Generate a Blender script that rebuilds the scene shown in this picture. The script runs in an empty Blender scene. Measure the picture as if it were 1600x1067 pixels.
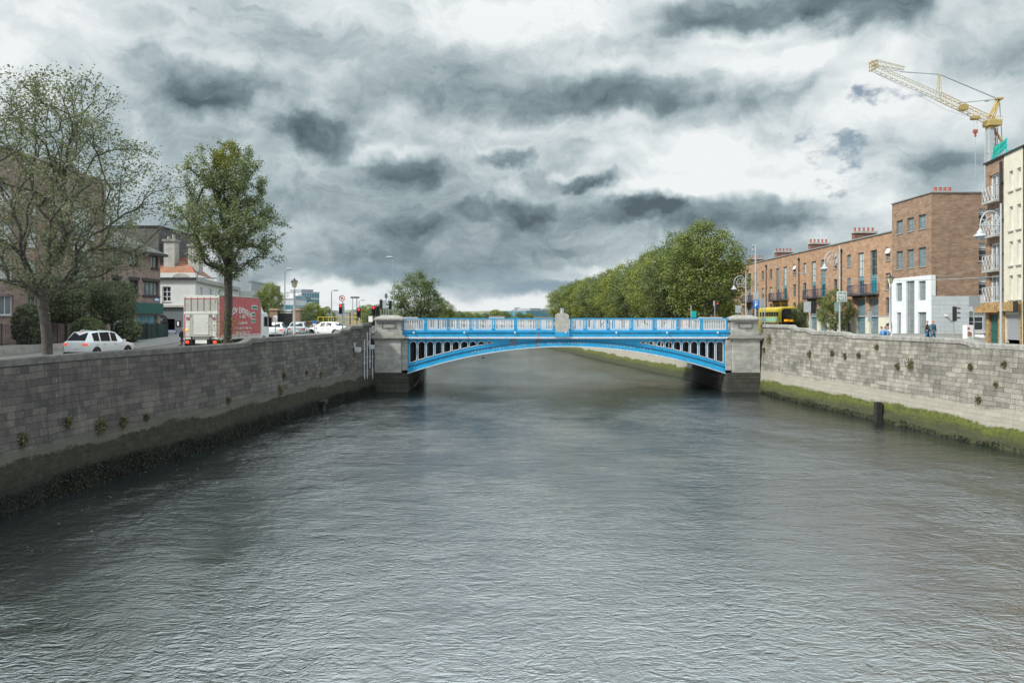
import bpy, math, random
import numpy as np
from mathutils import Vector, Matrix, noise
R = math.radians
random.seed(7); rng = np.random.default_rng(11)
SC = bpy.context.scene
COL = SC.collection

# ---------------------------------------------------------------- camera
F, HZ, CH = 1250.0, 497.0, 6.7            # focal length in photo pixels, horizon row, eye height above the water
cd = bpy.data.cameras.new('camera'); cam = bpy.data.objects.new('camera', cd); COL.objects.link(cam)
cam.location = (0, 0, CH); cam.rotation_euler = (R(90), 0, 0)
cd.sensor_width = 36; cd.lens = 36 * F / 1600; cd.shift_y = -(533.5 - HZ) / 1600
cd.clip_start = .1; cd.clip_end = 9000
SC.camera = cam
SC.view_settings.view_transform = 'Standard'; SC.view_settings.look = 'None'
SC.view_settings.exposure = 0.45; SC.view_settings.gamma = 1
SUN_EL, SUN_AZ = 42, -118                  # azimuth measured from +Y towards +X
# ---------------------------------------------------------------- sun
sd = bpy.data.lights.new('sun', 'SUN'); sd.energy = 3.2; sd.angle = R(5); sd.color = (1, .95, .86)
so = bpy.data.objects.new('sun', sd); COL.objects.link(so)
_sd = Vector((math.sin(R(SUN_AZ)) * math.cos(R(SUN_EL)), math.cos(R(SUN_AZ)) * math.cos(R(SUN_EL)), math.sin(R(SUN_EL))))
so.rotation_euler = _sd.to_track_quat('Z', 'Y').to_euler()
# ---------------------------------------------------------------- node helper
class NT:
    def __init__(s, tree): s.t = tree; s.n = tree.nodes; s.l = tree.links
    def add(s, typ, **kw):
        n = s.n.new(typ)
        for k, v in kw.items(): setattr(n, k, v)
        return n
    def put(s, sock, v):
        if v is None: return
        if hasattr(v, 'is_output') or isinstance(v, bpy.types.NodeSocket): s.l.new(v, sock)
        else: sock.default_value = v
    def math(s, op, a, b=None, c=None, clamp=False):
        n = s.add('ShaderNodeMath', operation=op, use_clamp=clamp)
        s.put(n.inputs[0], a); s.put(n.inputs[1], b); s.put(n.inputs[2], c); return n.outputs[0]
    def vmath(s, op, a, b=None):
        n = s.add('ShaderNodeVectorMath', operation=op); s.put(n.inputs[0], a); s.put(n.inputs[1], b)
        return n.outputs['Value'] if op == 'LENGTH' else n.outputs[0]
    def xyz(s, x, y, z=0.0):
        n = s.add('ShaderNodeCombineXYZ'); s.put(n.inputs[0], x); s.put(n.inputs[1], y); s.put(n.inputs[2], z); return n.outputs[0]
    def sep(s, v):
        n = s.add('ShaderNodeSeparateXYZ'); s.put(n.inputs[0], v); return n.outputs
    def noise(s, v, scale, detail=4, rough=.55, dist=0, color=False):
        n = s.add('ShaderNodeTexNoise'); s.put(n.inputs['Vector'], v)
        n.inputs['Scale'].default_value = scale; n.inputs['Detail'].default_value = detail
        n.inputs['Roughness'].default_value = rough; n.inputs['Distortion'].default_value = dist
        return n.outputs['Color' if color else 'Fac']
    def ramp(s, f, stops, interp='LINEAR'):
        n = s.add('ShaderNodeValToRGB'); n.color_ramp.interpolation = interp; s.put(n.inputs[0], f)
        e = n.color_ramp.elements
        while len(e) < len(stops): e.new(.5)
        for i, (p, c) in enumerate(stops):
            e[i].position = p; e[i].color = (*c, 1) if len(c) == 3 else c
        return n.outputs[0]
    def mix(s, f, a, b, blend='MIX'):
        n = s.add('ShaderNodeMix', data_type='RGBA', blend_type=blend); s.put(n.inputs[0], f)
        for q, v in ((6, a), (7, b)):
            if isinstance(v, tuple): v = (*v[:3], 1)
            s.put(n.inputs[q], v)
        return n.outputs[2]
    def step(s, v, a, b, lo=0., hi=1., kind='SMOOTHSTEP'):
        n = s.add('ShaderNodeMapRange', interpolation_type=kind)
        s.put(n.inputs[0], v); s.put(n.inputs[1], a); s.put(n.inputs[2], b); s.put(n.inputs[3], lo); s.put(n.inputs[4], hi)
        return n.outputs[0]
# ---------------------------------------------------------------- sky
W = bpy.data.worlds.new('World'); SC.world = W; W.use_nodes = True
w = NT(W.node_tree); w.n.clear()
tc = w.add('ShaderNodeTexCoord').outputs['Generated']
dx, dy, dz = w.sep(tc)
az = w.math('ARCTAN2', dx, dy); el = w.math('ARCSINE', dz)
n1 = w.vmath('SUBTRACT', w.noise(tc, 7, 5, .55, color=True), (.5, .5, .5))
n2 = w.vmath('SUBTRACT', w.noise(tc, 15, 5, .52, color=True), (.5, .5, .5))
n3 = w.vmath('SUBTRACT', w.noise(tc, 42, 5, .6, color=True), (.5, .5, .5))
wv = w.vmath('ADD', w.vmath('MULTIPLY', n3, (.022, .015, 0)), w.vmath('ADD', w.vmath('MULTIPLY', n1, (.14, .075, 0)), w.vmath('MULTIPLY', n2, (.060, .040, 0))))
V = w.vmath('ADD', w.xyz(az, el), wv)
zz = w.math('ADD', w.math('ABSOLUTE', dz), .30)
pc = w.xyz(w.math('DIVIDE', dx, zz), w.math('DIVIDE', dy, zz), 3.0)
fb = w.noise(pc, 1.25, 9, .6, .8)
fb2 = w.noise(w.vmath('ADD', pc, (7, 3, 1)), 3.2, 7, .56, .5)
L = w.math('ADD', w.math('MULTIPLY', w.math('SUBTRACT', fb, .5), .50), w.math('MULTIPLY', w.math('SUBTRACT', fb2, .5), .46))
L = w.math('ADD', L, .60)
def sky_pos(px, py):
    a = math.atan((px - 800) / F); return a, math.atan((HZ - py) / F * math.cos(a))
def blob(px, py, rx, ry, amp, edge=.5, power=None):
    a, e = sky_pos(px, py)
    v = w.vmath('MULTIPLY', w.vmath('SUBTRACT', V, (a, e, 0)), (F / rx / 1.0, F / ry, 0))
    return w.step(w.vmath('LENGTH', v), 1.35, edge, 0, amp)
BL = [  # dark cloud bellies and bright banks, each at its own bearing and height above the horizon
 (335,140,75,42,-.34),(215,115,110,42,-.20),(480,208,72,34,-.34),(500,62,120,34,-.16),(300,200,60,40,-.14),(628,262,62,27,-.24),
 (800,252,42,13,-.30),(822,325,52,30,-.34),(735,326,42,18,-.16),(912,284,34,12,-.24),(852,275,26,17,-.16),(680,130,140,48,-.14),
 (840,165,150,48,-.20),(1000,150,150,34,-.26),(1030,165,60,25,-.10),(1000,322,75,22,-.34),(1160,338,150,30,-.30),(1235,142,75,38,-.28),(1120,182,80,24,-.2),
 (1180,12,150,34,-.36),(1380,22,75,55,-.36),(1430,250,90,55,-.20),(1570,170,120,150,-.14),(520,375,380,100,-.21),(800,385,280,60,-.09),
 (900,385,60,10,-.10),(640,345,50,14,-.10),(1100,395,160,30,-.08),(560,160,60,30,-.08),
 (50,80,130,90,.22),(830,28,190,45,.20),(1190,95,110,55,.20),(1330,120,110,50,.26),(1440,190,130,55,.26),(1180,272,170,36,.26),
 (1030,300,95,15,.26),(640,22,190,40,.12),(650,476,280,28,.34,.75),(1000,480,200,18,.2,.7),(480,455,70,22,.22,.6),(930,425,120,15,.22),(1370,300,90,40,.24),(760,205,90,24,.10),(900,210,120,24,.10),(1050,240,120,26,.16)]
for b in BL:
    L = w.math('ADD', L, blob(*b))
    if b[4] <= -.24 and b[3] < 60: L = w.math('ADD', L, blob(b[0] - b[2]*.15, b[1] - b[3]*.95, b[2]*.9, b[3]*.5, .13)); L = w.math('ADD', L, blob(b[0] + b[2]*.1, b[1] + b[3]*.3, b[2]*.7, b[3]*.35, -.07))
fine = w.noise(w.vmath('ADD', w.vmath('MULTIPLY', V, (1, 1.5, 0)), (1, 9, 2)), 9, 7, .56, .6)
L = w.math('ADD', L, w.math('MULTIPLY', w.math('SUBTRACT', fine, .5), .42))
bv = w.vmath('ADD', w.vmath('MULTIPLY', V, (1, 1.7, 0)), (4, 2, 5))
bil = w.math('ABSOLUTE', w.math('SUBTRACT', w.noise(bv, 7.5, 8, .6, .25), .5))
bil2 = w.math('ABSOLUTE', w.math('SUBTRACT', w.noise(w.vmath('ADD', bv, (3, 8, 2)), 24, 7, .62, .2), .5))
L = w.math('ADD', L, w.math('ADD', w.math('MULTIPLY', w.math('SUBTRACT', .085, bil), .95), w.math('MULTIPLY', w.math('SUBTRACT', .08, bil2), .26)))
L = w.math('ADD', w.math('MULTIPLY', w.math('SUBTRACT', L, .56), 1.14), .565)
cc = w.ramp(L, [(.02, (.090, .125, .145)), (.28, (.19, .25, .28)), (.52, (.37, .45, .475)), (.72, (.58, .64, .66)), (.98, (.80, .83, .835))])
cc = w.mix(w.math('MULTIPLY', w.step(el, .16, .0), .12), cc, (.45, .52, .56))
hb = blob(860,452,170,18,.9,.35); hb = w.math('MAXIMUM', hb, blob(1120,400,120,26,.5)); hb = w.math('MAXIMUM', hb, blob(700,425,200,14,.45)); cc = w.mix(hb, cc, (.22, .31, .37))
g = None
for b in [(1325,240,52,34,.72),(1295,205,60,16,.62),(1395,143,50,18,.66),(1322,287,44,18,.8),(1310,160,46,12,.45),(1130,382,60,12,.3)]:
    q = blob(*b); g = q if g is None else w.math('MAXIMUM', g, q)
gap = w.step(w.math('ADD', g, w.math('MULTIPLY', w.math('SUBTRACT', w.noise(w.vmath('MULTIPLY', tc, (1, 1, 1.5)), 30, 6, .56, .0), .5), 3.0)), .50, 1.15, 0, .85)
sky = w.add('ShaderNodeTexSky', sky_type='NISHITA'); sky.sun_disc = False
sky.sun_elevation = R(SUN_EL); sky.sun_rotation = R(SUN_AZ); sky.air_density = 1.2; sky.dust_density = 1.0
bg1 = w.add('ShaderNodeBackground'); w.put(bg1.inputs[0], sky.outputs[0]); bg1.inputs[1].default_value = .05
bg2 = w.add('ShaderNodeBackground'); w.put(bg2.inputs[0], cc); w.put(bg2.inputs[1], w.step(el, .34, .80, .80, 2.2))  # cloud glow boosted overhead, above the view, to brighten water reflections and ambient light
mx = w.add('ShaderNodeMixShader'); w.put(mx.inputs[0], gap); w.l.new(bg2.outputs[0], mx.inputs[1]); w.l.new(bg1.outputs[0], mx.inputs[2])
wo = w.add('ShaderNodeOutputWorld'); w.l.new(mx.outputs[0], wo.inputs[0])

# ---------------------------------------------------------------- materials
M = {}
def mat(name, col, rough=.7, metal=0, var=.18, vscale=3.0, bump=0, bscale=20, emit=None, spec=.5, var2=0, streak=0, fade=None):
    m = bpy.data.materials.new(name); m.use_nodes = True; t = NT(m.node_tree)
    p = t.n['Principled BSDF']; p.inputs['Roughness'].default_value = rough; p.inputs['Metallic'].default_value = metal
    p.inputs['Specular IOR Level'].default_value = spec
    o = t.add('ShaderNodeTexCoord').outputs['Object']
    nz = t.noise(o, vscale, 5, .6)
    lo = tuple(c * (1 - var) for c in col); hi = tuple(min(1, c * (1 + var)) for c in col)
    c = t.ramp(nz, [(.3, lo), (.7, hi)])
    if var2:
        c = t.mix(t.step(t.noise(o, vscale * .22, 4, .7), .5, .72, 0, var2), c, tuple(x * .35 for x in col))
    if fade: c = t.mix(t.step(t.noise(o, 1.1, 5, .7), .48, .72, 0, .55), c, fade)
    if streak:
        s_ = t.noise(t.vmath('MULTIPLY', o, (5.5, 5.5, .55)), 1.0, 5, .7); c = t.mix(t.step(s_, .53, .74, 0, streak), c, tuple(x * .30 + .012 for x in col))
        c = t.mix(t.step(t.noise(t.vmath('MULTIPLY', o, (7, 7, 1.6)), 1.0, 4, .75), .70, .78, 0, .6), c, (.20, .11, .06))
    t.l.new(c, p.inputs['Base Color'])
    if bump:
        b = t.add('ShaderNodeBump'); b.inputs['Strength'].default_value = bump; b.inputs['Distance'].default_value = .02
        t.l.new(t.noise(o, bscale, 5, .6), b.inputs['Height']); t.l.new(b.outputs[0], p.inputs['Normal'])
    if emit: p.inputs['Emission Color'].default_value = (*emit[:3], 1); p.inputs['Emission Strength'].default_value = emit[3]
    M[name] = m; return m
def brick_mat(name, c1, c2, mortar, bw=.45, bh=.15, ms=.012, noisev=.25):
    m = bpy.data.materials.new(name); m.use_nodes = True; t = NT(m.node_tree); p = t.n['Principled BSDF']
    o = t.add('ShaderNodeTexCoord').outputs['Object']; x, y, z = t.sep(o)
    v = t.xyz(t.math('ADD', x, y), z)
    b = t.add('ShaderNodeTexBrick'); t.put(b.inputs['Vector'], v); b.inputs['Scale'].default_value = 1
    b.inputs['Brick Width'].default_value = bw; b.inputs['Row Height'].default_value = bh; b.inputs['Mortar Size'].default_value = ms
    b.inputs['Color1'].default_value = (*c1, 1); b.inputs['Color2'].default_value = (*c2, 1); b.inputs['Mortar'].default_value = (*mortar, 1)
    nz = t.noise(t.vmath('MULTIPLY', o, (1, 1, 2.2)), .9, 6, .65)
    c = t.mix(1.0, b.outputs['Color'], t.ramp(nz, [(.3, (1 - noisev,) * 3), (.7, (1 + noisev,) * 3)]), 'MULTIPLY')
    st = t.noise(t.xyz(t.math('MULTIPLY', t.math('ADD', x, y), 1.3), t.math('MULTIPLY', z, .12)), 1.0, 4, .6)
    c = t.mix(t.step(st, .52, .75, 0, .3), c, tuple(q * .45 for q in c1))
    t.l.new(c, p.inputs['Base Color']); p.inputs['Roughness'].default_value = .85
    bp = t.add('ShaderNodeBump'); bp.inputs['Strength'].default_value = .3; bp.inputs['Distance'].default_value = .01
    t.l.new(b.outputs['Fac'], bp.inputs['Height']); bp.invert = True; t.l.new(bp.outputs[0], p.inputs['Normal'])
    M[name] = m; return m
brick_mat('brick_orange', (.43, .265, .165), (.32, .185, .11), (.36, .29, .23))
brick_mat('brick_brown', (.31, .20, .135), (.21, .13, .085), (.27, .22, .18))
brick_mat('brick_purple', (.34, .24, .21), (.25, .17, .145), (.26, .23, .215))
brick_mat('brick_chimney', (.25, .11, .08), (.18, .08, .06), (.22, .17, .15))
brick_mat('block_white', (.68, .71, .74), (.63, .66, .69), (.62, .64, .66), .9, .42, .015, .05)
brick_mat('block_grey', (.50, .53, .56), (.47, .50, .53), (.36, .38, .41), 1.8, .42, .02, .06)
brick_mat('slate', (.13, .125, .12), (.09, .088, .088), (.05, .05, .05), .35, .22, .015)
brick_mat('orange_tile', (.36, .17, .09), (.27, .12, .07), (.13, .07, .05), .30, .24, .03)
brick_mat('pier_stone', (.36, .355, .33), (.25, .247, .23), (.27, .265, .25), 1.05, .42, .012, .28)
mat('render_cream', (.60, .58, .48), .85, var=.07, vscale=1.5, var2=.15)
mat('render_white', (.60, .61, .60), .85, var=.06, vscale=1.2, var2=.15)
mat('render_grey', (.13, .145, .165), .8, var=.12, vscale=1.5)
mat('stone_trim', (.38, .37, .345), .85, var=.22, vscale=2.5, bump=.4, var2=.5)
mat('stone_cap', (.27, .265, .24), .9, var=.25, vscale=4, bump=.6, bscale=14, var2=.5)
mat('coping_dark', (.125, .118, .110), .92, var=.35, vscale=3, bump=.7, bscale=12, var2=.5)
mat('coping_light', (.25, .243, .225), .92, var=.35, vscale=3, bump=.7, bscale=12, var2=.5)
mat('asphalt', (.06, .062, .066), .9, var=.2, vscale=2, bump=.3, bscale=40)
mat('paving', (.20, .196, .188), .9, var=.2, vscale=2)
mat('ground_earth', (.16, .16, .14), .95, var=.3, vscale=.2)
mat('kerb', (.34, .335, .32), .85)
mat('white_paint', (.78, .79, .80), .6, var=.06)
mat('bridge_navy', (.005, .07, .15), .6)
mat('bridge_blue', (.012, .295, .56), .5, var=.16, vscale=1.6, var2=.12, bump=.25, bscale=9, streak=.5, fade=(.05, .33, .56))
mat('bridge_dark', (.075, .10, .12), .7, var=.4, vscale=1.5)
mat('bridge_white', (.55, .57, .60), .6, var=.14, vscale=3, var2=.25, streak=.5)
mat('rail_white', (.66, .69, .74), .5, var=.08, vscale=3)
mat('rust', (.30, .13, .05), .9, var=.4, vscale=9)
mat('glass_dark', (.030, .036, .042), .09, var=.3, vscale=.7, spec=.5)
mat('glass_pale', (.22, .25, .27), .10, var=.35, vscale=1.1, spec=.9)
mat('curtain', (.52, .53, .52), .35, var=.25, vscale=2.5, spec=.8)
mat('glass_teal', (.07, .20, .25), .10, var=.4, vscale=.35, spec=.9)
mat('frame_white', (.72, .73, .75), .5, var=.05)
mat('frame_teal', (.13, .26, .32), .5, var=.15)
mat('door_teal', (.008, .20, .28), .4, var=.1)
mat('frame_dark', (.045, .04, .038), .6, var=.2)
mat('sill', (.30, .28, .25), .85, var=.15)
mat('metal_grey', (.34, .37, .39), .45, .3, var=.1)
mat('metal_pale', (.52, .55, .57), .45, .2, var=.1)
mat('metal_dark', (.035, .037, .04), .5, .3, var=.2)
mat('iron_balcony', (.07, .075, .13), .5, .2)
mat('fence_green', (.028, .055, .052), .6, var=.2)
mat('plastic_black', (.012, .012, .013), .4, var=.1)
mat('lamp_glass', (.55, .50, .34), .25, var=.1)
mat('red_light', (.5, .02, .01), .4, emit=(1, .04, .03, 2.0))
mat('red_lens', (.42, .02, .015), .25, var=.1)
mat('tail_lit', (.6, .05, .02), .3, emit=(1, .10, .04, .55))
mat('orange_text', (.8, .35, .02), .4, emit=(1, .42, .02, .9))
mat('off_lens', (.02, .03, .025), .3)
mat('car_white', (.80, .82, .84), .16, var=.02, spec=.7)
mat('car_silver', (.50, .53, .56), .22, .5, var=.03)
mat('car_red', (.30, .02, .02), .2, var=.03)
mat('truck_white', (.66, .67, .64), .5, var=.08, vscale=1.5, var2=.2)
mat('truck_grey', (.42, .41, .38), .6, var=.12)
mat('truck_red', (.48, .115, .12), .55, var=.18, vscale=2.2, bump=.3, bscale=4, streak=.25, fade=(.42, .12, .12))
mat('decal_white', (.80, .78, .78), .5, var=.05)
mat('decal_green', (.03, .22, .14), .5, var=.05)
mat('bus_yellow', (.58, .46, .05), .3, var=.05)
mat('bus_teal', (.32, .58, .46), .35, var=.12)
mat('sign_blue', (.005, .16, .50), .4, var=.04)
mat('sign_teal', (.0, .42, .42), .4, var=.04)
mat('sign_back', (.40, .43, .45), .5, .2, var=.1)
mat('sign_green', (.22, .32, .30), .5, var=.1)
mat('shop_green', (.015, .10, .085), .5, var=.1)
mat('shop_sign', (.36, .23, .10), .7, var=.5, vscale=5)
mat('shutter', (.36, .38, .41), .5, .2, var=.08)
mat('timber_black', (.012, .012, .011), .8, var=.4, bump=.5)
mat('crane_yellow', (.42, .31, .11), .5, var=.2)
mat('crane_pale', (.44, .42, .30), .5, var=.2)
mat('net_green', (.03, .42, .32), .7, var=.3)
mat('terracotta', (.36, .10, .07), .8)
mat('lamp_silver', (.44, .47, .49), .4, .2, var=.08)
mat('skin', (.48, .27, .19), .6, var=.05)
mat('hair_dark', (.035, .022, .016), .8)
mat('hair_grey', (.30, .26, .23), .8)
mat('cloth_black', (.018, .02, .022), .85, var=.25, vscale=9)
mat('cloth_blue', (.09, .19, .27), .85, var=.2, vscale=7)
mat('cloth_jeans', (.03, .14, .26), .9, var=.25, vscale=9)
mat('cloth_check', (.13, .28, .50), .85, var=.6, vscale=10)
mat('cloth_white', (.62, .64, .68), .85, var=.1)
mat('cloth_brown', (.09, .06, .05), .85, var=.3, vscale=9)
mat('cloth_pink', (.32, .12, .16), .85)
mat('office_grey', (.29, .31, .335), .6, var=.1, vscale=.4)
mat('office_white', (.55, .58, .62), .6, var=.1, vscale=.3)
mat('office_tan', (.45, .33, .20), .7, var=.12, vscale=.3)
mat('yellow_paint', (.50, .38, .03), .5, var=.15)
mat('floating_fleck', (.2, .19, .14), .7, var=.4)
mat('gull_white', (.6, .6, .6), .7)

def leaf_mat(name, a, b, trans=.35):
    m = bpy.data.materials.new(name); m.use_nodes = True; t = NT(m.node_tree); t.n.clear()
    g_ = t.add('ShaderNodeNewGeometry').outputs['Random Per Island']
    o = t.add('ShaderNodeTexCoord').outputs['Object']
    f = t.math('ADD', t.math('MULTIPLY', g_, .55), t.math('MULTIPLY', t.step(t.noise(o, .75, 3, .6), .35, .65), .45))
    c = t.mix(f, a, b)
    d = t.add('ShaderNodeBsdfPrincipled'); t.l.new(c, d.inputs['Base Color']); d.inputs['Roughness'].default_value = .6; d.inputs['Specular IOR Level'].default_value = .25
    tr = t.add('ShaderNodeBsdfTranslucent'); t.l.new(t.mix(1.0, c, (1.2, 1.25, .6), 'MULTIPLY'), tr.inputs[0])
    x = t.add('ShaderNodeMixShader'); x.inputs[0].default_value = trans; t.l.new(d.outputs[0], x.inputs[1]); t.l.new(tr.outputs[0], x.inputs[2])
    o2 = t.add('ShaderNodeOutputMaterial'); t.l.new(x.outputs[0], o2.inputs[0]); M[name] = m
leaf_mat('leaf_grey', (.085, .10, .075), (.25, .27, .20))
leaf_mat('leaf_maple', (.08, .11, .065), (.25, .28, .15))
leaf_mat('leaf_plane', (.075, .11, .035), (.24, .27, .085))
leaf_mat('leaf_plane_dark', (.06, .09, .045), (.19, .23, .10))
leaf_mat('leaf_plane_lime', (.10, .135, .03), (.30, .32, .085))
leaf_mat('leaf_young', (.09, .12, .02), (.25, .24, .05))
leaf_mat('leaf_hedge', (.065, .09, .065), (.25, .28, .17), .2)
leaf_mat('leaf_weed', (.09, .095, .055), (.26, .23, .15))
leaf_mat('leaf_seaweed', (.004, .005, .004), (.022, .023, .013), .05)
mat('car_glass', (.028, .03, .033), .3, var=.1, spec=.12)
mat('bark', (.085, .078, .070), .95, var=.35, vscale=5, bump=.9, bscale=9)
mat('bark_dark', (.05, .046, .04), .95, var=.35, vscale=5, bump=.6, bscale=9)

# quay wall: UV u = metres along the wall, v = metres above the water
def quay_mat(name, c1, c2, mortar, moss, weed, band, moss_top, band_top, weed_top):
    m = bpy.data.materials.new(name); m.use_nodes = True; t = NT(m.node_tree); p = t.n['Principled BSDF']
    uv = t.add('ShaderNodeUVMap').outputs[0]
    o = t.add('ShaderNodeTexCoord').outputs['Object']
    j = t.vmath('MULTIPLY', t.vmath('SUBTRACT', t.noise(uv, .55, 3, .6, color=True), (.5, .5, .5)), (.25, .16, 0))
    j2 = t.vmath('MULTIPLY', t.vmath('SUBTRACT', t.noise(uv, 5, 3, .6, color=True), (.5, .5, .5)), (.03, .03, 0))
    v = t.vmath('ADD', t.vmath('ADD', uv, j), j2)
    u_, v_, _ = t.sep(uv)
    bs = []
    for (bw, bh, sq, off) in ((.62, .262, .72, .43), (.92, .262, 1.35, .55)):
        b = t.add('ShaderNodeTexBrick'); t.put(b.inputs['Vector'], v); b.inputs['Scale'].default_value = 1; b.offset = off; b.squash = sq; b.squash_frequency = 3
        b.inputs['Brick Width'].default_value = bw; b.inputs['Row Height'].default_value = bh; b.inputs['Mortar Size'].default_value = .013
        b.inputs['Mortar Smooth'].default_value = .5
        b.inputs['Color1'].default_value = (*c1, 1); b.inputs['Color2'].default_value = (*c2, 1); b.inputs['Mortar'].default_value = (*mortar, 1); bs.append(b)
    b = bs[0]
    # pick per course which of the two coursings is used
    row = t.math('FLOOR', t.math('DIVIDE', t.sep(v)[1], .262))
    wn = t.add('ShaderNodeTexWhiteNoise', noise_dimensions='1D'); t.put(wn.inputs['W'], row)
    sel = t.math('GREATER_THAN', wn.outputs['Value'], .45)
    c = t.mix(sel, bs[0].outputs['Color'], bs[1].outputs['Color'])
    fac = t.math('ADD', t.math('MULTIPLY', bs[0].outputs['Fac'], t.math('SUBTRACT', 1.0, sel)), t.math('MULTIPLY', bs[1].outputs['Fac'], sel))
    big = t.noise(uv, .35, 5, .6); mid = t.noise(t.vmath('MULTIPLY', uv, (1, .25, 1)), 2.2, 5, .65); fi = t.noise(uv, 11, 5, .7)
    c = t.mix(1.0, c, t.ramp(big, [(.3, (.74, .74, .74)), (.7, (1.25, 1.24, 1.2))]), 'MULTIPLY')
    c = t.mix(1.0, c, t.ramp(mid, [(.32, (.72, .72, .72)), (.68, (1.2, 1.2, 1.2))]), 'MULTIPLY')
    c = t.mix(1.0, c, t.ramp(fi, [(.3, (.72, .72, .72)), (.7, (1.25, 1.25, 1.25))]), 'MULTIPLY')
    stn = t.noise(t.vmath('MULTIPLY', uv, (2.6, .28, 1)), 1.0, 5, .65)
    c = t.mix(t.step(stn, .55, .72, 0, .55), c, tuple(q * .42 for q in c2)); c = t.mix(t.step(stn, .40, .27, 0, .40), c, tuple(min(1, q * 1.7) for q in c1))
    # lichen spots
    sp = t.step(t.noise(uv, 3.3, 6, .75), .60, .68, 0, .55)
    c = t.mix(sp, c, tuple(min(1, q * 1.9) for q in c1))
    dk = t.step(t.noise(t.vmath('ADD', uv, (31, 7, 0)), 1.5, 6, .75), .60, .72, 0, .6)
    c = t.mix(dk, c, tuple(q * .3 for q in c2))
    edge = t.math('MULTIPLY', t.math('SUBTRACT', t.noise(t.vmath('MULTIPLY', uv, (.22, .6, 1)), 1.0, 4, .6), .5), 1.3)
    edge2 = t.math('MULTIPLY', t.math('SUBTRACT', t.noise(uv, 5, 4, .7), .5), .45)
    hv = t.math('ADD', v_, t.math('ADD', edge, edge2))
    c = t.mix(t.step(hv, band_top + .12, band_top - .10, 0, .8), c, t.mix(fi, tuple(q * .8 for q in band), tuple(q * 1.2 for q in band)))
    mossc = t.mix(t.step(t.noise(uv, 2.3, 6, .7), .35, .66), moss, tuple(q * .38 for q in moss))
    mossc = t.mix(t.step(fi, .45, .75, 0, .6), mossc, tuple(q * 1.9 for q in moss))
    c = t.mix(t.step(hv, moss_top + .08, moss_top - .10, 0, .93), c, mossc)
    c = t.mix(t.step(hv, weed_top + .35, weed_top - .2, 0, .92), c, t.mix(fi, tuple(q * .5 for q in weed), tuple(q * 2.2 for q in weed)))
    t.l.new(c, p.inputs['Base Color'])
    t.put(p.inputs['Roughness'], t.step(v_, .05, .6, .35, .92)); p.inputs['Specular IOR Level'].default_value = .3
    h = t.math('ADD', t.math('MULTIPLY', fac, -1.0), t.math('ADD', t.math('MULTIPLY', fi, .7), t.math('MULTIPLY', mid, .5)))
    bp = t.add('ShaderNodeBump'); bp.inputs['Strength'].default_value = .75; bp.inputs['Distance'].default_value = .03
    t.l.new(h, bp.inputs['Height']); t.l.new(bp.outputs[0], p.inputs['Normal'])
    M[name] = m
quay_mat('quay_left', (.142, .131, .122), (.072, .066, .064), (.066, .062, .06), (.034, .035, .020), (.010, .010, .009), (.105, .10, .08), 1.7, 2.1, .75)
quay_mat('quay_right', (.300, .287, .255), (.165, .158, .140), (.095, .09, .08), (.085, .104, .010), (.036, .040, .022), (.31, .295, .25), 1.25, 2.05, .62)
# water
WD = .058
def water_mat():
    m = bpy.data.materials.new('river_water'); m.use_nodes = True; t = NT(m.node_tree); p = t.n['Principled BSDF']
    o = t.add('ShaderNodeTexCoord').outputs['Object']
    p.inputs['Base Color'].default_value = (.012, .018, .018, 1); p.inputs['Roughness'].default_value = .085
    p.inputs['IOR'].default_value = 5.2; p.inputs['Specular IOR Level'].default_value = .5
    wv = t.vmath('ADD', o, t.vmath('MULTIPLY', t.noise(o, .35, 3, .5, color=True), (1.2, 1.2, 0)))
    a = t.noise(t.vmath('MULTIPLY', wv, (.8, 1.45, 1)), 2.5, 3, .5, .6)
    b = t.noise(t.vmath('MULTIPLY', wv, (.9, 1.5, 1)), 5.0, 3, .55, .5)
    c = t.noise(wv, 17, 3, .6)
    rdg = lambda q: t.math('SUBTRACT', 1.0, t.math('ABSOLUTE', t.math('SUBTRACT', t.math('MULTIPLY', q, 3.0), 1.5)))
    a = t.math('MULTIPLY', rdg(a), .45); b = t.math('MULTIPLY', rdg(b), .40)
    sw = t.noise(t.vmath('MULTIPLY', o, (.6, 1.3, 1)), .8, 4, .6, .5)
    pw = t.step(t.noise(t.vmath('MULTIPLY', o, (.11, .06, 1)), 1.0, 5, .65), .36, .64, .38, 1.45)
    h = t.math('ADD', t.math('MULTIPLY', a, .85), t.math('ADD', t.math('MULTIPLY', b, .42), t.math('MULTIPLY', c, .11)))
    h = t.math('ADD', t.math('MULTIPLY', h, pw), t.math('MULTIPLY', sw, .75))
    bp = t.add('ShaderNodeBump'); bp.inputs['Strength'].default_value = 1.0; bp.inputs['Distance'].default_value = WD
    t.l.new(h, bp.inputs['Height']); t.l.new(bp.outputs[0], p.inputs['Normal']); M['water'] = m
water_mat()

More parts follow.
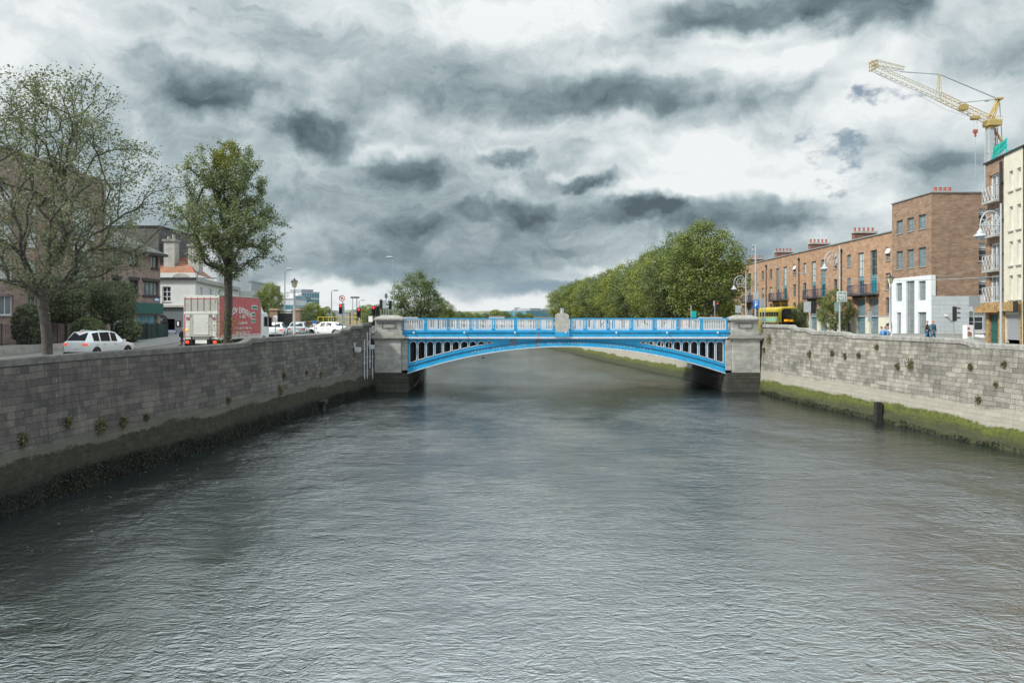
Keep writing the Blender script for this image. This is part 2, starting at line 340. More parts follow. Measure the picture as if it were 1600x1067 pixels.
# ---------------------------------------------------------------- mesh helpers
class MB:
    def __init__(s): s.v = []; s.f = []; s.mi = []; s.uv = []; s.M = None; s.cur = 0
    def vert(s, p):
        if s.M is not None: p = s.M @ Vector(p)
        s.v.append((p[0], p[1], p[2])); return len(s.v) - 1
    def poly(s, pts, uv=None):
        i = [s.vert(p) for p in pts]; s.f.append(i); s.mi.append(s.cur); s.uv.append(uv)
        return s
    def box(s, a, b, taper=0):
        x0, y0, z0 = (min(a[k], b[k]) for k in range(3)); x1, y1, z1 = (max(a[k], b[k]) for k in range(3)); t = taper
        i = [s.vert(p) for p in ((x0,y0,z0),(x1,y0,z0),(x1,y1,z0),(x0,y1,z0),(x0+t,y0+t,z1),(x1-t,y0+t,z1),(x1-t,y1-t,z1),(x0+t,y1-t,z1))]
        for q in ((3,2,1,0),(4,5,6,7),(0,1,5,4),(1,2,6,5),(2,3,7,6),(3,0,4,7)):
            s.f.append([i[k] for k in q]); s.mi.append(s.cur); s.uv.append(None)
        return s
    def cyl(s, p0, p1, r0, r1=None, n=8, caps=True):
        r1 = r0 if r1 is None else r1
        p0 = Vector(p0); p1 = Vector(p1); d = p1 - p0
        if d.length < 1e-6: return s
        q = d.to_track_quat('Z', 'Y'); ax, ay = q @ Vector((1,0,0)), q @ Vector((0,1,0)); A = []; B = []
        for k in range(n):
            t = 2 * math.pi * k / n; o = ax * math.cos(t) + ay * math.sin(t)
            A.append(s.vert(p0 + o * r0)); B.append(s.vert(p1 + o * r1))
        for k in range(n):
            j = (k + 1) % n; s.f.append([A[k], A[j], B[j], B[k]]); s.mi.append(s.cur); s.uv.append(None)
        if caps:
            s.f.append(A[::-1]); s.mi.append(s.cur); s.uv.append(None); s.f.append(B); s.mi.append(s.cur); s.uv.append(None)
        return s
    def tube(s, pts, r, n=6):
        rs = r if isinstance(r, (list, tuple)) else [r] * len(pts)
        for k in range(len(pts) - 1): s.cyl(pts[k], pts[k+1], rs[k], rs[k+1], n)
        return s
    def lathe(s, prof, c=(0,0,0), n=16):       # prof: (r, z)
        rows = []
        for r, z in prof: rows.append([s.vert((c[0] + r * math.cos(2*math.pi*k/n), c[1] + r * math.sin(2*math.pi*k/n), c[2] + z)) for k in range(n)])
        for a, b in zip(rows, rows[1:]):
            for k in range(n):
                j = (k+1) % n; s.f.append([a[k], a[j], b[j], b[k]]); s.mi.append(s.cur); s.uv.append(None)
        s.f.append(rows[0][::-1]); s.mi.append(s.cur); s.uv.append(None); s.f.append(rows[-1]); s.mi.append(s.cur); s.uv.append(None)
        return s
    def prism(s, pts, off):                    # extrude polygon by vector
        off = Vector(off); a = [s.vert(p) for p in pts]; b = [s.vert(Vector(p) + off) for p in pts]; n = len(pts)
        s.f.append(a[::-1]); s.f.append(b); s.mi += [s.cur]*2; s.uv += [None]*2
        for k in range(n):
            j = (k+1) % n; s.f.append([a[k], a[j], b[j], b[k]]); s.mi.append(s.cur); s.uv.append(None)
        return s
    def mesh(s, name, mats, smooth=False):
        me = bpy.data.meshes.new(name); me.from_pydata(s.v, [], s.f)
        for mm in (mats if isinstance(mats, (list, tuple)) else [mats]): me.materials.append(M[mm] if isinstance(mm, str) else mm)
        me.polygons.foreach_set('material_index', s.mi)
        if any(u is not None for u in s.uv):
            l = me.uv_layers.new(name='UVMap'); k = 0
            for f, u in zip(s.f, s.uv):
                for q in range(len(f)):
                    l.data[k].uv = u[q] if u is not None else (0, 0); k += 1
        if smooth: me.shade_smooth()
        me.update(); return me
    def split(s, name, mats, parent=None, **k):
        # one object per separate piece
        g = list(range(len(s.v)))
        def fd(i):
            while g[i] != i: g[i] = g[g[i]]; i = g[i]
            return i
        for f in s.f:
            for q in f[1:]: g[fd(q)] = fd(f[0])
        by = {}
        for n_, f in enumerate(s.f): by.setdefault(fd(f[0]), []).append(n_)
        for fs in by.values():
            m = MB(); mp = {}
            for n_ in fs:
                for q in s.f[n_]:
                    if q not in mp: mp[q] = len(m.v); m.v.append(s.v[q])
                m.f.append([mp[q] for q in s.f[n_]]); m.mi.append(s.mi[n_]); m.uv.append(s.uv[n_])
            o = m.build(name, mats, parent, **k)
        return o
    def build(s, name, mats, parent=None, loc=(0,0,0), rz=0, smooth=False, bevel=0):
        o = bpy.data.objects.new(name, s.mesh(name, mats, smooth)); COL.objects.link(o); o.parent = parent; o.location = loc; o.rotation_euler.z = rz
        if bevel:
            b = o.modifiers.new('bevel', 'BEVEL'); b.width = bevel; b.segments = 2; b.limit_method = 'ANGLE'
        return o
def tag(o, label=None, cat=None, group=None, kind=None):
    if label: o['label'] = label
    if cat: o['category'] = cat
    if group: o['group'] = group
    if kind: o['kind'] = kind
    return o
def empty(name, loc=(0,0,0), rz=0, label=None, cat=None, group=None):
    o = bpy.data.objects.new(name, None); o.empty_display_size = .3; COL.objects.link(o); o.location = loc; o.rotation_euler = (0,0,rz)
    return tag(o, label, cat, group)
def inst(name, me, parent, loc, rz=0):
    o = bpy.data.objects.new(name, me); COL.objects.link(o); o.parent = parent; o.location = loc; o.rotation_euler.z = rz; return o
CH_OF = {}
def copy_tree(o, parent=None):
    c = o.copy(); COL.objects.link(c); c.parent = parent
    for ch in list(o.children): copy_tree(ch, c)
    return c
def P(px, py, Y): return Vector(((px - 800) * Y / F, Y, CH - (py - HZ) * Y / F))
def X(px, Y): return (px - 800) * Y / F
def Z(py, Y): return CH - (py - HZ) * Y / F
def text(s, size, loc, rot, name, matn, parent, ext=.01, align='CENTER', sx=1, bold=0, kind=None):
    c = bpy.data.curves.new(name, 'FONT'); c.body = s; c.size = size; c.extrude = ext; c.align_x = align; c.align_y = 'CENTER'; c.offset = bold
    t = bpy.data.objects.new('tmp', c); COL.objects.link(t)
    dg = bpy.context.evaluated_depsgraph_get(); me = bpy.data.meshes.new_from_object(t.evaluated_get(dg)); bpy.data.objects.remove(t)
    me.materials.clear(); me.materials.append(M[matn]); o = bpy.data.objects.new(name, me); COL.objects.link(o)
    o.parent = parent; o.location = loc; o.rotation_euler = rot; o.scale = (sx, 1, 1); return o
# ================================================================ SETTING
def catmull(pts, step=.5):
    pts = [Vector((*p, 0)) for p in pts]; out = []
    e = [pts[0]*2 - pts[1]] + pts + [pts[-1]*2 - pts[-2]]
    for i in range(1, len(e) - 2):
        a, b, c, d = e[i-1:i+3]; n = max(1, int((c - b).length / step))
        for k in range(n):
            t = k / n
            out.append(.5 * ((2*b) + (c - a)*t + (2*a - 5*b + 4*c - d)*t*t + (3*b - a - 3*c + d)*t**3))
    out.append(pts[-1]); return out
LW = [(-18.8,-14),(-18.3,10),(-17.3,27.1),(-16.9,33.1),(-15.7,40.9),(-14.9,48.5),(-14.2,55.5),(-13.4,63),(-12.35,72.6)]
RW = [(27.6,-14),(26.7,20),(25.2,39.3),(24.7,43.2),(24.0,51.4),(22.85,62.5),(22.5,68),(22.35,72.6)]
LF = [(-12.2,86.2),(-11.6,105),(-14,130),(-20,180),(-30,260),(-62,380),(-140,470)]
RF = [(19.6,86.2),(16.2,112),(12,149.5),(8.4,180),(2,240),(-22,330),(-90,420)]
def lerp(tab, y):
    if y <= tab[0][0]: return tab[0][1]
    for (a, u), (b, v) in zip(tab, tab[1:]):
        if y <= b: return u + (v - u) * (y - a) / (b - a)
    return tab[-1][1]
GL = [(30,4.05),(50,4.08),(60,4.35),(70,4.95),(78,5.2),(88,5.1),(110,4.7),(160,4.3),(600,4.2)]
GR = [(35,4.2),(50,4.35),(62,4.65),(70,5.0),(78,5.2),(88,4.9),(110,4.2),(160,4.2),(600,4.2)]
def gl(y): return lerp(GL, y)
def gr(y): return lerp(GR, y)
# ground: one sheet with the river channel left open
def bank_x(y, side):
    tab = [(p[1], p[0]) for p in ((LW + LF) if side < 0 else (RW + RF))]
    return lerp(tab, y) + side * .55
mb = MB(); ys = [-400, -60, -14] + list(range(0, 72, 6)) + [72.6, 78, 86.2, 90] + list(range(96, 330, 9)) + [345, 380, 420]
for a, b in zip(ys, ys[1:]):
    for side, g in ((-1, gl), (1, gr)):
        xa, xb = bank_x(a, side), bank_x(b, side)
        q = [(-2500 if side < 0 else xa, a, g(a)), (xa if side < 0 else 2500, a, g(a)), (xb if side < 0 else 2500, b, g(b)), (-2500 if side < 0 else xb, b, g(b))]
        mb.poly(q)
mb.poly([(-2500,420,4.2),(2500,420,4.2),(2500,6000,4.2),(-2500,6000,4.2)])
tag(mb.build('ground', 'ground_earth'), kind='structure')
mb = MB(); mb.poly([(-260,-60,0),(260,-60,0),(260,520,0),(-260,520,0)])
tag(mb.build('river_water', 'water'), kind='structure')

def normals(line):
    out = []
    for i, p in enumerate(line):
        t = (line[min(i+1, len(line)-1)] - line[max(i-1, 0)]).normalized(); out.append(Vector((t.y, -t.x, 0)))
    return out
def strip(name, pts, side, o0, o1, g, dz, matn, step=2.0):
    line = catmull(pts, step); nr = normals(line); mb = MB(); rows = []
    for p, n in zip(line, nr):
        n = n * side; z = g(p.y) + dz; rows.append([p + n * o0 + Vector((0,0,z)), p + n * o1 + Vector((0,0,z))])
    for a, b in zip(rows, rows[1:]):
        mb.poly([a[0], a[1], b[1], b[0]] if side > 0 else [a[1], a[0], b[0], b[1]])
        if name == 'pavement':
            for q in (0, 1): mb.poly([a[q], b[q], b[q] - Vector((0,0,.13)), a[q] - Vector((0,0,.13))])
    return tag(mb.build(name, matn), kind='structure')
strip('road', LW, -1, .6, 18.5, gl, .012, 'asphalt'); strip('pavement', LW, -1, .9, 3.6, gl, .13, 'paving')
strip('pavement', LW, -1, 14.2, 18.4, gl, .13, 'paving')
strip('road', RW, 1, .6, 15.5, gr, .012, 'asphalt'); strip('pavement', RW, 1, .9, 3.4, gr, .13, 'paving')
strip('pavement', RW, 1, 11.3, 15.5, gr, .13, 'paving')
strip('road', RF, 1, 3.0, 13, gr, .012, 'asphalt', 6); strip('road', LF, -1, 3.0, 14, gl, .012, 'asphalt', 6)
mb = MB()
for a, b in zip(range(28, 70, 6), range(31, 73, 6)):
    xa, xb = bank_x(a, -1) - 7.6, bank_x(b, -1) - 7.6
    mb.poly([(xa-.06,a,gl(a)+.03),(xa+.06,a,gl(a)+.03),(xb+.06,b,gl(b)+.03),(xb-.06,b,gl(b)+.03)])
    xa, xb = bank_x(a, 1) + 7, bank_x(b, 1) + 7
    mb.poly([(xa-.06,a,gr(a)+.03),(xa+.06,a,gr(a)+.03),(xb+.06,b,gr(b)+.03),(xb-.06,b,gr(b)+.03)])
tag(mb.build('road_marking', 'white_paint'), kind='structure')

# ---------------------------------------------------------------- quay walls
TOPL = [(-14,5.28),(46.3,5.28),(46.9,5.36),(47.2,5.50),(63.3,5.50),(63.7,5.60),(63.9,5.76),(66.2,5.76),(66.4,5.9),(66.6,6.04),(69.7,6.04),(70.0,6.25),(72.6,6.25)]
TOPR = [(-14,5.36),(43.6,5.36),(43.8,5.46),(44.3,5.55),(56.6,5.55),(56.9,5.62),(57.4,5.72),(62.3,5.72),(62.6,5.82),(63.0,5.92),(65.6,5.92),(65.8,6.0),(66.2,6.14),(72.6,6.14)]
def quay(name, pts, side, top, matn, copn, label, cat, bulge=0, step=.4, ragged=1):
    root = empty(name, (pts[0][0], pts[0][1], 0)); tag(root, label, cat)
    base = Vector((pts[0][0], pts[0][1], 0))
    line = catmull(pts, step); nr = normals(line); s = 0; rows = []; crow = []
    zs = [-.8, -.3, 0, .15, .3, .45, .6, .8, 1.0, 1.3, 1.6, 1.9, 2.2, 2.8, 3.4, 4.0, 4.5]
    ss = []
    for i, p in enumerate(line):
        if i: s += (p - line[i-1]).length
        ss.append(s); n = nr[i] * side; zt = lerp(top, p.y); r = []
        for z in zs + [zt - .27]:
            d = .42 * max(0, z) / 5.3 - bulge * max(0, 1 - z / 1.9) * .5
            if ragged:
                d += (noise.noise(Vector((s * .9, z * 2.2, side * 9))) * .035 + noise.noise(Vector((s * 2.7, z * 4, 3))) * .02)
                if z < 1.4: d += bulge * .35 * noise.noise(Vector((s * 2.1, z * 2.5, 5))) * (1.4 - z)
            r.append((p + n * d + Vector((0, 0, z)), (s, z)))
        rows.append(r)
        jj = noise.noise(Vector((s * .8, 0, 7))) * .02
        j2 = noise.noise(Vector((s * 3.1, 5, 7))) * .008
        prof = [(.36 + j2, zt-.27), (.36 + j2, zt-.05), (.41, zt + jj*.6), (.86, zt + jj*.6), (.92, zt-.05), (.92, lerp(GL if side < 0 else GR, p.y) - .3)]
        crow.append([p + n * d + Vector((0, 0, z)) for d, z in prof])
    mb = MB()
    for a, b in zip(rows, rows[1:]):
        for k in range(len(a) - 1):
            q = [a[k], b[k], b[k+1], a[k+1]]
            if side > 0: q = q[::-1]
            mb.poly([v - base for v, _ in q], [u for _, u in q])
    mb.build('wall_face', matn, root, smooth=False)
    mb = MB()
    for i, (a, b) in enumerate(zip(crow, crow[1:])):
        for k in range(len(a) - 1):
            q = [a[k], b[k], b[k+1], a[k+1]]
            if side > 0: q = q[::-1]
            mb.poly([v - base for v in q])
    for e in (crow[0], crow[-1]): mb.poly([v - base for v in e])
    mb.build('coping', copn, root)
    return line, nr, ss
lineL, nrL, sL = quay('quay_wall', LW, -1, TOPL, 'quay_left', 'coping_dark', 'dark grey stone river wall on the left bank with black seaweed at its foot', 'river wall', bulge=.35)
lineR, nrR, sR = quay('quay_wall', RW, 1, TOPR, 'quay_right', 'coping_light', 'pale grey stone river wall on the right bank with bright green moss low down', 'river wall', bulge=.12)
quay('quay_wall', LF, -1, [(80,5.9),(600,5.4)], 'quay_left', 'coping_dark', 'left bank river wall beyond the blue bridge, seen past the left abutment', 'river wall', .15, 2, 0)
quay('quay_wall', RF, 1, [(80,4.9),(120,4.2),(600,4.4)], 'quay_right', 'coping_light', 'right bank river wall beyond the blue bridge, vivid green and seen under its arch', 'river wall', .15, 1.5, 0)
# seaweed at the foot of the left wall
def clumps(name, line, nr, side, y0, y1, zr, count, size, matn, label, out=.16, width=.1):
    mb = MB(); idx = [i for i, p in enumerate(line) if y0 <= p.y <= y1]
    for _ in range(count):
        i = random.choice(idx[:-1]); t = random.random(); p = line[i].lerp(line[i+1], t); n = nr[i] * side; tg = Vector((-n.y, n.x, 0))
        z = zr[0] + (zr[1] - zr[0]) * random.random() ** 1.7; sz = size * (.5 + random.random())
        z += noise.noise(Vector((p.x * .5, p.y * .5, 2))) * .25
        c = p + Vector((0, 0, z)) - n * (out * max(0, 1 - z / 1.9) + width * random.random() - .42 * max(0, z) / 5.3)
        a = random.uniform(-.7, .7); d = (tg * math.sin(a) + Vector((0, 0, -math.cos(a)))) * sz; u = (tg * math.cos(a) + Vector((0,0,math.sin(a)))) * sz * .4; o = -n * sz * random.uniform(0, .6)
        mb.poly([c - u * .5, c + d * .5 - u + o, c + d + o * .5, c + d * .6 + u + o])
    o = mb.build(name, matn); tag(o, label, 'seaweed', kind='stuff'); return o
clumps('seaweed', lineL, nrL, -1, 12, 72, (-.05, .8), 24000, .09, 'leaf_seaweed', 'black bladder seaweed hanging along the foot of the left river wall', .22, .08)
clumps('seaweed', lineR, nrR, 1, 14, 72, (-.05, .35), 3500, .09, 'leaf_seaweed', 'thin dark weed fringe at the waterline of the right river wall', .08, .04)
mb = MB()
for _ in range(150):
    y = random.uniform(15, 66); x = bank_x(y, -1) + .9 + abs(random.gauss(0, 3.2)) if random.random() < .7 else random.uniform(-12, 20); r = random.uniform(.012, .035) * (1 + y / 60)
    if y < 60 or abs(x) < 9: mb.poly([(x + r*math.cos(t)*random.uniform(.6,1.3), y + r*math.sin(t), .012) for t in (0,1.2,2.5,3.8,5.1)])
tag(mb.build('foam_flecks', 'floating_fleck'), 'pale flecks of foam and leaf litter floating near the left wall', 'foam', kind='stuff')
# weeds rooted in the walls
def on_wall(px, py, side):
    line, nr = (lineL, nrL) if side < 0 else (lineR, nrR); best = None
    for p, n in zip(line, nr):
        if p.y < 12: continue
        for d in (.2,):
            q = p + n * side * d; x = 800 + q.x / q.y * F
            if best is None or abs(x - px) < best[0]: best = (abs(x - px), p, n * side)
    _, p, n = best; z = Z(py, p.y); return p + n * (.42 * max(0, z) / 5.3) + Vector((0, 0, z)), n
def weed(px, py, side, size, label):
    c, n = on_wall(px, py, side); mb = MB(); tg = Vector((-n.y, n.x, 0))
    for _ in range(int(90 + size * 160)):
        a = random.uniform(0, 2 * math.pi); r = random.random() ** .6 * size * .5
        b = Vector((0, 0, 0)) + tg * math.cos(a) * r * .8 + Vector((0, 0, math.sin(a) * r)) - n * random.random() * size * .35
        l = .06 + random.random() * .09; d = Vector((random.uniform(-1,1), random.uniform(-1,1), random.uniform(-.6,1))).normalized() * l
        e = d.cross(Vector((random.random(), random.random(), 1))).normalized() * l * .3
        mb.poly([b, b + d * .5 + e, b + d, b + d * .5 - e])
    mb.cyl(n * -.02, n * .12, size * .28, size * .12, 7)
    o = mb.build('wall_weed', 'leaf_weed', loc=c); tag(o, label, 'weed', 'weeds rooted in the river walls')
for px, py, s, l in [(153,664,.75,'largest tuft of weed low on the left river wall'),(193,660,.5,'tuft of weed just right of the largest one on the left wall'),(40,687,.5,'grey tuft of weed at the far left of the left river wall'),
    (107,660,.4,'small tuft of weed left of the largest tuft on the left wall'),(230,652,.3,'smallest tuft low on the left river wall, rightmost of the low row'),(435,609,.7,'weed tuft on the left wall where the seaweed band narrows'),
    (443,587,.35,'little weed above the mid-wall tuft on the left wall'),(353,626,.35,'small weed on the left wall just above the dark moss'),(478,582,.3,'small weed high on the far part of the left wall'),
    (501,585,.35,'rightmost small weed high on the left wall')]: weed(px, py, -1, s, l)
for px, py, s, l in [(1200,532,1.1,'broad dark green weed beside the right bridge pier'),(1192,547,.5,'small weed under the broad one beside the right bridge pier'),(1263,554,.6,'bushy weed high on the right wall, left end of the row'),
    (1300,553,.5,'second weed from the left in the row high on the right wall'),(1317,557,.5,'brown weed hanging in the middle of the right wall row'),(1342,556,.4,'fourth weed along the row high on the right wall'),
    (1365,543,.4,'weed just below the parapet of the right wall'),(1419,571,.75,'largest weed on the nearer part of the right wall'),(1400,573,.45,'weed just left of the largest on the right wall'),
    (1513,574,.4,'weed below the parapet step of the right wall'),(1563,570,.35,'rightmost small weed high on the right wall'),(1530,625,.4,'weed low down on the right wall above the pale band'),(1556,602,.3,'small weed at mid height near the right edge')]: weed(px, py, 1, s, l)
# timber fender post on the right
c, n = on_wall(1383, 650, 1)
mb = MB(); mb.box((-.20,-.2,-1.5),(.20,.2,1.28)); mb.box((-.235,-.1,.5),(.235,.26,.6))
o = mb.build('fender_post', 'timber_black', loc=(c.x - .30, c.y, 0), bevel=.03); tag(o, 'black timber fender post standing in the water against the right wall', 'fender post')
# outfall on the left wall
c, n = on_wall(495, 628, -1)
mb = MB(); mb.box((-.45,-.5,-.1),(.5,.5,.12)); mb.box((-.3,-.35,-.75),(.35,.35,-.1)); o = mb.build('outfall', 'timber_black', loc=(c.x + .1, c.y, c.z), bevel=.03)
tag(o, 'black drain outfall ledge low on the left wall near the bridge', 'outfall')
# pipes, floodlights near left pier
root = empty('wall_pipes', (-12.6, 70.6, 0), label='pale conduit pipes climbing the left wall beside the bridge pier', cat='pipes')
for px, y0, y1 in ((572,519,612),(567,530,600),(576,512,575),(581,540,610)):
    p, n = on_wall(px, 560, -1); mb = MB(); mb.cyl((0,0,Z(y1,p.y)),(0,0,Z(y0,p.y)),.045,n=8)
    for k in range(3): mb.box((-.09,-.03,Z(y1,p.y)+.6+k*1.2),(.09,.08,Z(y1,p.y)+.68+k*1.2))
    o = mb.build('pipe', 'metal_pale', root, loc=(p.x + .16 - root.location.x, p.y - root.location.y, 0))
for px, py, l in ((555,545,'grey floodlight housing on the left wall, the one farther from the bridge'),(577,541,'grey floodlight housing on the left wall nearest the bridge pier')):
    p, n = on_wall(px, py, -1); mb = MB(); mb.box((-.02,-.3,-.25),(.4,.3,.12)); mb.box((-.15,-.06,-.05),(-.02,.06,.5)); mb.poly([(.41,-.27,-.22),(.41,.27,-.22),(.41,.27,.09),(.41,-.27,.09)])
    tag(mb.build('floodlight', 'metal_pale', loc=p + Vector((.1,0,0)), bevel=.02), l, 'floodlight', 'floodlights on the left wall')

# ---------------------------------------------------------------- bridge
BY, BB, BC = 73.0, 86.0, 4.965; HS = 14.485
S = BY / F
bridge = empty('bridge', (BC, BY, 0), label='sky blue cast iron arch bridge with white railings between grey stone piers', cat='bridge')
def blo(u): return 4.13 - 2.45 * u * u            # arch soffit, u = -1..1
def bup(u): return blo(u) + .60 - .12 * (1 - abs(u))
DZ = 4.83                                         # underside of the deck
opens = []
for sgn in (-1, 1):
    for k in range(10): opens.append(sgn * (HS - .50 - k * .777))
def opening_at(x):
    for c in opens:
        if abs(x - c) < .305: return c
    return None
OT = 4.57
def op_top(x, c): return OT - .305 + math.sqrt(max(0, .305**2 - (x - c)**2))
def op_bot(x): u = x / HS; return bup(u) + .28
def web(name, y, matn, parent, th=.09, arch_mat=None):
    mb = MB(); xs = set([-HS, HS]); k = -HS
    while k < HS: xs.add(k); k += .25
    for c in opens:
        for j in range(13): xs.add(c + .305 * (-1 + j / 6))
    xs = sorted(xs)
    for a, b in zip(xs, xs[1:]):
        if b - a < 1e-4: continue
        c = opening_at((a + b) / 2); za, zb = bup(a / HS) - .03, bup(b / HS) - .03
        segs = [(za, zb, DZ, DZ)]
        if c is not None:
            ta, tb = op_top(a, c), op_top(b, c); ba, bb_ = op_bot(a), op_bot(b)
            if max(ta, tb) > min(ba, bb_):
                segs = [(za, zb, ba, bb_), (max(ta, ba), max(tb, bb_), DZ, DZ)]
        for (p, q, r, s_) in segs:
            for yy, fl in ((y, 0), (y + th, 1)):
                v = [(a, yy, p), (b, yy, q), (b, yy, s_), (a, yy, r)]; mb.poly(v[::-1] if fl else v)
            mb.poly([(a,y,r),(b,y,s_),(b,y+th,s_),(a,y+th,r)]); mb.poly([(a,y+th,p),(b,y+th,q),(b,y,q),(a,y,p)])
    return mb.build(name, matn, parent)
web('spandrel_plate', 0, 'bridge_blue', bridge)
def arch_sweep(name, y0, y1, lo, hi, matn, parent, n=90):
    mb = MB()
    for i in range(n):
        a, b = -1 + 2 * i / n, -1 + 2 * (i + 1) / n; A = a * HS; B = b * HS
        l0, l1, h0, h1 = lo(a), lo(b), hi(a), hi(b)
        mb.poly([(A,y0,l0),(B,y0,l1),(B,y0,h1),(A,y0,h0)]); mb.poly([(A,y1,h0),(B,y1,h1),(B,y1,l1),(A,y1,l0)])
        mb.poly([(A,y0,h0),(B,y0,h1),(B,y1,h1),(A,y1,h0)]); mb.poly([(A,y1,l0),(B,y1,l1),(B,y0,l1),(A,y0,l0)])
    mb.poly([(-HS,y0,lo(-1)),(-HS,y0,hi(-1)),(-HS,y1,hi(-1)),(-HS,y1,lo(-1))]); mb.poly([(HS,y0,lo(1)),(HS,y1,lo(1)),(HS,y1,hi(1)),(HS,y0,hi(1))])
    return mb.build(name, matn, parent)
arch_sweep('arch_rib', -.10, .30, blo, lambda u: bup(u) - .02, 'bridge_blue', bridge)
arch_sweep('arch_moulding', -.17, -.09, lambda u: bup(u) - .075, lambda u: bup(u) - .01, 'bridge_navy', bridge)
arch_sweep('arch_flange', -.20, .55, lambda u: blo(u) - .05, lambda u: blo(u) + .012, 'bridge_white', bridge)
mb = MB()
for c in opens:                                   # white beads round every opening
    pts = []
    for j in range(15):
        t = math.pi * j / 14; pts.append((c + .315 * math.cos(t), OT - .305 + .315 * math.sin(t)))
    pts = [(x, z) for x, z in pts if z > op_bot(x) - .02]
    if len(pts) < 3: continue
    xl, xr = pts[-1][0], pts[0][0]
    pts = [(xr, op_bot(xr))] + pts + [(xl, op_bot(xl))]
    pts.append(pts[0])
    mb = MB(); mb.tube([(x, -.02, z) for x, z in pts], .034, 4); mb.build('opening_bead', 'bridge_white', bridge)
mb = MB()                                         # lugs over the pillars
for c in opens:
    if abs(c) > 7: mb.cyl((c + math.copysign(.388, c), -.12, DZ - .14), (c + math.copysign(.388, c), -.02, DZ - .14), .07, n=8)
mb.split('lug', 'bridge_dark', bridge)
for k, yy in enumerate((2.4, 4.6, 6.8, 9.0, 11.2)):
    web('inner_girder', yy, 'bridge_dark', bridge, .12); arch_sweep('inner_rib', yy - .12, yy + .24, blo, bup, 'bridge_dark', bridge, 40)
web('rear_spandrel_plate', 12.9, 'bridge_blue', bridge); arch_sweep('rear_arch_rib', 12.7, 13.1, blo, bup, 'bridge_blue', bridge)
mb = MB()
for k in range(9):                                # cross bracing columns
    for sgn in (-1, 1):
        x = sgn * (HS - .3 - k * .777)
        if k < 5: mb.box((x - .05, .5, bup(x / HS)), (x + .05, 12.5, bup(x / HS) + .12))
mb.split('cross_bracing', 'metal_pale', bridge)
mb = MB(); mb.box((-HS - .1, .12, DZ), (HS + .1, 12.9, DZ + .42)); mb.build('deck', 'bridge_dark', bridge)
mb = MB(); mb.box((-HS - .2, -.34, DZ + .01), (HS + .2, .10, DZ + .16)); mb.build('deck_edge', 'bridge_white', bridge)
mb = MB(); mb.box((-HS - .5, -.24, DZ + .165), (HS + .5, .2, DZ + .58)); mb.box((-HS - .5, -.34, DZ + .58), (HS + .5, .26, DZ + .655))
k = -HS
while k < HS: mb.cyl((k, -.29, DZ + .52), (k, -.24, DZ + .52), .035, n=6); k += .3
mb.build('fascia', 'bridge_blue', bridge)
mb = MB()
for k in range(7):
    x = -HS + .6 + k * 4.6; mb.lathe([(.05,0),(.09,.05),(.09,.14),(.03,.2)], (x, -.40, DZ + .44), 8)
mb.split('fascia_light', 'metal_pale', bridge)
mb = MB(); mb.box((-HS - .4, 12.85, DZ + .01), (HS + .4, 13.2, DZ + .62)); mb.build('rear_fascia', 'bridge_blue', bridge)
mb = MB(); mb.box((-HS - .4, .26, DZ + .42), (HS + .4, 12.85, DZ + .50)); mb.build('carriageway', 'asphalt', bridge)
mb = MB()
for x, w_ in ((-7.3,.05),(-7.0,.05),(-5.0,.1),(-4.0,.06)): pass
for px, y0, y1 in ((800,528,541),(804,527,540),(797,532,540),(838,527,541),(841,516,526),(842,530,542),(845,528,534),(981,518,522),(984,518,522),(1140-3,520,524)):
    x = X(px, BY) - BC; zt, zb = Z(y0, BY), Z(y1, BY); yy = -.245 if zt > DZ + .17 else -.01
    if zb < bup(x / HS): yy = -.105
    mb.box((x - .03, yy - .008, zb), (x + .03, yy, zt))
mb.split('rust_stain', 'rust', bridge)
def arch_text(s, pa, pb):
    for i, ch in enumerate(s):
        if ch == ' ': continue
        px = pa + (pb - pa) * i / (len(s) - 1); x = X(px, BY) - BC; u = x / HS
        sl = math.atan(-4.9 * u / HS)
        text(ch, .21, (x, -.115, blo(u) + .29), (R(90), -sl, 0), 'raised_letter', 'bridge_white', bridge, .006)
arch_text('ROBERT DAGLISH JUN', 738, 820); arch_text('ST HELENS FOUNDRY', 842, 917); arch_text('LANCASHIRE 1858', 944, 1016)
# railings
def railing(y, name):
    rail = MB(); z0, z1 = DZ + .66, 6.70
    rail.box((-HS - .55, y - .07, z1 - .09), (HS + .4, y + .07, z1)); rail.box((-HS - .55, y - .06, z0), (HS + .4, y + .06, z0 + .12))
    ro = rail.build(name, 'bridge_blue', bridge)
    segs = [(632,662),(668,697.5),(703.5,733),(738.5,768),(774,803),(808.5,838),(845,863)]
    segs += [(893,911),(917.5,947),(953,983),(989,1019),(1026,1056),(1062.5,1093),(1098.5,1134)]
    for a, b in segs:
        xa, xb = X(a, BY) - BC, X(b, BY) - BC; mb = MB(); ze, zt = z0 + .14, z1 - .12
        mb.box((xa, y - .03, ze), (xa + .05, y + .03, zt)); mb.box((xb - .05, y - .03, ze), (xb, y + .03, zt))
        mb.box((xa, y - .028, ze), (xb, y + .028, ze + .06)); mb.box((xa, y - .028, zt - .04), (xb, y + .028, zt))
        n = max(5, round((xb - xa) / .158))
        for i in range(1, n): x = xa + (xb - xa) * i / n; mb.box((x - .026, y - .02, ze + .06), (x + .026, y + .02, zt - .04))
        mb.build('baluster_panel', 'rail_white', ro)
        pm = MB()
        for x, f_ in ((xa - .12, xa - .14), (xb + .02, xb)):
            pm = MB(); pm.box((x, y - .055, z0 + .161), (x + .10, y + .055, z1 - .09)); pm.box((f_, y - .09, z0 - .06), (f_ + .14, y + .09, z0 + .16)); pm.build('rail_post', 'bridge_blue', ro)
railing(-.02, 'front_railing'); railing(12.95, 'rear_railing')
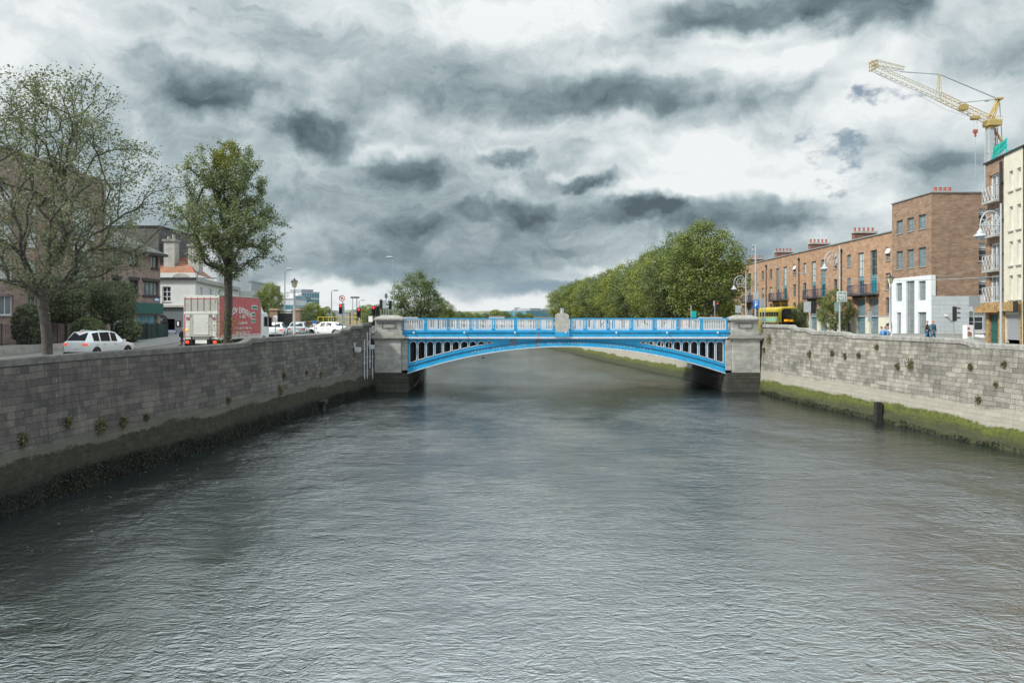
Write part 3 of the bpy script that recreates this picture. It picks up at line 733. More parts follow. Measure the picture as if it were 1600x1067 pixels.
for yy, nm in ((0, 'centre_pedestal'),):
    pm = MB(); x = X(878, BY) - BC
    pm.box((x - .60, yy - .36, DZ + .60), (x + .60, yy + .40, 6.85)); 
    for k in range(6):
        r0, r1 = .60 * math.cos(k * .25), .60 * math.cos((k + 1) * .25); z0, z1 = 6.85 + .32 * math.sin(k * .25), 6.85 + .32 * math.sin((k + 1) * .25)
        pm.box((x - r0, yy - .36 * r0 / .6, z0), (x + r0, yy + .4 * r0 / .6, z1), 0)
    pm.cyl((x, yy, 7.1), (x, yy, 7.22), .17, .13, 12)
    po = pm.build(nm, 'stone_trim', bridge, bevel=.03)
    lm = MB(); 
    for sx in (-.15, .15): lm.box((x + sx - .02, yy - .04, 7.2), (x + sx + .02, yy + .04, 7.58))
    lm.box((x - .15, yy - .04, 7.56), (x + .15, yy + .04, 7.6)); lm.cyl((x, yy, 7.2), (x, yy, 7.55), .09, .07, 8); lm.build('lamp_bracket', 'metal_pale', po)
    fm = MB(); fm.box((x - .66, yy - .45, DZ + .165), (x + .66, yy - .35, DZ + .60)); fm.build('pedestal_plate', 'bridge_blue', bridge)
# piers
def pier(x0, x1, face, label):
    """x0..x1 outline of the shaft; face = x of the side that carries the girder"""
    root = empty('bridge_pier', ((x0 + x1) / 2, 72.35, 0), label=label, cat='bridge pier', group='stone piers of the bridge')
    w = (x1 - x0) / 2; s = 1 if face > 0 else -1     # s: direction from the pier towards the river
    mb = MB(); mb.box((-w, 0, 1.75), (w, 13.9, 4.72)); 
    e = .55 * s; a, b = sorted((w * s, w * s + e)); mb.box((a, .32, 1.95), (b, 13.6, 4.72))
    mb.build('shaft', 'pier_stone', root, bevel=.03)
    mb = MB(); a, b = sorted((-w * s - .2 * s, w * s + .62 * s)); mb.box((a, -.12, -1.5), (b, 14.1, 1.45)); mb.box((a + .08, -.06, 1.45), (b - .08, 14.0, 1.72)); mb.build('footing', 'footing_stone', root, bevel=.05)
    mb = MB(); a, b = sorted((-w * s - .15 * s, w * s + .25 * s))
    mb.box((a, -.10, 4.72), (b, 1.9, 4.86)); mb.box((a - .14, -.24, 4.86), (b + .14, 2.0, 5.02)); mb.box((a - .05, -.16, 5.02), (b + .05, 1.95, 5.12)); mb.build('cornice', 'stone_cap', root, bevel=.025)
    mb = MB(); a, b = sorted((-w * s + .15 * s, w * s + .02 * s)); a2, b2 = a, b
    mb.box((a - .1, .0, 5.12), (b + .1, 1.8, 5.55)); mb.box((a, .08, 5.55), (b, 1.7, 6.48))
    m_ = (a + b) / 2; mb.build('pylon', 'pier_stone', root, bevel=.02)
    mb = MB()
    for (p, q) in (((m_ - .62, .03, 6.22), (m_ + .62, .09, 6.27)), ((m_ - .62, .03, 5.78), (m_ + .62, .09, 5.82)), ((m_ - .62, .03, 5.82), (m_ - .57, .09, 6.22)), ((m_ + .57, .03, 5.82), (m_ + .62, .09, 6.22))): mb.box(p, q)
    mb.build('panel_frame', 'coping_dark', root)
    mb = MB(); mb.box((a - .22, -.14, 6.48), (b + .22, 1.92, 6.66)); mb.box((a - .20, -.12, 6.66), (b + .20, 1.9, 6.86), .36)
    n = 8
    mb.box((a + .16, .24, 6.85), (b - .16, 1.54, 6.97), .3); mb.build('cap', 'stone_cap', root, bevel=.04)
    mb = MB(); mb.box((-w - .9, 1.92, 4.73), (w + .62, 12.08, 5.31)); mb.build('approach_slab', 'asphalt', root)
    mb = MB(); mb.box((a - .1, 12.1, 4.72), (b + .1, 13.9, 6.42)); mb.build('rear_pylon', 'pier_stone', root, bevel=.02)
    mb = MB(); mb.box((a - .25, 11.95, 6.42), (b + .25, 14.05, 6.58)); mb.box((a - .22, 11.98, 6.58), (b + .22, 14.0, 6.80), .34); mb.build('rear_cap', 'stone_cap', root, bevel=.04)
m_ = brick_mat('footing_stone', (.045, .043, .036), (.028, .027, .022), (.012, .012, .011), 1.05, .42, .02, .4)
pier(-12.45, -10.05, 1, 'left grey stone bridge pier with a capped pylon, beside the dark wall')
pier(19.98, 22.45, -1, 'right pale stone bridge pier with a capped pylon, beside the mossy wall')
root = empty('abutment_ladder', (-9.1, 75, 0), label='pale diagonal pipe rail on the dark left footing under the arch', cat='rail')
mb = MB(); mb.cyl((.0, -.4, .35), (.0, 8, 1.1), .03, n=6); mb.cyl((.0, 5, .4), (.0, 5, 1.3), .03, n=6); mb.build('pipe', 'metal_pale', root)
mb = MB(); mb.lathe([(.22,0),(.3,.05),(.3,.16),(.18,.2)], (0,0,0), 12); mb.cyl((0,0,.2),(0,0,.75),.02,n=6)
x_ = X(755, BY) - BC; mb.build('navigation_light', 'metal_dark', bridge, loc=(x_, -.1, blo(x_ / HS) - .42)).scale = (.5,)*3
# ================================================================ BUILDINGS
# local frames: +x along the front (left to right as seen), -y out of the front, z up (world heights)
WM = {}
def win_meshes(w, h, fm, gm, nx, nz, fw, tilt=0):
    key = (round(w, 2), round(h, 2), fm, gm, nx, tuple(nz), fw)
    if key in WM: return WM[key]
    mb = MB(); d = .07
    mb.box((-w/2, 0, 0), (-w/2 + fw, d, h)); mb.box((w/2 - fw, 0, 0), (w/2, d, h)); mb.box((-w/2 + fw, 0, 0), (w/2 - fw, d, fw)); mb.box((-w/2 + fw, 0, h - fw), (w/2 - fw, d, h))
    for i in range(1, nx): x = -w/2 + w * i / nx; mb.box((x - fw*.4, .005, fw), (x + fw*.4, d-.005, h - fw))
    for z in nz: mb.box((-w/2 + fw, .01, h * z - fw*.4), (w/2 - fw, d-.01, h * z + fw*.4))
    f = mb.mesh('window', fm)
    mb = MB(); mb.box((-w/2 + fw*.5, .045, fw*.5), (w/2 - fw*.5, .06, h - fw*.5)); g = mb.mesh('pane', gm)
    WM[key] = (f, g); return WM[key]
def window(parent, x, z, w, h, y=.16, fm='frame_white', gm='glass_dark', nx=1, nz=(), fw=.07, rz=0, sill=None, name='window', blind=0, depth=.16):
    """x = centre along the front, y = depth behind the face"""
    f, g = win_meshes(w, h, fm, gm, nx, nz, fw)
    c, s_ = math.cos(rz), math.sin(rz)
    o = inst(name, f, parent, (x, y, z) if rz == 0 else (x, y, z), rz); inst('pane', g, o, (0, 0, 0))
    if blind:
        mb = MB(); mb.box((-w/2 + fw, .035, h * (1 - blind)), (w/2 - fw, .043, h - fw)); mb.build('blind', 'curtain', o)
    if sill:
        mb = MB(); mb.box((-w/2 - .1, -depth - .07, -.1), (w/2 + .1, 0, -.003)); mb.build('sill', sill, o)
    return o
def face(mb, x0, x1, z0, z1, ops, y=0, rev=.2):
    """front face with real openings and reveals; ops = [(xa, xb, za, zb)]"""
    xs = sorted({x0, x1, *[v for o in ops for v in o[:2] if x0 <= v <= x1]}); zs = sorted({z0, z1, *[v for o in ops for v in o[2:] if z0 <= v <= z1]})
    inop = lambda x, z: any(o[0] < x < o[1] and o[2] < z < o[3] for o in ops)
    for za, zb in zip(zs, zs[1:]):
        run = None
        for xa, xb in zip(xs, xs[1:]):
            if inop((xa+xb)/2, (za+zb)/2):
                if run is not None: mb.poly([(run,y,za),(xa,y,za),(xa,y,zb),(run,y,zb)]); run = None
            elif run is None: run = xa
        if run is not None: mb.poly([(run,y,za),(x1,y,za),(x1,y,zb),(run,y,zb)])
    for a, b, c, d in ops:
        a, b, c, d = max(a, x0), min(b, x1), max(c, z0), min(d, z1)
        if b <= a or d <= c: continue
        mb.poly([(a,y,c),(a,y,d),(a,y+rev,d),(a,y+rev,c)]); mb.poly([(b,y,c),(b,y+rev,c),(b,y+rev,d),(b,y,d)])
        mb.poly([(a,y,d),(b,y,d),(b,y+rev,d),(a,y+rev,d)]); mb.poly([(a,y,c),(a,y+rev,c),(b,y+rev,c),(b,y,c)])
def shell(mb, x0, x1, y1, z0, z1, y0=0, left=True, right=True, top=True):
    mb.poly([(x1,y1,z0),(x0,y1,z0),(x0,y1,z1),(x1,y1,z1)])
    if left: mb.poly([(x0,y1,z0),(x0,y0,z0),(x0,y0,z1),(x0,y1,z1)])
    if right: mb.poly([(x1,y0,z0),(x1,y1,z0),(x1,y1,z1),(x1,y0,z1)])
    if top: mb.poly([(x0,y0,z1),(x1,y0,z1),(x1,y1,z1),(x0,y1,z1)])
def side_face(mb, x, y0, y1, z0, z1, ops, rev=.2):
    """face at local x looking along +x (outward +x), running from y0 to y1"""
    sv = mb.M; T = Matrix(((0,-1,0,x),(1,0,0,0),(0,0,1,0),(0,0,0,1))); mb.M = T if sv is None else sv @ T
    face(mb, y0, y1, z0, z1, ops, 0, rev); mb.M = sv
def pots(parent, x0, x1, y, z, n=4):
    mb = MB()
    for i in range(n):
        t = (i + .5) / n; yy = y; mb.lathe([(.13,0),(.12,.35),(.15,.37),(.13,.42)], (x0 + (x1 - x0) * t, yy, z), 8)
    mb.split('chimney_pot', 'terracotta', parent)

# --- right bank: long brick terrace
XR = 41.0
ter = empty('brick_terrace', (XR, 158.2, 0), R(-90), 'long four storey orange brick terrace with paired tall teal windows and chimney stacks', 'terrace')
Zr = 16.0
starts = [0, 14.7, 29.4, 44.1, 58.8]; ops = []; smalls = []; talls = []
for k, s0 in enumerate(starts):
    L_ = 14.7 if k < 4 else 13.3
    for a in (1.5, 12.1 if k < 4 else 11.6):
        for z0, z1 in ((12.95,14.4),(9.8,11.6),(7.15,8.95),(4.75,6.1)):
            smalls.append((s0 + a, s0 + a + 1.1, z0, z1, k))
    for (a, b) in ((4.6,6.15),(7.9,9.5)):
        talls.append((s0 + a, s0 + b, 9.5, 14.4, 1)); talls.append((s0 + a - .3, s0 + b + .4, 4.6, 8.85, 0))
ops = [s[:4] for s in smalls] + [t_[:4] for t_ in talls]
mb = MB(); face(mb, 0, 72.1, 6.9, Zr, ops); shell(mb, 0, 72.1, 12, 3.5, Zr - .3, top=False, right=False)
mb.poly([(0,12,Zr-.3),(72.1,12,Zr-.3),(72.1,12,Zr),(0,12,Zr)]); mb.poly([(0,.35,Zr-.002),(72.1,.35,Zr-.002),(72.1,.35,Zr-.6),(0,.35,Zr-.6)]); mb.poly([(0,.0,Zr),(0,0,Zr-.3),(0,12,Zr-.3),(0,12,Zr)])
mb.build('wall', 'brick_orange', ter)
mb = MB(); face(mb, 0, 72.1, 3.5, 6.9, ops, -.012, .21); mb.build('ground_floor_wall', 'render_cream', ter)
mb = MB(); mb.box((0,-.05,6.84),(72.1,-.015,6.96)); mb.build('string_course', 'stone_trim', ter)
mb = MB(); mb.box((-.1,-.14,Zr),(72.1,.5,Zr+.12)); mb.build('parapet_coping', 'metal_grey', ter)
mb = MB(); mb.poly([(0,.4,Zr-.25),(72.1,.4,Zr-.25),(72.1,6,Zr+.1),(0,6,Zr+.1)]); mb.poly([(0,6,Zr+.1),(72.1,6,Zr+.1),(72.1,12,Zr-.25),(0,12,Zr-.25)]); mb.build('roof', 'slate', ter)
for i, (a, b, z0, z1, k) in enumerate(smalls):
    g_ = random.choice(['glass_dark', 'glass_dark', 'glass_pale', 'curtain']); o = window(ter, (a+b)/2, z0, b-a, z1-z0, fm='frame_teal' if z0 > 5 else 'frame_dark', gm=g_, nz=(.5,), fw=.07, sill='sill', blind=random.choice([0,0,0,.3,.5]))
    if z0 > 12 and random.random() < .3:
        m2 = MB(); m2.M = Matrix.Rotation(R(-22), 4, 'X'); m2.box((-.5,-.02,-.66),(.5,.02,0)); m2.build('open_sash', 'frame_white', o, loc=(0, -.02, z1 - z0 - .03))
for i, (a, b, z0, z1, up) in enumerate(talls):
    if up:
        window(ter, (a+b)/2, 11.55, b-a, z1-11.55, fm='frame_teal', gm=random.choice(['glass_pale','curtain','glass_dark']), nx=2, nz=(.33,.66), fw=.07)
        mb = MB(); mb.box((a-(a+b)/2,0,0),(b-(a+b)/2,.06,.32)); mb.build('spandrel_panel', 'frame_teal', ter, loc=((a+b)/2,.14,11.2))
        dt = random.random() < .35 or i == len(talls) - 2
        o = window(ter, (a+b)/2, 9.5, b-a, 1.7, fm='door_teal' if dt else 'frame_teal', gm='door_teal' if dt and i == len(talls)-2 else 'glass_dark', nx=2, nz=(.5,), fw=.12, name='balcony_door')
    else:
        window(ter, (a+b)/2, 7.0, b-a, z1-7.0, fm='frame_teal', gm='glass_pale', nx=4, nz=(.5,), fw=.07)
        mb = MB(); mb.box((a-(a+b)/2,0,0),(b-(a+b)/2,.06,.45)); mb.build('spandrel_panel', 'frame_teal', ter, loc=((a+b)/2,.13,6.55))
        window(ter, (a+b)/2, 4.6, b-a, 1.95, fm='frame_teal', gm='glass_pale', nx=4, nz=(.25,.5,.75), fw=.10, name='entrance_door')
for k, s0 in enumerate(starts):                   # balconies
    mb = MB(); sl = MB()
    for a, b in ((3.2,6.7),(7.0,10.1)):
        sl.prism([(s0+a,-.02,9.42),(s0+a,-.75,9.42),(s0+(a+b)/2,-1.05,9.42),(s0+b,-.75,9.42),(s0+b,-.02,9.42)], (0,0,-.16)); 
        sl.prism([(s0+a+.7,-.02,9.26),(s0+a+.7,-.4,9.26),(s0+b-.7,-.4,9.26),(s0+b-.7,-.02,9.26)], (0,0,-.14))
        pts = [(s0+a,-.02),(s0+a,-.74),(s0+(a+b)/2,-1.03),(s0+b,-.74),(s0+b,-.02)]
        for (p, q) in zip(pts, pts[1:]):
            P0, P1 = Vector((*p,0)), Vector((*q,0)); mb.cyl(P0+Vector((0,0,10.5)), P1+Vector((0,0,10.5)), .035, n=5); mb.cyl(P0+Vector((0,0,9.55)), P1+Vector((0,0,9.55)), .025, n=4)
            n = max(2, int((P1-P0).length/.14))
            for i in range(n+1): c_ = P0.lerp(P1, i/n); mb.cyl(c_+Vector((0,0,9.42)), c_+Vector((0,0,10.5)), .012, n=4, caps=False)
    o = sl.split('balcony', 'metal_dark', ter); mb.build('balcony_railing', 'iron_balcony', o)
for s0 in starts[1:] + [0.35]:
    mb = MB(); mb.cyl((s0,-.1,3.6),(s0,-.1,15.0),.06,n=8); mb.box((s0-.16,-.22,14.9),(s0+.16,-.02,15.25)); mb.build('downpipe', 'metal_dark', ter)
for s0 in starts[1:] + [2.0]:
    mb = MB(); mb.box((s0-.45,1.4,15.0),(s0+.45,4.1,17.2)); c_ = mb.build('chimney', 'brick_chimney', ter)
    m2 = MB(); m2.box((s0-.58,1.25,17.2),(s0+.58,4.25,17.42)); m2.build('chimney_cap', 'stone_trim', c_)
    m2 = MB()
    for i in range(5): m2.lathe([(.14,0),(.12,.42),(.16,.45),(.15,.5)], (s0, 1.6 + i*.55, 17.42), 8)
    m2.split('chimney_pot', 'terracotta', c_)
for k in range(3):
    mb = MB(); mb.lathe([(.0,0),(.14,.03),(.16,.14),(.1,.26),(.0,.3)], (starts[k+2]+.4,-.35,7.6), 8); mb.box((starts[k+2]+.38,-.35,7.7),(starts[k+2]+.42,-.01,7.76)); mb.build('wall_lamp', 'decal_white', ter)

# --- corner building (tall)
cb = empty('corner_building', (XR - .12, 86.05, 0), R(-90), 'tall brown brick corner block with white clad lower floors at the end of the terrace', 'building')
Zc = 18.9; LC = 8.1; DC = 20
top3 = [(1.0,2.35,15.6,17.0),(3.3,4.65,15.6,17.0),(5.6,7.05,15.6,17.0),(1.0,2.35,11.85,13.75),(3.3,4.65,11.85,13.75),(5.6,7.05,11.85,13.75)]
low = [(1.0,2.3,8.45,10.4),(3.15,4.9,4.6,10.5),(5.7,7.1,8.45,10.4),(1.2,2.1,4.6,7.3),(5.6,7.2,4.6,7.3)]
sd_top = [(4.6,7.0,15.8,17.35),(4.6,7.0,12.25,14.0),(4.6,7.0,8.9,10.7),(12,14,15.8,17.35),(12,14,12.25,14.0)]
sd_low = [(3.6,7.4,5.5,7.35)]
mb = MB(); face(mb, 0, LC, 10.9, Zc, top3); shell(mb, 0, LC, DC, 3.5, Zc, right=False); side_face(mb, LC, 0, DC, 8.85, Zc, sd_top); mb.build('wall', 'brick_brown', cb)
mb = MB(); face(mb, 0, LC + .1, 3.5, 10.9, low, -.06, .25); mb.poly([(0,-.06,10.9),(LC+.1,-.06,10.9),(LC+.1,.0,10.9),(0,.0,10.9)])
mb.box((LC+.003,-.055,8.86),(LC+.098,.35,10.89)); mb.build('cladding', 'block_white', cb)
mb = MB(); side_face(mb, LC + .1, -.06, DC, 3.5, 8.85, sd_low, .3); mb.poly([(LC,-.06,8.85),(LC+.1,-.06,8.85),(LC+.1,DC,8.85),(LC,DC,8.85)]); mb.build('side_cladding', 'block_grey', cb)
mb = MB(); mb.box((-.1,-.12,Zc),(LC+.12,.4,Zc+.12)); mb.box((LC-.35,.42,Zc),(LC+.12,DC,Zc+.12)); mb.build('parapet_coping', 'metal_grey', cb)
for a, b, c, d in top3: window(cb, (a+b)/2, c, b-a, d-c, fm='frame_teal', gm='glass_pale', nx=2, nz=(.5,), sill='sill')
for i, (a, b, c, d) in enumerate(low):
    window(cb, (a+b)/2, c, b-a, d-c, y=.1, fm='metal_grey', gm='glass_pale', nx=3 if i == 1 else 2, nz=(.15,.33,.52,.66,.83) if i == 1 else (.5,), fw=.08, name='window' if i < 3 else 'entrance_door')
for a, b, c, d in sd_top: window(cb, LC - .16, c, b-a, d-c, y=(a+b)/2, rz=R(90), fm='metal_pale', gm='glass_dark', nx=2, nz=(.33,.62), blind=.3, sill='sill')
for q, (a, b) in enumerate(((3.6,5.1),(5.9,7.4))): window(cb, LC - .1, 5.5, b-a, 1.85, y=(a+b)/2, rz=R(90), fm='metal_pale', gm='glass_dark', nx=1, nz=(.45,), blind=.3)
mb = MB(); mb.box((LC-.12, 5.1, 5.5),(LC-.02, 5.9, 7.35)); mb.build('window_pier', 'metal_grey', cb)
mb = MB(); mb.box((1.2,3.4,Zc),(2.4,5.4,Zc+.9)); c_ = mb.build('chimney', 'brick_chimney', cb)
m2 = MB(); m2.box((1.05,3.25,Zc+.9),(2.55,5.55,Zc+1.05)); m2.build('chimney_cap', 'stone_trim', c_)
m2 = MB()
for i in range(4): m2.lathe([(.16,0),(.14,.42),(.18,.45),(.16,.5)], (1.8, 3.7 + i*.5, Zc+1.05), 8)
m2.split('chimney_pot', 'terracotta', c_)
mb = MB(); mb.box((LC+.11,1.2,6.9),(LC+.45,1.38,7.03)); mb.build('security_camera', 'decal_white', cb)
mb = MB(); mb.box((-.25,-.35,5.6),(.1,-.07,6.2)); mb.build('meter_box', 'metal_dark', cb)

# --- right edge building
ra = math.atan2(-.983, -.182)
rb = empty('apartment_building', (36.7, 62.0, 0), ra, 'five storey brick and cream apartment building with white juliet balconies at the right edge', 'building')
Zb = 18.55
fw_ = [(.75,2.5,z,z+2.05) for z in (15.5,12.9,10.3,7.9)]
cw = [(a,b,z,z+h) for (a,b) in ((4.4,5.0),(5.65,6.3)) for (z,h) in ((15.8,1.45),(12.95,1.75),(10.45,1.75),(8.0,1.75))]
shop = [(.9,2.6,4.3,6.95),(3.75,6.3,4.3,6.95)]
mb = MB(); face(mb, 0, 3.5, 7.2, Zb, fw_); shell(mb, 0, 22, 12, 3.5, Zb, right=True); face(mb, 6.62, 22, 3.5, Zb, [(a,a+1,z,z+1.7) for a in (8,11,14,17) for z in (15.4,12.8,10.2,7.8)]); face(mb, 0, 3.5, 3.5, 7.2, shop); mb.build('wall', 'brick_brown', rb)
mb = MB(); face(mb, 3.5, 6.62, 7.2, Zb, cw, -.05, .25); mb.poly([(3.5,0,7.2),(3.5,-.05,7.2),(3.5,-.05,Zb),(3.5,0,Zb)]); face(mb, 3.5, 6.62, 3.5, 7.2, shop, -.05, .25); mb.build('cream_wall', 'render_cream', rb)
mb = MB(); mb.box((-.1,-.15,Zb),(22,.4,Zb+.12)); mb.build('parapet_coping', 'metal_dark', rb)
for a, b, c, d in fw_:
    window(rb, (a+b)/2, c, b-a, d-c, gm='glass_pale', nx=2, fw=.10, name='french_window')
    mb = MB(); y = -.42; x0, x1 = a - .25, b + .3; z0, z1 = c + .02, c + 1.1
    for (p, q) in (((x0,y),(x1,y)),((x0,0),(x0,y)),((x1,0),(x1,y))):
        for z in (z0, z1): mb.cyl((*p,z),(*q,z),.03,n=5)
    for k in range(5): x = x0 + (x1-x0)*k/4; mb.cyl((x,y,z0),(x,y,z1),.018,n=4)
    for k in range(4):
        xa, xb = x0 + (x1-x0)*k/4, x0 + (x1-x0)*(k+1)/4
        mb.cyl((xa,y,z0),(xb,y,z1),.014,n=4); mb.cyl((xa,y,z1),(xb,y,z0),.014,n=4)
    for yy in (-.14,-.28): mb.cyl((x0,yy,z0),(x0,yy,z1),.014,n=4); mb.cyl((x1,yy,z0),(x1,yy,z1),.014,n=4)
    bo = MB(); bo.box((x0-.04,y-.04,z0-.16),(x1+.04,-.003,z0-.03)); o = bo.build('balcony', 'stone_trim', rb); mb.build('balcony_railing', 'metal_pale', o)
for a, b, c, d in cw: window(rb, (a+b)/2, c, b-a, d-c, y=.14, gm='curtain', nz=(.55,), fw=.06, sill='sill', depth=.2)
for a in (8,11,14,17):
    for z in (15.4,12.8,10.2,7.8): window(rb, a+.5, z, 1, 1.7, gm='glass_dark', nz=(.5,), sill='sill')
for z in (8.9,11.5,14.0,16.7):
    mb = MB(); mb.box((3.0,-.16,z-.1),(3.35,-.003,z)); mb.build('pipe_bracket', 'metal_dark', rb)
mb = MB(); mb.cyl((3.2,-.12,4.0),(3.2,-.12,Zb-.3),.06,n=8); mb.cyl((2.95,-.1,7.3),(2.95,-.1,Zb-.3),.05,n=8); mb.split('downpipe', 'metal_dark', rb)
mb = MB(); mb.box((-.9,-.5,7.2),(3.2,-.02,7.85)); mb.box((-1.0,-.58,7.12),(3.3,-.01,7.2)); mb.build('shop_fascia', 'shop_sign', rb)
mb = MB(); mb.box((3.3,-.42,7.2),(6.5,-.07,7.85)); mb.build('shop_fascia', 'shop_sign', rb)
mb = MB(); mb.box((6.15,-.5,7.1),(6.75,-.43,7.9)); mb.build('projecting_sign', 'metal_dark', rb)
mb = MB(); mb.box((.9,.08,4.3),(2.6,.14,6.95)); 
for k in range(4): mb.box((.98,.05,4.5+k*.6),(2.52,.08,4.98+k*.6))
mb.build('green_door', 'shop_green', rb)
mb = MB()
for k in range(15): mb.box((3.76,.06+(k%2)*.006,5.15+k*.12),(6.29,.11,5.27+k*.12-.012))
mb.build('roller_shutter', 'shutter', rb)
mb = MB(); mb.box((3.76,.0,4.4),(6.29,.05,4.9)); mb.build('stall_riser', 'metal_dark', rb)
mb = MB(); mb.box((2.65,-.12,4.3),(2.95,-.002,7.1)); mb.box((.5,-.12,4.3),(.85,-.002,7.1)); mb.box((3.4,-.14,4.3),(3.72,-.055,7.1)); mb.box((6.32,-.14,4.3),(6.5,-.055,7.1)); mb.split('shop_pilaster', 'shop_sign', rb)
# white single storey shopfront between them
ws = empty('white_outbuilding', (44.0, 70.2, 0), 0, 'low white walled yard building in the side street between the corner block and the apartments', 'outbuilding')
mb = MB(); mb.box((-2.6,0,3.8),(2.6,3,5.35)); mb.build('wall', 'block_white', ws); mb = MB(); mb.box((-2.7,-.1,5.35),(2.7,3.1,5.45)); mb.build('coping', 'stone_trim', ws)
# building at the far end of the terrace
fb_ = empty('gable_building', (38.5, 166, 0), 0, 'orange brick gabled block between the last river tree and the terrace', 'building')
mb = MB(); face(mb, -2.5, 9, 3.5, 15.5, [(-1.6,-.6,z,z+1.8) for z in (5.5,8.8)] + [(1.2,2.2,z,z+1.8) for z in (5.5,8.8)]); shell(mb, -2.5, 9, 12, 3.5, 15.5); mb.build('wall', 'brick_orange', fb_)
for x in (-1.1, 1.7):
    for z in (5.5, 8.8): window(fb_, x, z, 1, 1.8, fm='frame_dark', gm='glass_dark', nz=(.5,))
mb = MB(); mb.cyl((3.6,-.1,3.6),(3.6,-.1,15),.08,n=8); mb.build('downpipe', 'metal_dark', fb_)
mb = MB(); mb.prism([(-2.8,-.3,15.5),(-2.8,12.3,15.5),(-2.8,6,18.6)], (12.1,0,0)); mb.build('roof', 'slate', fb_)

# --- left bank apartment block
la = empty('apartment_block', (-37.5, 38, 0), R(90), 'tall dark purple brick apartment block behind the big left tree', 'building')
A1 = [(20.6,22.2),(24.0,25.2)]; rows = [(6.9,8.4),(9.6,11.2),(12.2,13.8),(14.8,16.4)]
ops = [(a,b,c,d) for a, b in A1 for c, d in rows] + [(30.4,33.4,c-1.1,d+.1) for c, d in rows] + [(a,b,c,d) for a, b in ((6,7.6),(12,13.6)) for c, d in rows]
mb = MB(); face(mb, 0, 35.9, 3.5, 19.2, ops); shell(mb, 0, 35.9, 12, 3.5, 19.2)
mb.box((26.4,-.5,3.6),(28.6,-.003,19.0)); mb.build('wall', 'brick_purple', la)
mb = MB(); mb.box((-.1,-.15,19.2),(36,.4,19.35)); mb.build('parapet_coping', 'stone_trim', la)
for a, b in A1 + [(6,7.6),(12,13.6)]:
    for c, d in rows: window(la, (a+b)/2, c, b-a, d-c, gm='curtain' if c > 9 else 'glass_pale', nx=2, fw=.09, sill='sill')
for c, d in rows:
    window(la, 31.9, c-1.1, 3.0, d-c+1.2, gm='curtain', nx=4, nz=(.38,), fw=.08, name='balcony_window')
    mb = MB(); mb.box((30.2,-.25,c-1.25),(33.6,-.003,c-1.12)); mb.build('balcony', 'stone_trim', la)
    mb = MB(); mb.box((30.3,-.22,c-1.1),(33.5,-.19,c-.2)); mb.build('glass_balustrade', 'glass_pale', la)
mb = MB(); mb.cyl((35.2,-.1,3.8),(35.2,-.1,18.9),.07,n=8); mb.build('downpipe', 'metal_dark', la)
mb = MB(); mb.box((10,3,19.2),(20,9,21.5)); mb.build('plant_room', 'brick_purple', la)

# --- left corner block with hipped slate roof
lc = empty('corner_shop', (-38.1, 75.2, 0), math.atan2(.9975, .07), 'three storey purple brick corner building with slate hipped roof over a green shopfront', 'building')
LL = 9.9; ze = 13.45
ow = [(.9,2.4,12.0,13.25),(4.0,5.5,12.0,13.25),(8.0,9.5,11.9,13.2),(.9,2.4,9.0,10.5),(3.9,5.6,9.0,10.5),(6.4,9.6,9.0,10.5)]
shp = [(5.2,9.3,4.7,7.0),(1,3.8,4.7,7.0)]
mb = MB(); face(mb, 0, LL, 3.5, ze, ow + shp); shell(mb, 0, LL, 11, 3.5, ze); mb.build('wall', 'brick_purple', lc)
for i, (a, b, c, d) in enumerate(ow): window(lc, (a+b)/2, c, b-a, d-c, fm='frame_dark', gm=['glass_pale','glass_pale','glass_pale','glass_dark','glass_dark','glass_pale'][i], nx=4 if i == 5 else 2, fw=.11, sill='frame_dark', depth=.25)
mb = MB()
for a, b, c, d in ow[3:]: mb.box((a-.15,-.06,d),(b+.15,-.003,d+.3))
mb.split('lintel', 'frame_dark', lc)
for a, b, c, d in shp: window(lc, (a+b)/2, c, b-a, d-c, fm='frame_teal', gm='glass_teal', nx=3, nz=(.75,), fw=.1, name='shop_window')
mb = MB(); mb.box((4.2,-.3,7.15),(LL+.1,-.003,8.25)); mb.build('shop_fascia', 'shop_green', lc)
mb = MB(); mb.box((8.6,-.05,8.45),(9.6,-.003,8.85)); mb.build('street_nameplate', 'sign_blue', lc); 
mb = MB(); mb.box((8.68,-.056,8.52),(9.52,-.05,8.78)); mb.build('nameplate_face', 'decal_white', lc)
mb = MB(); e = .55
a_, b_, c_, d_ = (-e,-e,ze), (LL+e,-e,ze), (LL+e,11+e,ze), (-e,11+e,ze); r0, r1 = (3.5,5.5,16.8), (5.2,5.5,16.8)
for q in ([a_,b_,r1,r0],[b_,c_,r1],[c_,d_,r0,r1],[d_,a_,r0]): mb.poly(q)
mb.build('roof', 'slate', lc)
mb = MB(); mb.box((-e,-e-.06,ze-.24),(LL+e,-e+.08,ze+.02)); mb.box((LL+e-.1,-e+.08,ze-.24),(LL+e+.04,11+e,ze+.02)); mb.poly([(-e,-e+.08,ze-.2),(LL+e-.1,-e+.08,ze-.2),(LL+e-.1,0,ze-.2),(-e,0,ze-.2)]); mb.build('gutter', 'frame_dark', lc)
# slate tower block and blue grey block behind
sb = empty('slate_clad_building', (-48.5, 96, 0), 0, 'dark slate clad upper block rising behind the hipped roof', 'building')
mb = MB(); mb.box((-3,0,4),(6.1,12,17.6)); mb.build('wall', 'slate', sb); mb = MB(); mb.box((-3.1,-.1,17.6),(6.2,12.1,17.8)); mb.build('coping', 'metal_dark', sb)
sb = empty('blue_grey_building', (-50, 118, 0), 0, 'pale blue grey metal clad block behind the orange tiled roof', 'building')
mb = MB(); mb.box((-4,0,4),(6.5,14,19.4)); mb.build('wall', 'office_white', sb); mb = MB()
for k in range(6): mb.box((-4.02,-.06,6+k*2.2),(6.52,-.003,6.12+k*2.2))
mb.build('cladding_seam', 'office_grey', sb)

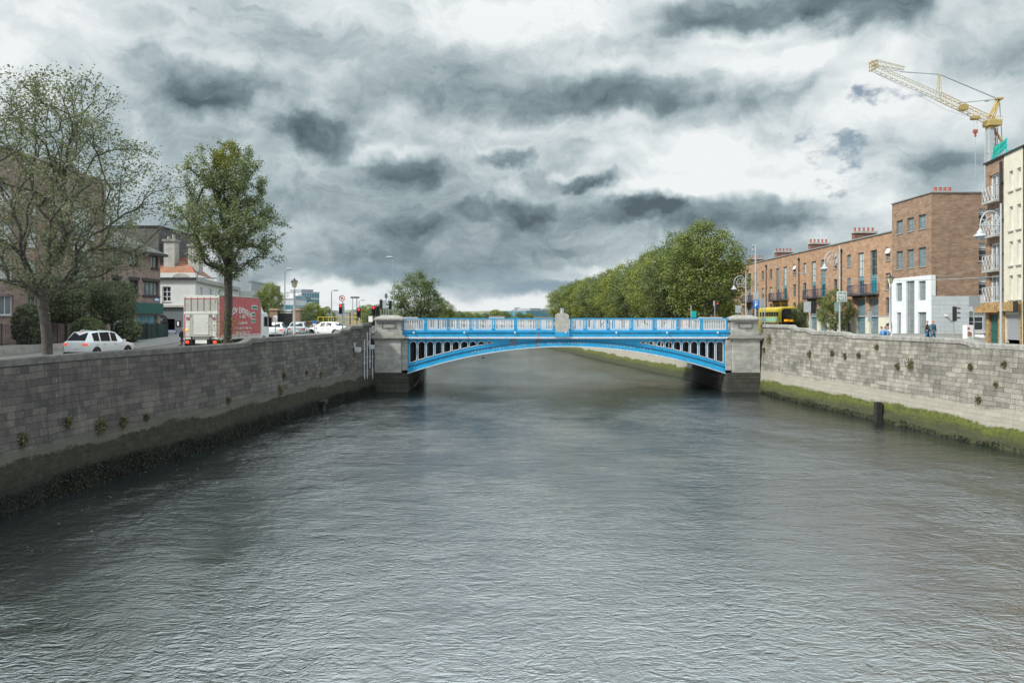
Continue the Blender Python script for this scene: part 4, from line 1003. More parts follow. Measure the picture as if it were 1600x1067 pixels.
# --- white pub building with orange tiles
pb = empty('white_corner_building', (-43.2, 94, 0), 0, 'white rendered building with orange tiled hipped roof above a dark grey ground floor', 'building')
PW = 6.0
mb = MB(); face(mb, -2, PW, 8.15, 11.0, [(2.1,3.1,8.65,10.4)]); shell(mb, -2, PW, 33, 3.6, 11.0, right=False, top=False)
mb.M = Matrix.Translation((PW,0,0)) @ Matrix.Rotation(math.atan2(33,-6.1), 4, 'Z'); face(mb, 0, 33.5, 8.15, 11.0, [(a,a+1.1,8.8,10.4) for a in (3,9,15,21)]); mb.M = None; mb.build('wall', 'render_white', pb)
mb = MB(); face(mb, -2, PW, 3.6, 8.0, [(2.2,3.6,4.2,6.6)], -.04); mb.M = Matrix.Translation((PW,-.04,0)) @ Matrix.Rotation(math.atan2(33,-6.1), 4, 'Z'); face(mb, 0, 33.5, 3.6, 8.0, [], 0); mb.M = None; mb.build('ground_floor_wall', 'render_grey', pb)
mb = MB(); mb.box((-2.1,-.3,7.98),(PW+.12,-.042,8.2)); mb.M = Matrix.Translation((PW,0,0)) @ Matrix.Rotation(math.atan2(33,-6.1), 4, 'Z'); mb.box((.3,-.3,7.98),(33,-.042,8.2)); mb.box((0,-.3,11.0),(33,.35,11.5)); mb.M = None
mb.build('string_course', 'stone_trim', pb)
mb = MB(); mb.box((-2.2,-.3,11.2),(PW+.1,.3,11.45)); mb.build('cornice', 'metal_dark', pb); mb = MB(); mb.box((-2.2,-.1,11.0),(PW+.05,.3,11.2)); mb.build('frieze', 'render_white', pb)
mb = MB(); mb.box((-2.2,-.22,11.452),(PW+.1,.3,12.0)); mb.build('parapet', 'render_white', pb)
window(pb, 2.6, 8.65, 1.0, 1.75, gm='glass_dark', nx=2, nz=(.33,.66), fw=.08, sill='stone_trim')
for a in (3,9,15,21):
    q = Matrix.Translation((PW,0,0)) @ Matrix.Rotation(math.atan2(33,-6.1), 4, 'Z') @ Vector((a+.55,.16,8.8)); window(pb, q.x, q.z, 1.1, 1.6, y=q.y, rz=math.atan2(33,-6.1), gm='glass_dark', nz=(.5,), fw=.08)
mb = MB(); mb.prism([(4.4 - 1.0*math.cos(t*math.pi/10), -.26, 11.45 + .5*math.sin(t*math.pi/10)) for t in range(11)], (0,.2,0)); mb.build('pediment', 'stone_trim', pb)
mb = MB()
for k in range(12):
    t0, t1 = math.pi*k/12, math.pi*(k+1)/12; mb.prism([(1.9+.85*math.cos(t0),-.18,6.4+.75*math.sin(t0)),(1.9+.62*math.cos(t0),-.18,6.4+.55*math.sin(t0)),(1.9+.62*math.cos(t1),-.18,6.4+.55*math.sin(t1)),(1.9+.85*math.cos(t1),-.18,6.4+.75*math.sin(t1))], (0,.13,0))
mb.box((1.0,-.22,6.2),(2.8,-.045,6.4)); mb.build('door_arch', 'metal_dark', pb)
mb = MB(); mb.box((3.7,-.09,5.7),(4.3,-.042,6.4)); p_ = mb.build('poster', 'metal_dark', pb); mb = MB(); mb.box((3.9,-.1,5.82),(4.1,-.09,6.28)); mb.build('poster_picture', 'decal_white', p_)
mb = MB(); Z0, Z1 = 11.9, 13.9
for q in ([(-2.4,.1,Z0),(5.8,.1,Z0),(3.3,4.0,Z1),(-2.4,4.0,Z1)],[(5.8,.1,Z0),(3.0,14,Z0),(1.2,11,Z1),(3.3,4.0,Z1)],[(-2.4,4.0,Z1),(3.3,4.0,Z1),(1.2,11,Z1),(-2.4,11,Z1)]): mb.poly(q)
mb.build('roof', 'orange_tile', pb)
mb = MB(); mb.cyl((5.8,.1,Z0),(3.3,4.0,Z1),.14,n=6); mb.cyl((-2.4,4.0,Z1+.02),(3.3,4,Z1+.02),.13,n=6); mb.build('ridge_tile', 'terracotta', pb)
for x, zt in ((3.1-1.0,15.9),(6.2-1.2,15.3)):
    mb = MB(); mb.box((x-.65,1.9,12.2),(x+.65,3.2,zt)); o = mb.build('chimney', 'stone_trim', pb); m2 = MB(); m2.box((x-.8,1.75,zt),(x+.8,3.35,zt+.25)); m2.build('chimney_cap', 'stone_cap', o)
    m2 = MB(); m2.lathe([(.22,0),(.17,.5),(.2,.55),(.17,.6)], (x+.3,2.5,zt+.25), 8); m2.lathe([(.22,0),(.17,.35),(.17,.4)], (x-.3,2.5,zt+.25), 8); m2.split('chimney_pot', 'stone_cap', o)

# --- distant buildings
def block(name, p, q, depth, z, matn, label, bands=(), cat='building', rooms=None, zg=4):
    """box with its front from world p to q (x, y)"""
    d = Vector((q[0]-p[0], q[1]-p[1], 0)); a = math.atan2(d.y, d.x); L_ = d.length
    r = empty(name, (p[0], p[1], 0), a, label, cat); mb = MB(); mb.box((0,0,zg),(L_,depth,z)); mb.build('wall', matn, r)
    mb = MB(); mb.box((-.1,-.1,z),(L_+.1,depth+.1,z+.3)); mb.build('roof', 'office_grey', r)
    for (z0, z1, m2, n) in bands:
        mb = MB(); k = 0
        for i in range(n): mb.box((L_*(i+.08)/n,-.06,z0),(L_*(i+.92)/n,-.003,z1)); 
        for i in range(max(2, int(depth/(L_/n)))): 
            nn = max(2, int(depth/(L_/n))); mb.box((L_+.003, depth*(i+.08)/nn, z0),(L_+.06, depth*(i+.92)/nn, z1))
        mb.build('window_band', m2, r)
    if rooms:
        mb = MB()
        for (a0, a1, b0, b1, zz) in rooms: mb.box((L_*a0,depth*b0,z+.3),(L_*a1,depth*b1,zz))
        mb.build('plant_room', 'office_grey', r)
    return r
block('warehouse', (X(392,200),200), (X(438,237),237), 40, 15.8, 'office_grey', 'long grey panelled building behind the red lorry and the second tree', [(7,9,'glass_dark',9),(13.4,13.6,'office_white',1),(11,11.15,'office_white',1)])
block('office_block', (X(352,190),190), (X(393,196),196), 18, 15.4, 'office_white', 'low pale office block left of the long grey panelled building', [(6,8,'glass_dark',8),(10,12,'glass_dark',8)])
block('office_block', (X(438,262),262), (X(462,262),262), 14, 12.8, 'office_white', 'white and blue office block left of the glass tower', [(6,7.6,'glass_teal',6),(9.6,11,'glass_teal',6)])
block('glass_annexe', (X(460,330),330), (X(473,330),330), 20, 15.6, 'glass_teal', 'low teal glazed wing on the left side of the glass tower', [(6,9,'office_white',5)])
block('glass_tower', (X(471,340),340), (X(499,346),346), 14, 17.6, 'office_white', 'teal glazed office tower with a stepped plant room in the distance on the left', [(5+k*2.6,6.9+k*2.6,'glass_teal',7) for k in range(5)], rooms=[(.1,.75,.1,.8,19.0)])
block('office_building', (X(800,560),560), (X(820,560),560), 14, 12.2, 'office_white', 'pale grey distant office with a stepped roof left of the tan building', [(6,7.5,'office_grey',5),(9,10.5,'office_grey',5)], rooms=[(.2,.6,.1,.8,14.2)])
block('office_building', (X(816,540),540), (X(826,540),540), 14, 10.6, 'office_tan', 'narrow tan distant building beside the glazed office', [(6,7.5,'office_grey',2)])
block('office_building', (X(822,520),520), (X(868,535),535), 20, 11.3, 'glass_teal', 'wide blue glazed office over a tan base in the far distance', [(4.5,7.4,'office_tan',1)], rooms=[(.2,.55,.1,.8,13.2),(.6,.98,.1,.8,12.9)])
block('low_building', (X(764,330),330), (X(788,330),330), 8, 7.2, 'office_white', 'low white building on the far left bank below the wooded skyline', [(5,6,'office_grey',5)])
for i, (a, b, z, l) in enumerate(((506,520,9.3,'grey roofed houses far off between the lamp and the round sign'),(524,546,8.6,'pale far off sheds right of the round road sign'),(548,575,9.0,'tan far off houses under the floodlight mast'))):
    block('distant_house', (X(a,300),300), (X(b,300),300), 8, z, ['office_white','office_grey','office_tan'][i], l, [(6,7,'office_grey',6)])
# hills
mb = MB(); n = 60
for i in range(n):
    xa, xb = -900 + 1500*i/n, -900 + 1500*(i+1)/n
    ha, hb = (12 + 16*(.5+.5*noise.noise(Vector((x*.006, 3, 1)))) for x in (xa, xb))
    mb.poly([(xa,1400,0),(xb,1400,0),(xb,1500,hb),(xa,1500,ha)]); mb.poly([(xa,1500,ha),(xb,1500,hb),(xb,1900,0),(xa,1900,0)])
tag(mb.build('hills', 'leaf_hedge'), kind='structure')

# --- brick gateway, boundary wall, barriers
gw = empty('gateway', (X(446,90), 90, gl(90)), 0, 'brown brick gate piers with a tall black gate behind the heritage lamp', 'gateway')
z0 = 0
for px in (429, 464):
    mb = MB(); x = X(px,90)-X(446,90); mb.box((x-.42,-.4,-.6),(x+.42,.4,2.5)); mb.box((x-.5,-.48,2.5),(x+.5,.48,2.72), .1); mb.build('gate_pier', 'brick_brown', gw)
mb = MB(); xa, xb = X(434,90)-X(446,90), X(458.5,90)-X(446,90)
for k in range(22): x = xa + (xb-xa)*(k+.5)/22; mb.box((x-.03,-.03,-.4),(x+.03,.03,2.2))
mb.box((xa,-.05,1.9),(xb,.05,2.0)); mb.box((xa,.04,-.4),(xb,.06,2.1)); mb.build('gate', 'metal_dark', gw)
mb = MB(); mb.box((xa-.1,-.12,2.3),(xb+.1,.1,2.42)); mb.build('gate_beam', 'metal_dark', gw)
mb = MB(); mb.box((X(400,90),90.2,3.8),(X(424,90),90.6,7.0)); mb.box((X(400,90)-.1,90.1,7.0),(X(424,90),90.7,7.15)); tag(mb.build('boundary_wall', 'brick_brown'), 'brown brick boundary wall left of the gate piers, behind the lorry cab', 'wall')
mb = MB(); a = (X(469,90),90); mb.box((a[0],90.2,3.8),(X(497,90),90.6,6.25)); mb.box((a[0],90.1,6.25),(X(497,90)+.1,90.7,6.4)); mb.box((X(497,90)+.1,90.2,3.8),(X(520,90),90.6,6.0)); mb.box((X(528,90),91,3.8),(X(552,90),91.4,5.9)); tag(mb.build('boundary_wall', 'brick_brown'), 'low brown brick boundary wall right of the gate piers', 'wall')
yb = empty('yellow_barrier', (X(497,98), 98, gl(98)), 0, 'yellow painted steel barrier frames beyond the brick wall by the junction', 'barrier')
mb = MB(); w_ = X(562,98) - X(497,98)
for k in range(9): mb.cyl((w_*k/8,0,-.4),(w_*k/8,0,1.95),.06,n=6)
mb.cyl((0,0,1.9),(w_,0,1.9),.05,n=6); mb.cyl((0,0,1.3),(w_,0,1.3),.03,n=6); mb.build('rail', 'yellow_paint', yb)
# railings and low wall in front of the left garden
p0, p1 = Vector((-36.0, 50, 0)), Vector((-31.2, 69.5, 0)); p00 = Vector((-38.2, 41, 0))
lw = empty('garden_wall', (p0.x, p0.y, 0), 0, 'low pale stone garden wall under the black railings', 'wall')
mb = MB()
for a, b in ((p00,p0),(p0,p1)):
    d = (b-a).normalized(); n = Vector((-d.y, d.x, 0))*.22; a_, b_ = a-p0, b-p0
    mb.prism([a_-n+Vector((0,0,3.9)), b_-n+Vector((0,0,3.9)), b_+n+Vector((0,0,3.9)), a_+n+Vector((0,0,3.9))], (0,0,.92))
mb.build('wall_body', 'stone_trim', lw)
fr = empty('garden_railings', (p0.x, p0.y, 0), 0, 'black iron railings on the low garden wall on the left bank', 'railings')
mb = MB(); pm = MB()
for a, b in ((p00,p0),(p0,p1)):
    a_, b_ = a-p0, b-p0; L_ = (b_-a_).length; n = int(L_/.13)
    for z in (4.95, 6.2): mb.cyl(a_+Vector((0,0,z)), b_+Vector((0,0,z)), .022, n=4)
    for i in range(n): c_ = a_.lerp(b_, i/n); mb.cyl(c_+Vector((0,0,4.83)), c_+Vector((0,0,6.28)), .011, n=4, caps=False)
    for i in range(int(L_/2.4)+1): c_ = a_.lerp(b_, i*2.4/L_); pm.cyl(c_+Vector((0,0,4.8)), c_+Vector((0,0,6.35)), .04, n=6)
mb.build('bars', 'metal_dark', fr); pm.split('post', 'metal_dark', fr)
q0, q1 = Vector((-31.6, 67.2, 0)), Vector((-32.4, 74.5, 0)); d = (q1-q0).normalized()
gf = empty('green_fence', q0, 0, 'dark green close boarded metal fence beside the green shopfront', 'fence')
mb = MB(); q2 = Vector((X(215,68.5),68.5,0)); q3 = Vector((X(262,71.5),71.5,0))
d = (q3-q2); L_ = d.length; d.normalize(); nn = int(L_/.16)
for i in range(nn): c_ = q2-q0 + d*(i*.16); n_ = Vector((-d.y,d.x,0))*.02; mb.prism([c_-n_+Vector((0,0,4.6)), c_+d*.14-n_+Vector((0,0,4.6)), c_+d*.14+n_+Vector((0,0,4.6)), c_+n_+Vector((0,0,4.6))], (0,0,1.62))
mb.build('boards', 'fence_green', gf)
mb = MB()
for i in range(4): c_ = q2-q0 + d*(L_*i/3); mb.box((c_.x-.06,c_.y-.12,4.4),(c_.x+.06,c_.y-.03,6.3))
mb.split('post', 'fence_green', gf)
mb = MB(); c_ = q2; mb.prism([q2+Vector((-2,.3,3.9)), q3+Vector((1.5,-.4,3.9)), q3+Vector((1.5,.0,3.9)), q2+Vector((-2,.7,3.9))], (0,0,.65)); tag(mb.build('kerb_wall', 'stone_trim'), 'low stone kerb wall at the foot of the green fence', 'wall')
# ================================================================ TREES
def grow(trunk, tips, k_len=.25, seg=.45, wob=.06, rtip=.012, expo=2.35, up=.3, seed=1):
    rg = np.random.default_rng(seed)
    N = [np.array(p, float) for p in trunk]; par = [-1] + list(range(len(trunk) - 1)); D = []
    for i in range(len(N)): d = N[i] - N[max(i-1,0)] if i else N[1] - N[0]; D.append(d / np.linalg.norm(d))
    PL = [0.0]
    for i in range(1, len(N)): PL.append(PL[-1] + np.linalg.norm(N[i] - N[i-1]))
    allow0 = max(0, len(trunk) - 4); ends = []
    top = N[-1]; order = np.argsort(np.linalg.norm(tips - top, axis=1))
    for ti in order:
        tp = tips[ti]; A = np.array(N); Dm = np.array(D); pl = np.array(PL)
        v = tp - A; L_ = np.linalg.norm(v, axis=1) + 1e-6; cs = (v * Dm).sum(1) / L_
        cost = L_ * (1 + 2.2 * np.clip(.88 - cs, 0, 2)) + k_len * pl; cost[:allow0] += 1e3; cost[L_ < .12] += 50
        j = int(np.argmin(cost)); p0 = N[j]; d0 = D[j]; Lj = L_[j]
        n = max(1, int(round(Lj / seg))); c1 = p0 + (d0 * .55 + np.array((0,0,up*.3))) * Lj * .4; prev = j
        for s in range(1, n + 1):
            t = s / n; q = (1-t)**2 * p0 + 2*(1-t)*t * c1 + t*t * tp
            if s < n: q = q + rg.normal(0, wob, 3) * seg
            d = q - N[prev]; l = np.linalg.norm(d)
            if l < 1e-4: continue
            N.append(q); par.append(prev); D.append(d / l); PL.append(PL[prev] + l); prev = len(N) - 1
        ends.append(prev)
    n = len(N); ar = np.zeros(n)
    for e in ends: ar[e] += rtip ** expo
    for i in range(n - 1, 0, -1):
        ar[par[i]] += max(ar[i], rtip ** expo) if True else 0
    rad = np.maximum(ar, rtip ** expo) ** (1 / expo)
    return np.array(N), par, rad, ends
def wood_mesh(name, N, par, rad, matn, rmin=0, trunk_r=None, flare=1.25, taper_n=0):
    V = []; Fc = []; n = len(N); ring = {}
    if trunk_r:
        s = trunk_r / rad[0]; rad = rad * (1 + (s - 1) * np.clip((rad - rad.min()) / (rad[0] - rad.min()), 0, 1) ** .6)
    def mk(p, d, r, k):
        q = Vector(d).to_track_quat('Z', 'Y'); ax = q @ Vector((1,0,0)); ay = q @ Vector((0,1,0)); b = len(V)
        for i in range(k):
            t = 2*math.pi*i/k; V.append(tuple(Vector(p) + (ax*math.cos(t) + ay*math.sin(t)) * r))
        return b
    for i in range(1, n):
        a, b = N[par[i]], N[i]; d = b - a
        if np.linalg.norm(d) < 1e-5 or rad[i] < rmin: continue
        k = 10 if rad[i] > .1 else (6 if rad[i] > .04 else (4 if rad[i] > .02 else 3))
        r0 = min(rad[par[i]], rad[i] * 1.35)
        if par[i] == 0: r0 = rad[0] * flare
        A = mk(a, d, r0, k); B = mk(b, d, rad[i], k)
        for q in range(k): Fc.append((A+q, A+(q+1)%k, B+(q+1)%k, B+q))
    me = bpy.data.meshes.new(name); me.from_pydata(V, [], Fc); me.materials.append(M[matn]); me.shade_smooth(); return me
def leaf_mesh(name, pts, size, matn, seed=1, flat=.35, mats2=None, mask=None):
    rg = np.random.default_rng(seed); n = len(pts); nrm = rg.normal(0, 1, (n, 3)); nrm[:, 2] = np.abs(nrm[:, 2]) + flat
    nrm /= np.linalg.norm(nrm, axis=1)[:, None]; a = rg.normal(0, 1, (n, 3)); u = np.cross(nrm, a); u /= np.linalg.norm(u, axis=1)[:, None] + 1e-9; v = np.cross(nrm, u)
    s = (size * rg.uniform(.6, 1.3, n))[:, None]
    q = np.stack([pts - u*s*.55, pts - v*s*.33 + nrm*s*.08, pts + u*s*.6, pts + v*s*.33 + nrm*s*.08], 1).reshape(-1, 3)
    me = bpy.data.meshes.new(name); me.vertices.add(4*n); me.vertices.foreach_set('co', q.ravel().astype(np.float32))
    me.loops.add(4*n); me.loops.foreach_set('vertex_index', np.arange(4*n, dtype=np.int32)); me.polygons.add(n)
    me.polygons.foreach_set('loop_start', np.arange(0, 4*n, 4, dtype=np.int32))
    me.materials.append(M[matn])
    if mats2: me.materials.append(M[mats2]); me.polygons.foreach_set('material_index', mask.astype(np.int32))
    me.update(calc_edges=True); me.validate(); return me
def env_tips(n, prof, seed, cx=(0,0), bias=.45, lump=.22, drift=None, up_to=None):
    """prof: (z, radius) ; samples points inside the revolved outline, biased outward, with lumps"""
    rg = np.random.default_rng(seed); zs = [p[0] for p in prof]; rs = [p[1] for p in prof]; out = []
    rm = max(rs)
    while len(out) < n:
        z = rg.uniform(zs[0], zs[-1]); r = np.interp(z, zs, rs)
        if rg.random() > (r / rm) ** 1.3 + .06: continue
        a = rg.uniform(0, 2*math.pi); lm = 1 + lump * noise.noise(Vector((math.cos(a)*1.6, math.sin(a)*1.6, z*.45 + seed))) * 2
        rr = r * lm * rg.random() ** bias
        out.append((cx[0] + rr*math.cos(a) + (drift[0]*(z-zs[0]) if drift else 0), cx[1] + rr*math.sin(a) + (drift[1]*(z-zs[0]) if drift else 0), z))
    return np.array(out)
def leaves_round(N, par, rad, ends, per, spread, seed, rmax=.02, upw=.1):
    rg = np.random.default_rng(seed); idx = [i for i in range(len(N)) if rad[i] < rmax and par[i] >= 0]; P0 = []
    ee = set(ends)
    for i in idx:
        k = per * (3.4 if i in ee else .55); k = int(k + rg.random()); t = rg.random((k, 1))
        p = N[par[i]] * t + N[i] * (1 - t) + rg.normal(0, spread, (k, 3)); p[:, 2] += upw * rg.random(k) * spread; P0.append(p)
    return np.concatenate(P0)
def make_tree(name, loc, trunk, tips, tr, per, spread, lsize, leafm, barkm, label, cat='tree', group=None, seed=1, rmax=.022, k_len=.25, seg=.45, up=.3, wob=.25, yellow=None, extra=None, rtip=.011):
    N, par, rad, ends = grow(trunk, tips, seed=seed, k_len=k_len, seg=seg, up=up, wob=wob, rtip=rtip)
    root = empty(name, loc, 0, label, cat, group)
    inst('trunk', wood_mesh('trunk', N, par, rad, barkm, trunk_r=tr), root, (0,0,0))
    lp = leaves_round(N, par, rad, ends, per, spread, seed + 5, rmax)
    if extra is not None: lp = np.concatenate([lp, extra])
    mask = None
    if yellow: mask = yellow(lp)
    inst('crown', leaf_mesh('crown', lp, lsize, leafm, seed + 9, mats2='leaf_young' if yellow else None, mask=mask), root, (0,0,0)); return root, len(lp)
# big multi stemmed tree, far left
g0 = gl(34) + .1; sc = 34 / F
tips = env_tips(1050, [(3.6,1.4),(4.4,3.2),(5.4,5.2),(6.6,5.9),(7.8,5.6),(9.2,4.8),(10.6,4.0),(11.8,3.0),(12.9,1.4)], 3, bias=.55, lump=.5)
tips[:, 0] -= .1
r1, n1_ = make_tree('maple_tree', (X(71,34), 34, g0), [(.12,0,0),(.10,0,.8),(.06,0,1.6),(0,0,2.4),(-.10,0,3.1),(-.16,.0,3.6)], tips, .21, 10, .20, .108, 'leaf_grey', 'bark', 'largest tree, spreading and grey green, by the left river wall, cut by the left edge', group=None, seed=2, k_len=.05, up=.9, wob=.10, rmax=.05)
# vase shaped tree in front of the lorry
g0 = gl(50) + .1
tips = env_tips(900, [(5.0,.7),(5.8,1.8),(6.9,2.8),(8.0,3.4),(9.4,2.9),(10.8,2.6),(12.2,2.3),(12.9,1.7),(13.6,.9)], 8, bias=.55, lump=.5)
tips[:, 0] += .05
ex = np.concatenate([rng.normal(0, 1, (240,3)) * (.55,.3,.55) + (0,-.1,2.0), rng.normal(0, 1, (120,3)) * (.32,.25,.5) + (-.2,-.1,.9), rng.normal(0,1,(70,3))*(.3,.2,.4)+(-.3,-.1,4.0)])
r2, n2_ = make_tree('maple_tree', (X(356,50), 50, g0), [(0,0,0),(-.02,0,1.2),(0,0,2.4),(.04,0,3.6),(.02,0,4.6),(0,0,5.4)], tips, .24, 12, .14, .12, 'leaf_maple', 'bark_dark', 'tall vase shaped tree standing in front of the red curtain sided lorry', seed=4, k_len=.03, up=1.3, wob=.10, rmax=.05,
    yellow=lambda lp: ((np.abs(lp[:,2] - 2.0) < 1.5) | ((lp[:,2] > 11.6) & (np.sin(lp[:,0]*2.2+1) > .35))) , extra=ex)
print('near tree leaves', n1_, n2_)
# plane trees along the right bank beyond the bridge
PV = []
for v in range(3):
    tp = env_tips(420, [(2.6,2.8),(4.0,4.6),(6.5,5.6),(9,5.4),(11,4.6),(13,3.0),(14.5,1.0)], 20 + v, bias=.33, lump=.3)
    N, par, rad, ends = grow([(0,0,0),(.05,0,1.2),(0,.05,2.4),(0,0,3.4)], tp, seed=30+v, seg=.8, wob=.25, rtip=.02, k_len=.15)
    wm = wood_mesh('trunk', N, par, rad, 'bark', rmin=.021, trunk_r=.32)
    rg = np.random.default_rng(v); lp = []
    for e in ends:
        k = 54; p = N[e] + rg.normal(0, .46, (k, 3)) * (1, 1, .8); lp.append(p)
    lp = np.concatenate(lp); PV.append((wm, leaf_mesh('crown', lp, .27, ['leaf_plane','leaf_plane_dark','leaf_plane_lime'][v], v, flat=.6)))
def plane_tree(x, y, g, h, rz, v, label, group, name='plane_tree', wide=1.0):
    root = empty(name, (x, y, g), rz, label, 'tree', group); s = h / 15.0; root.scale = (s*wide, s*wide, s)
    inst('trunk', PV[v][0], root, (0,0,0)); inst('crown', PV[v][1], root, (0,0,0)); return root
spots = []
rows = [(1103,107,15.4,1.0),(1062,116,15.2,1.0),(1034,124,13.3,.95),(1018,134,13.6,1.0),(997,146,13.4,1.0),(974,158,13.2,1.0),(957,172,13.0,1.05),(938,187,13.0,1.05),(921,204,13.0,1.05),(906,224,13.2,1.1),(893,246,13.4,1.1),(882,270,13.6,1.2),(1078,130,14.6,1.0)]
names = ['nearest and tallest plane tree, beyond the right end of the bridge by the terrace','second tall plane tree from the right in the riverside row','third plane tree from the right in the riverside row','fourth plane tree from the right in the riverside row','fifth plane tree from the right in the riverside row','sixth plane tree from the right in the riverside row','seventh plane tree from the right in the riverside row','eighth plane tree from the right in the riverside row','ninth plane tree from the right in the riverside row','fourth plane tree from the far left end of the riverside row','third plane tree from the far left end of the riverside row','leftmost and farthest plane tree of the riverside row','tall plane tree filling the gap behind the two nearest of the row']
for i, (px, y, h, w_) in enumerate(rows): plane_tree(X(px, y), y, 4.4, h, i * 1.9 + .4, i % 3, names[i], 'plane trees along the right bank', wide=w_)
plane_tree(X(650,104), 104, 4.6, 8.3, 2.1, 1, 'round bushy tree over the left end of the bridge railing', None, 'riverside_tree', 1.12)
plane_tree(X(688,138), 138, 4.4, 5.8, .7, 0, 'small low tree right of the bushy tree over the left end of the bridge', None, 'riverside_tree', 1.25)
plane_tree(X(489,128), 128, 4.3, 5.0, 1.1, 2, 'round street tree in front of the glass tower', None, 'street_tree', 1.25)
plane_tree(X(510,150), 150, 4.3, 4.6, 3.1, 0, 'small far tree right of the round tree by the glass tower', None, 'street_tree', 1.1)
plane_tree(X(470,118), 118, 4.3, 4.0, 5.1, 1, 'low leafy tree peeping over the brick wall left of the round tree', None, 'street_tree', 1.2)
plane_tree(X(421,112), 112, 4.3, 7.6, 2.0, 2, 'thin pale tree behind the lorry cab and gate piers', None, 'street_tree', .75)
plane_tree(X(1306,96), 96, 4.3, 6.0, 2.6, 0, 'small dark street tree before the terrace, behind the square map sign', None, 'street_tree', .9)
plane_tree(X(1256,112), 112, 4.2, 5.0, .6, 1, 'small dark street tree just right of the yellow bus', None, 'street_tree', .9)
plane_tree(X(1139,104), 104, 4.2, 5.2, 4.6, 2, 'small green street tree left of the right bridge pylon', None, 'street_tree', .8)
far = [(703,300,5.4),(716,330,5.6),(730,350,5.4),(745,360,4.9),(758,370,5.0),(775,400,7.0),(790,390,5.9),(812,420,5.6),(826,430,5.2),(690,260,5.6),(592,170,5.5),(575,200,6.0)]
for i, (px, y, h) in enumerate(far): plane_tree(X(px, y), y, 4.2, h, i * 2.3, i % 3, 'far tree of the low wooded skyline, %s' % ['its left end','left of the low white building','just left of the low white building','behind the low white building on the left','behind the low white building','right of the low white building, tallest','between the low white building and the pale office','in front of the pale stepped office','in front of the tan building','the very left beside the small low tree','the junction right of the red signals','the junction behind the second red signal'][i], 'far trees on the skyline', wide=1.6)
# trimmed evergreen shrubs in the left garden
def shrub(name, px, Y, y0, y1, wpx, n, size, leafm, label, group=None, boxy=.5, stem=True, zb=4.5):
    g_ = zb; x = X(px, Y); rx = wpx * Y / F / 2; zt = Z(y0, Y); zb_ = Z(y1, Y); rz_ = (zt - zb_) / 2; zc = (zt + zb_) / 2 - g_
    rg = np.random.default_rng(int(px)); v = rg.normal(0, 1, (n, 3)); v /= np.linalg.norm(v, axis=1)[:, None]
    pw = 1 / (np.abs(v) ** (2 + boxy * 3)).sum(1) ** (1 / (2 + boxy * 3)); 
    lm = np.array([1 + .11 * noise.noise(Vector(q * 2.3) + Vector((px, 0, 0))) + .07 * noise.noise(Vector(q * 6) + Vector((px, 0, 0))) for q in v]); pts = v * (pw * lm * rg.uniform(.84, 1.03, n) )[:, None] * (rx, rx * .9, rz_) + (0, 0, zc)
    root = empty(name, (x, Y, g_), 0, label, 'shrub', group)
    inst('crown', leaf_mesh('crown', pts, size, leafm, int(px) + 3, flat=.1), root, (0,0,0))
    mb = MB(); rows_ = 8; k = 12
    pr = [(max(.02, math.sin(math.pi * i / rows_)) ** (.7) * rx * .8, zc - rz_ * .8 * math.cos(math.pi * i / rows_)) for i in range(rows_ + 1)]
    mb.lathe(pr, n=k); mb.build('inner_foliage', leafm, root)
    if stem: mb = MB(); mb.cyl((0,0,-.3),(0,0,zc),.12,.1,8); mb.build('trunk', 'bark_dark', root)
gsh = 'clipped evergreens in the left garden'
shrub('clipped_shrub', 4, 62, 432, 512, 72, 9000, .15, 'leaf_hedge', 'large clipped evergreen shrub at the left edge of the photo', gsh)
shrub('clipped_shrub', 52, 66, 437, 500, 36, 4500, .15, 'leaf_hedge', 'dark clipped shrub directly behind the trunk of the largest tree', gsh)
shrub('clipped_shrub', 103, 64, 434, 503, 58, 8500, .15, 'leaf_hedge', 'large clipped evergreen shrub just right of the largest tree trunk', gsh)
shrub('clipped_shrub', 175, 68, 441, 503, 60, 8500, .15, 'leaf_hedge', 'flat topped clipped evergreen in front of the purple corner building', gsh, boxy=1)
shrub('garden_shrub', 45, 57.5, 474, 545, 48, 3500, .2, 'leaf_grey', 'pale leafy shrub spilling over the railings left of the tree trunk', None, 0, False)
shrub('garden_shrub', 137, 62.5, 497, 540, 46, 3000, .17, 'leaf_maple', 'yellow green low shrub above the roof of the white estate car', None, .2, False)
shrub('garden_shrub', 200, 66, 500, 534, 38, 2500, .2, 'leaf_hedge', 'low leafy shrub at the left end of the green fence', None, .2, False)
# ================================================================ VEHICLES
def wheel_mesh(r=.33, w=.22):
    mb = MB(); n = 20
    pr = [(r*.62,-w/2),(r*.93,-w/2),(r,-w*.32),(r,w*.32),(r*.93,w/2),(r*.62,w/2)]
    rows = [[mb.vert((a*math.cos(2*math.pi*k/n), z, a*math.sin(2*math.pi*k/n))) for k in range(n)] for a, z in pr]
    for a, b in zip(rows, rows[1:] + [rows[0]]):
        for k in range(n): mb.f.append([a[k], b[k], b[(k+1)%n], a[(k+1)%n]]); mb.mi.append(0); mb.uv.append(None)
    ty = mb.mesh('tyre', 'plastic_black', True)
    mb = MB(); mb.cyl((0,-w*.35,0),(0,w*.35,0),r*.62,n=n); 
    for s in (-1,1):
        for k in range(5): a = 2*math.pi*k/5; mb.cyl((0,s*w*.4,0),(r*.56*math.cos(a),s*w*.42,r*.56*math.sin(a)),.035,.03,5)
        mb.cyl((0,s*w*.35,0),(0,s*w*.45,0),r*.16,n=8)
    return ty, mb.mesh('rim', 'metal_pale')
WH = wheel_mesh()
def wheels(root, pos, r=.33):
    for x, y in pos:
        o = inst('wheel', WH[0], root, (x, y, r)); o.scale = (r/.33,)*3; inst('rim', WH[1], o, (0,0,0))
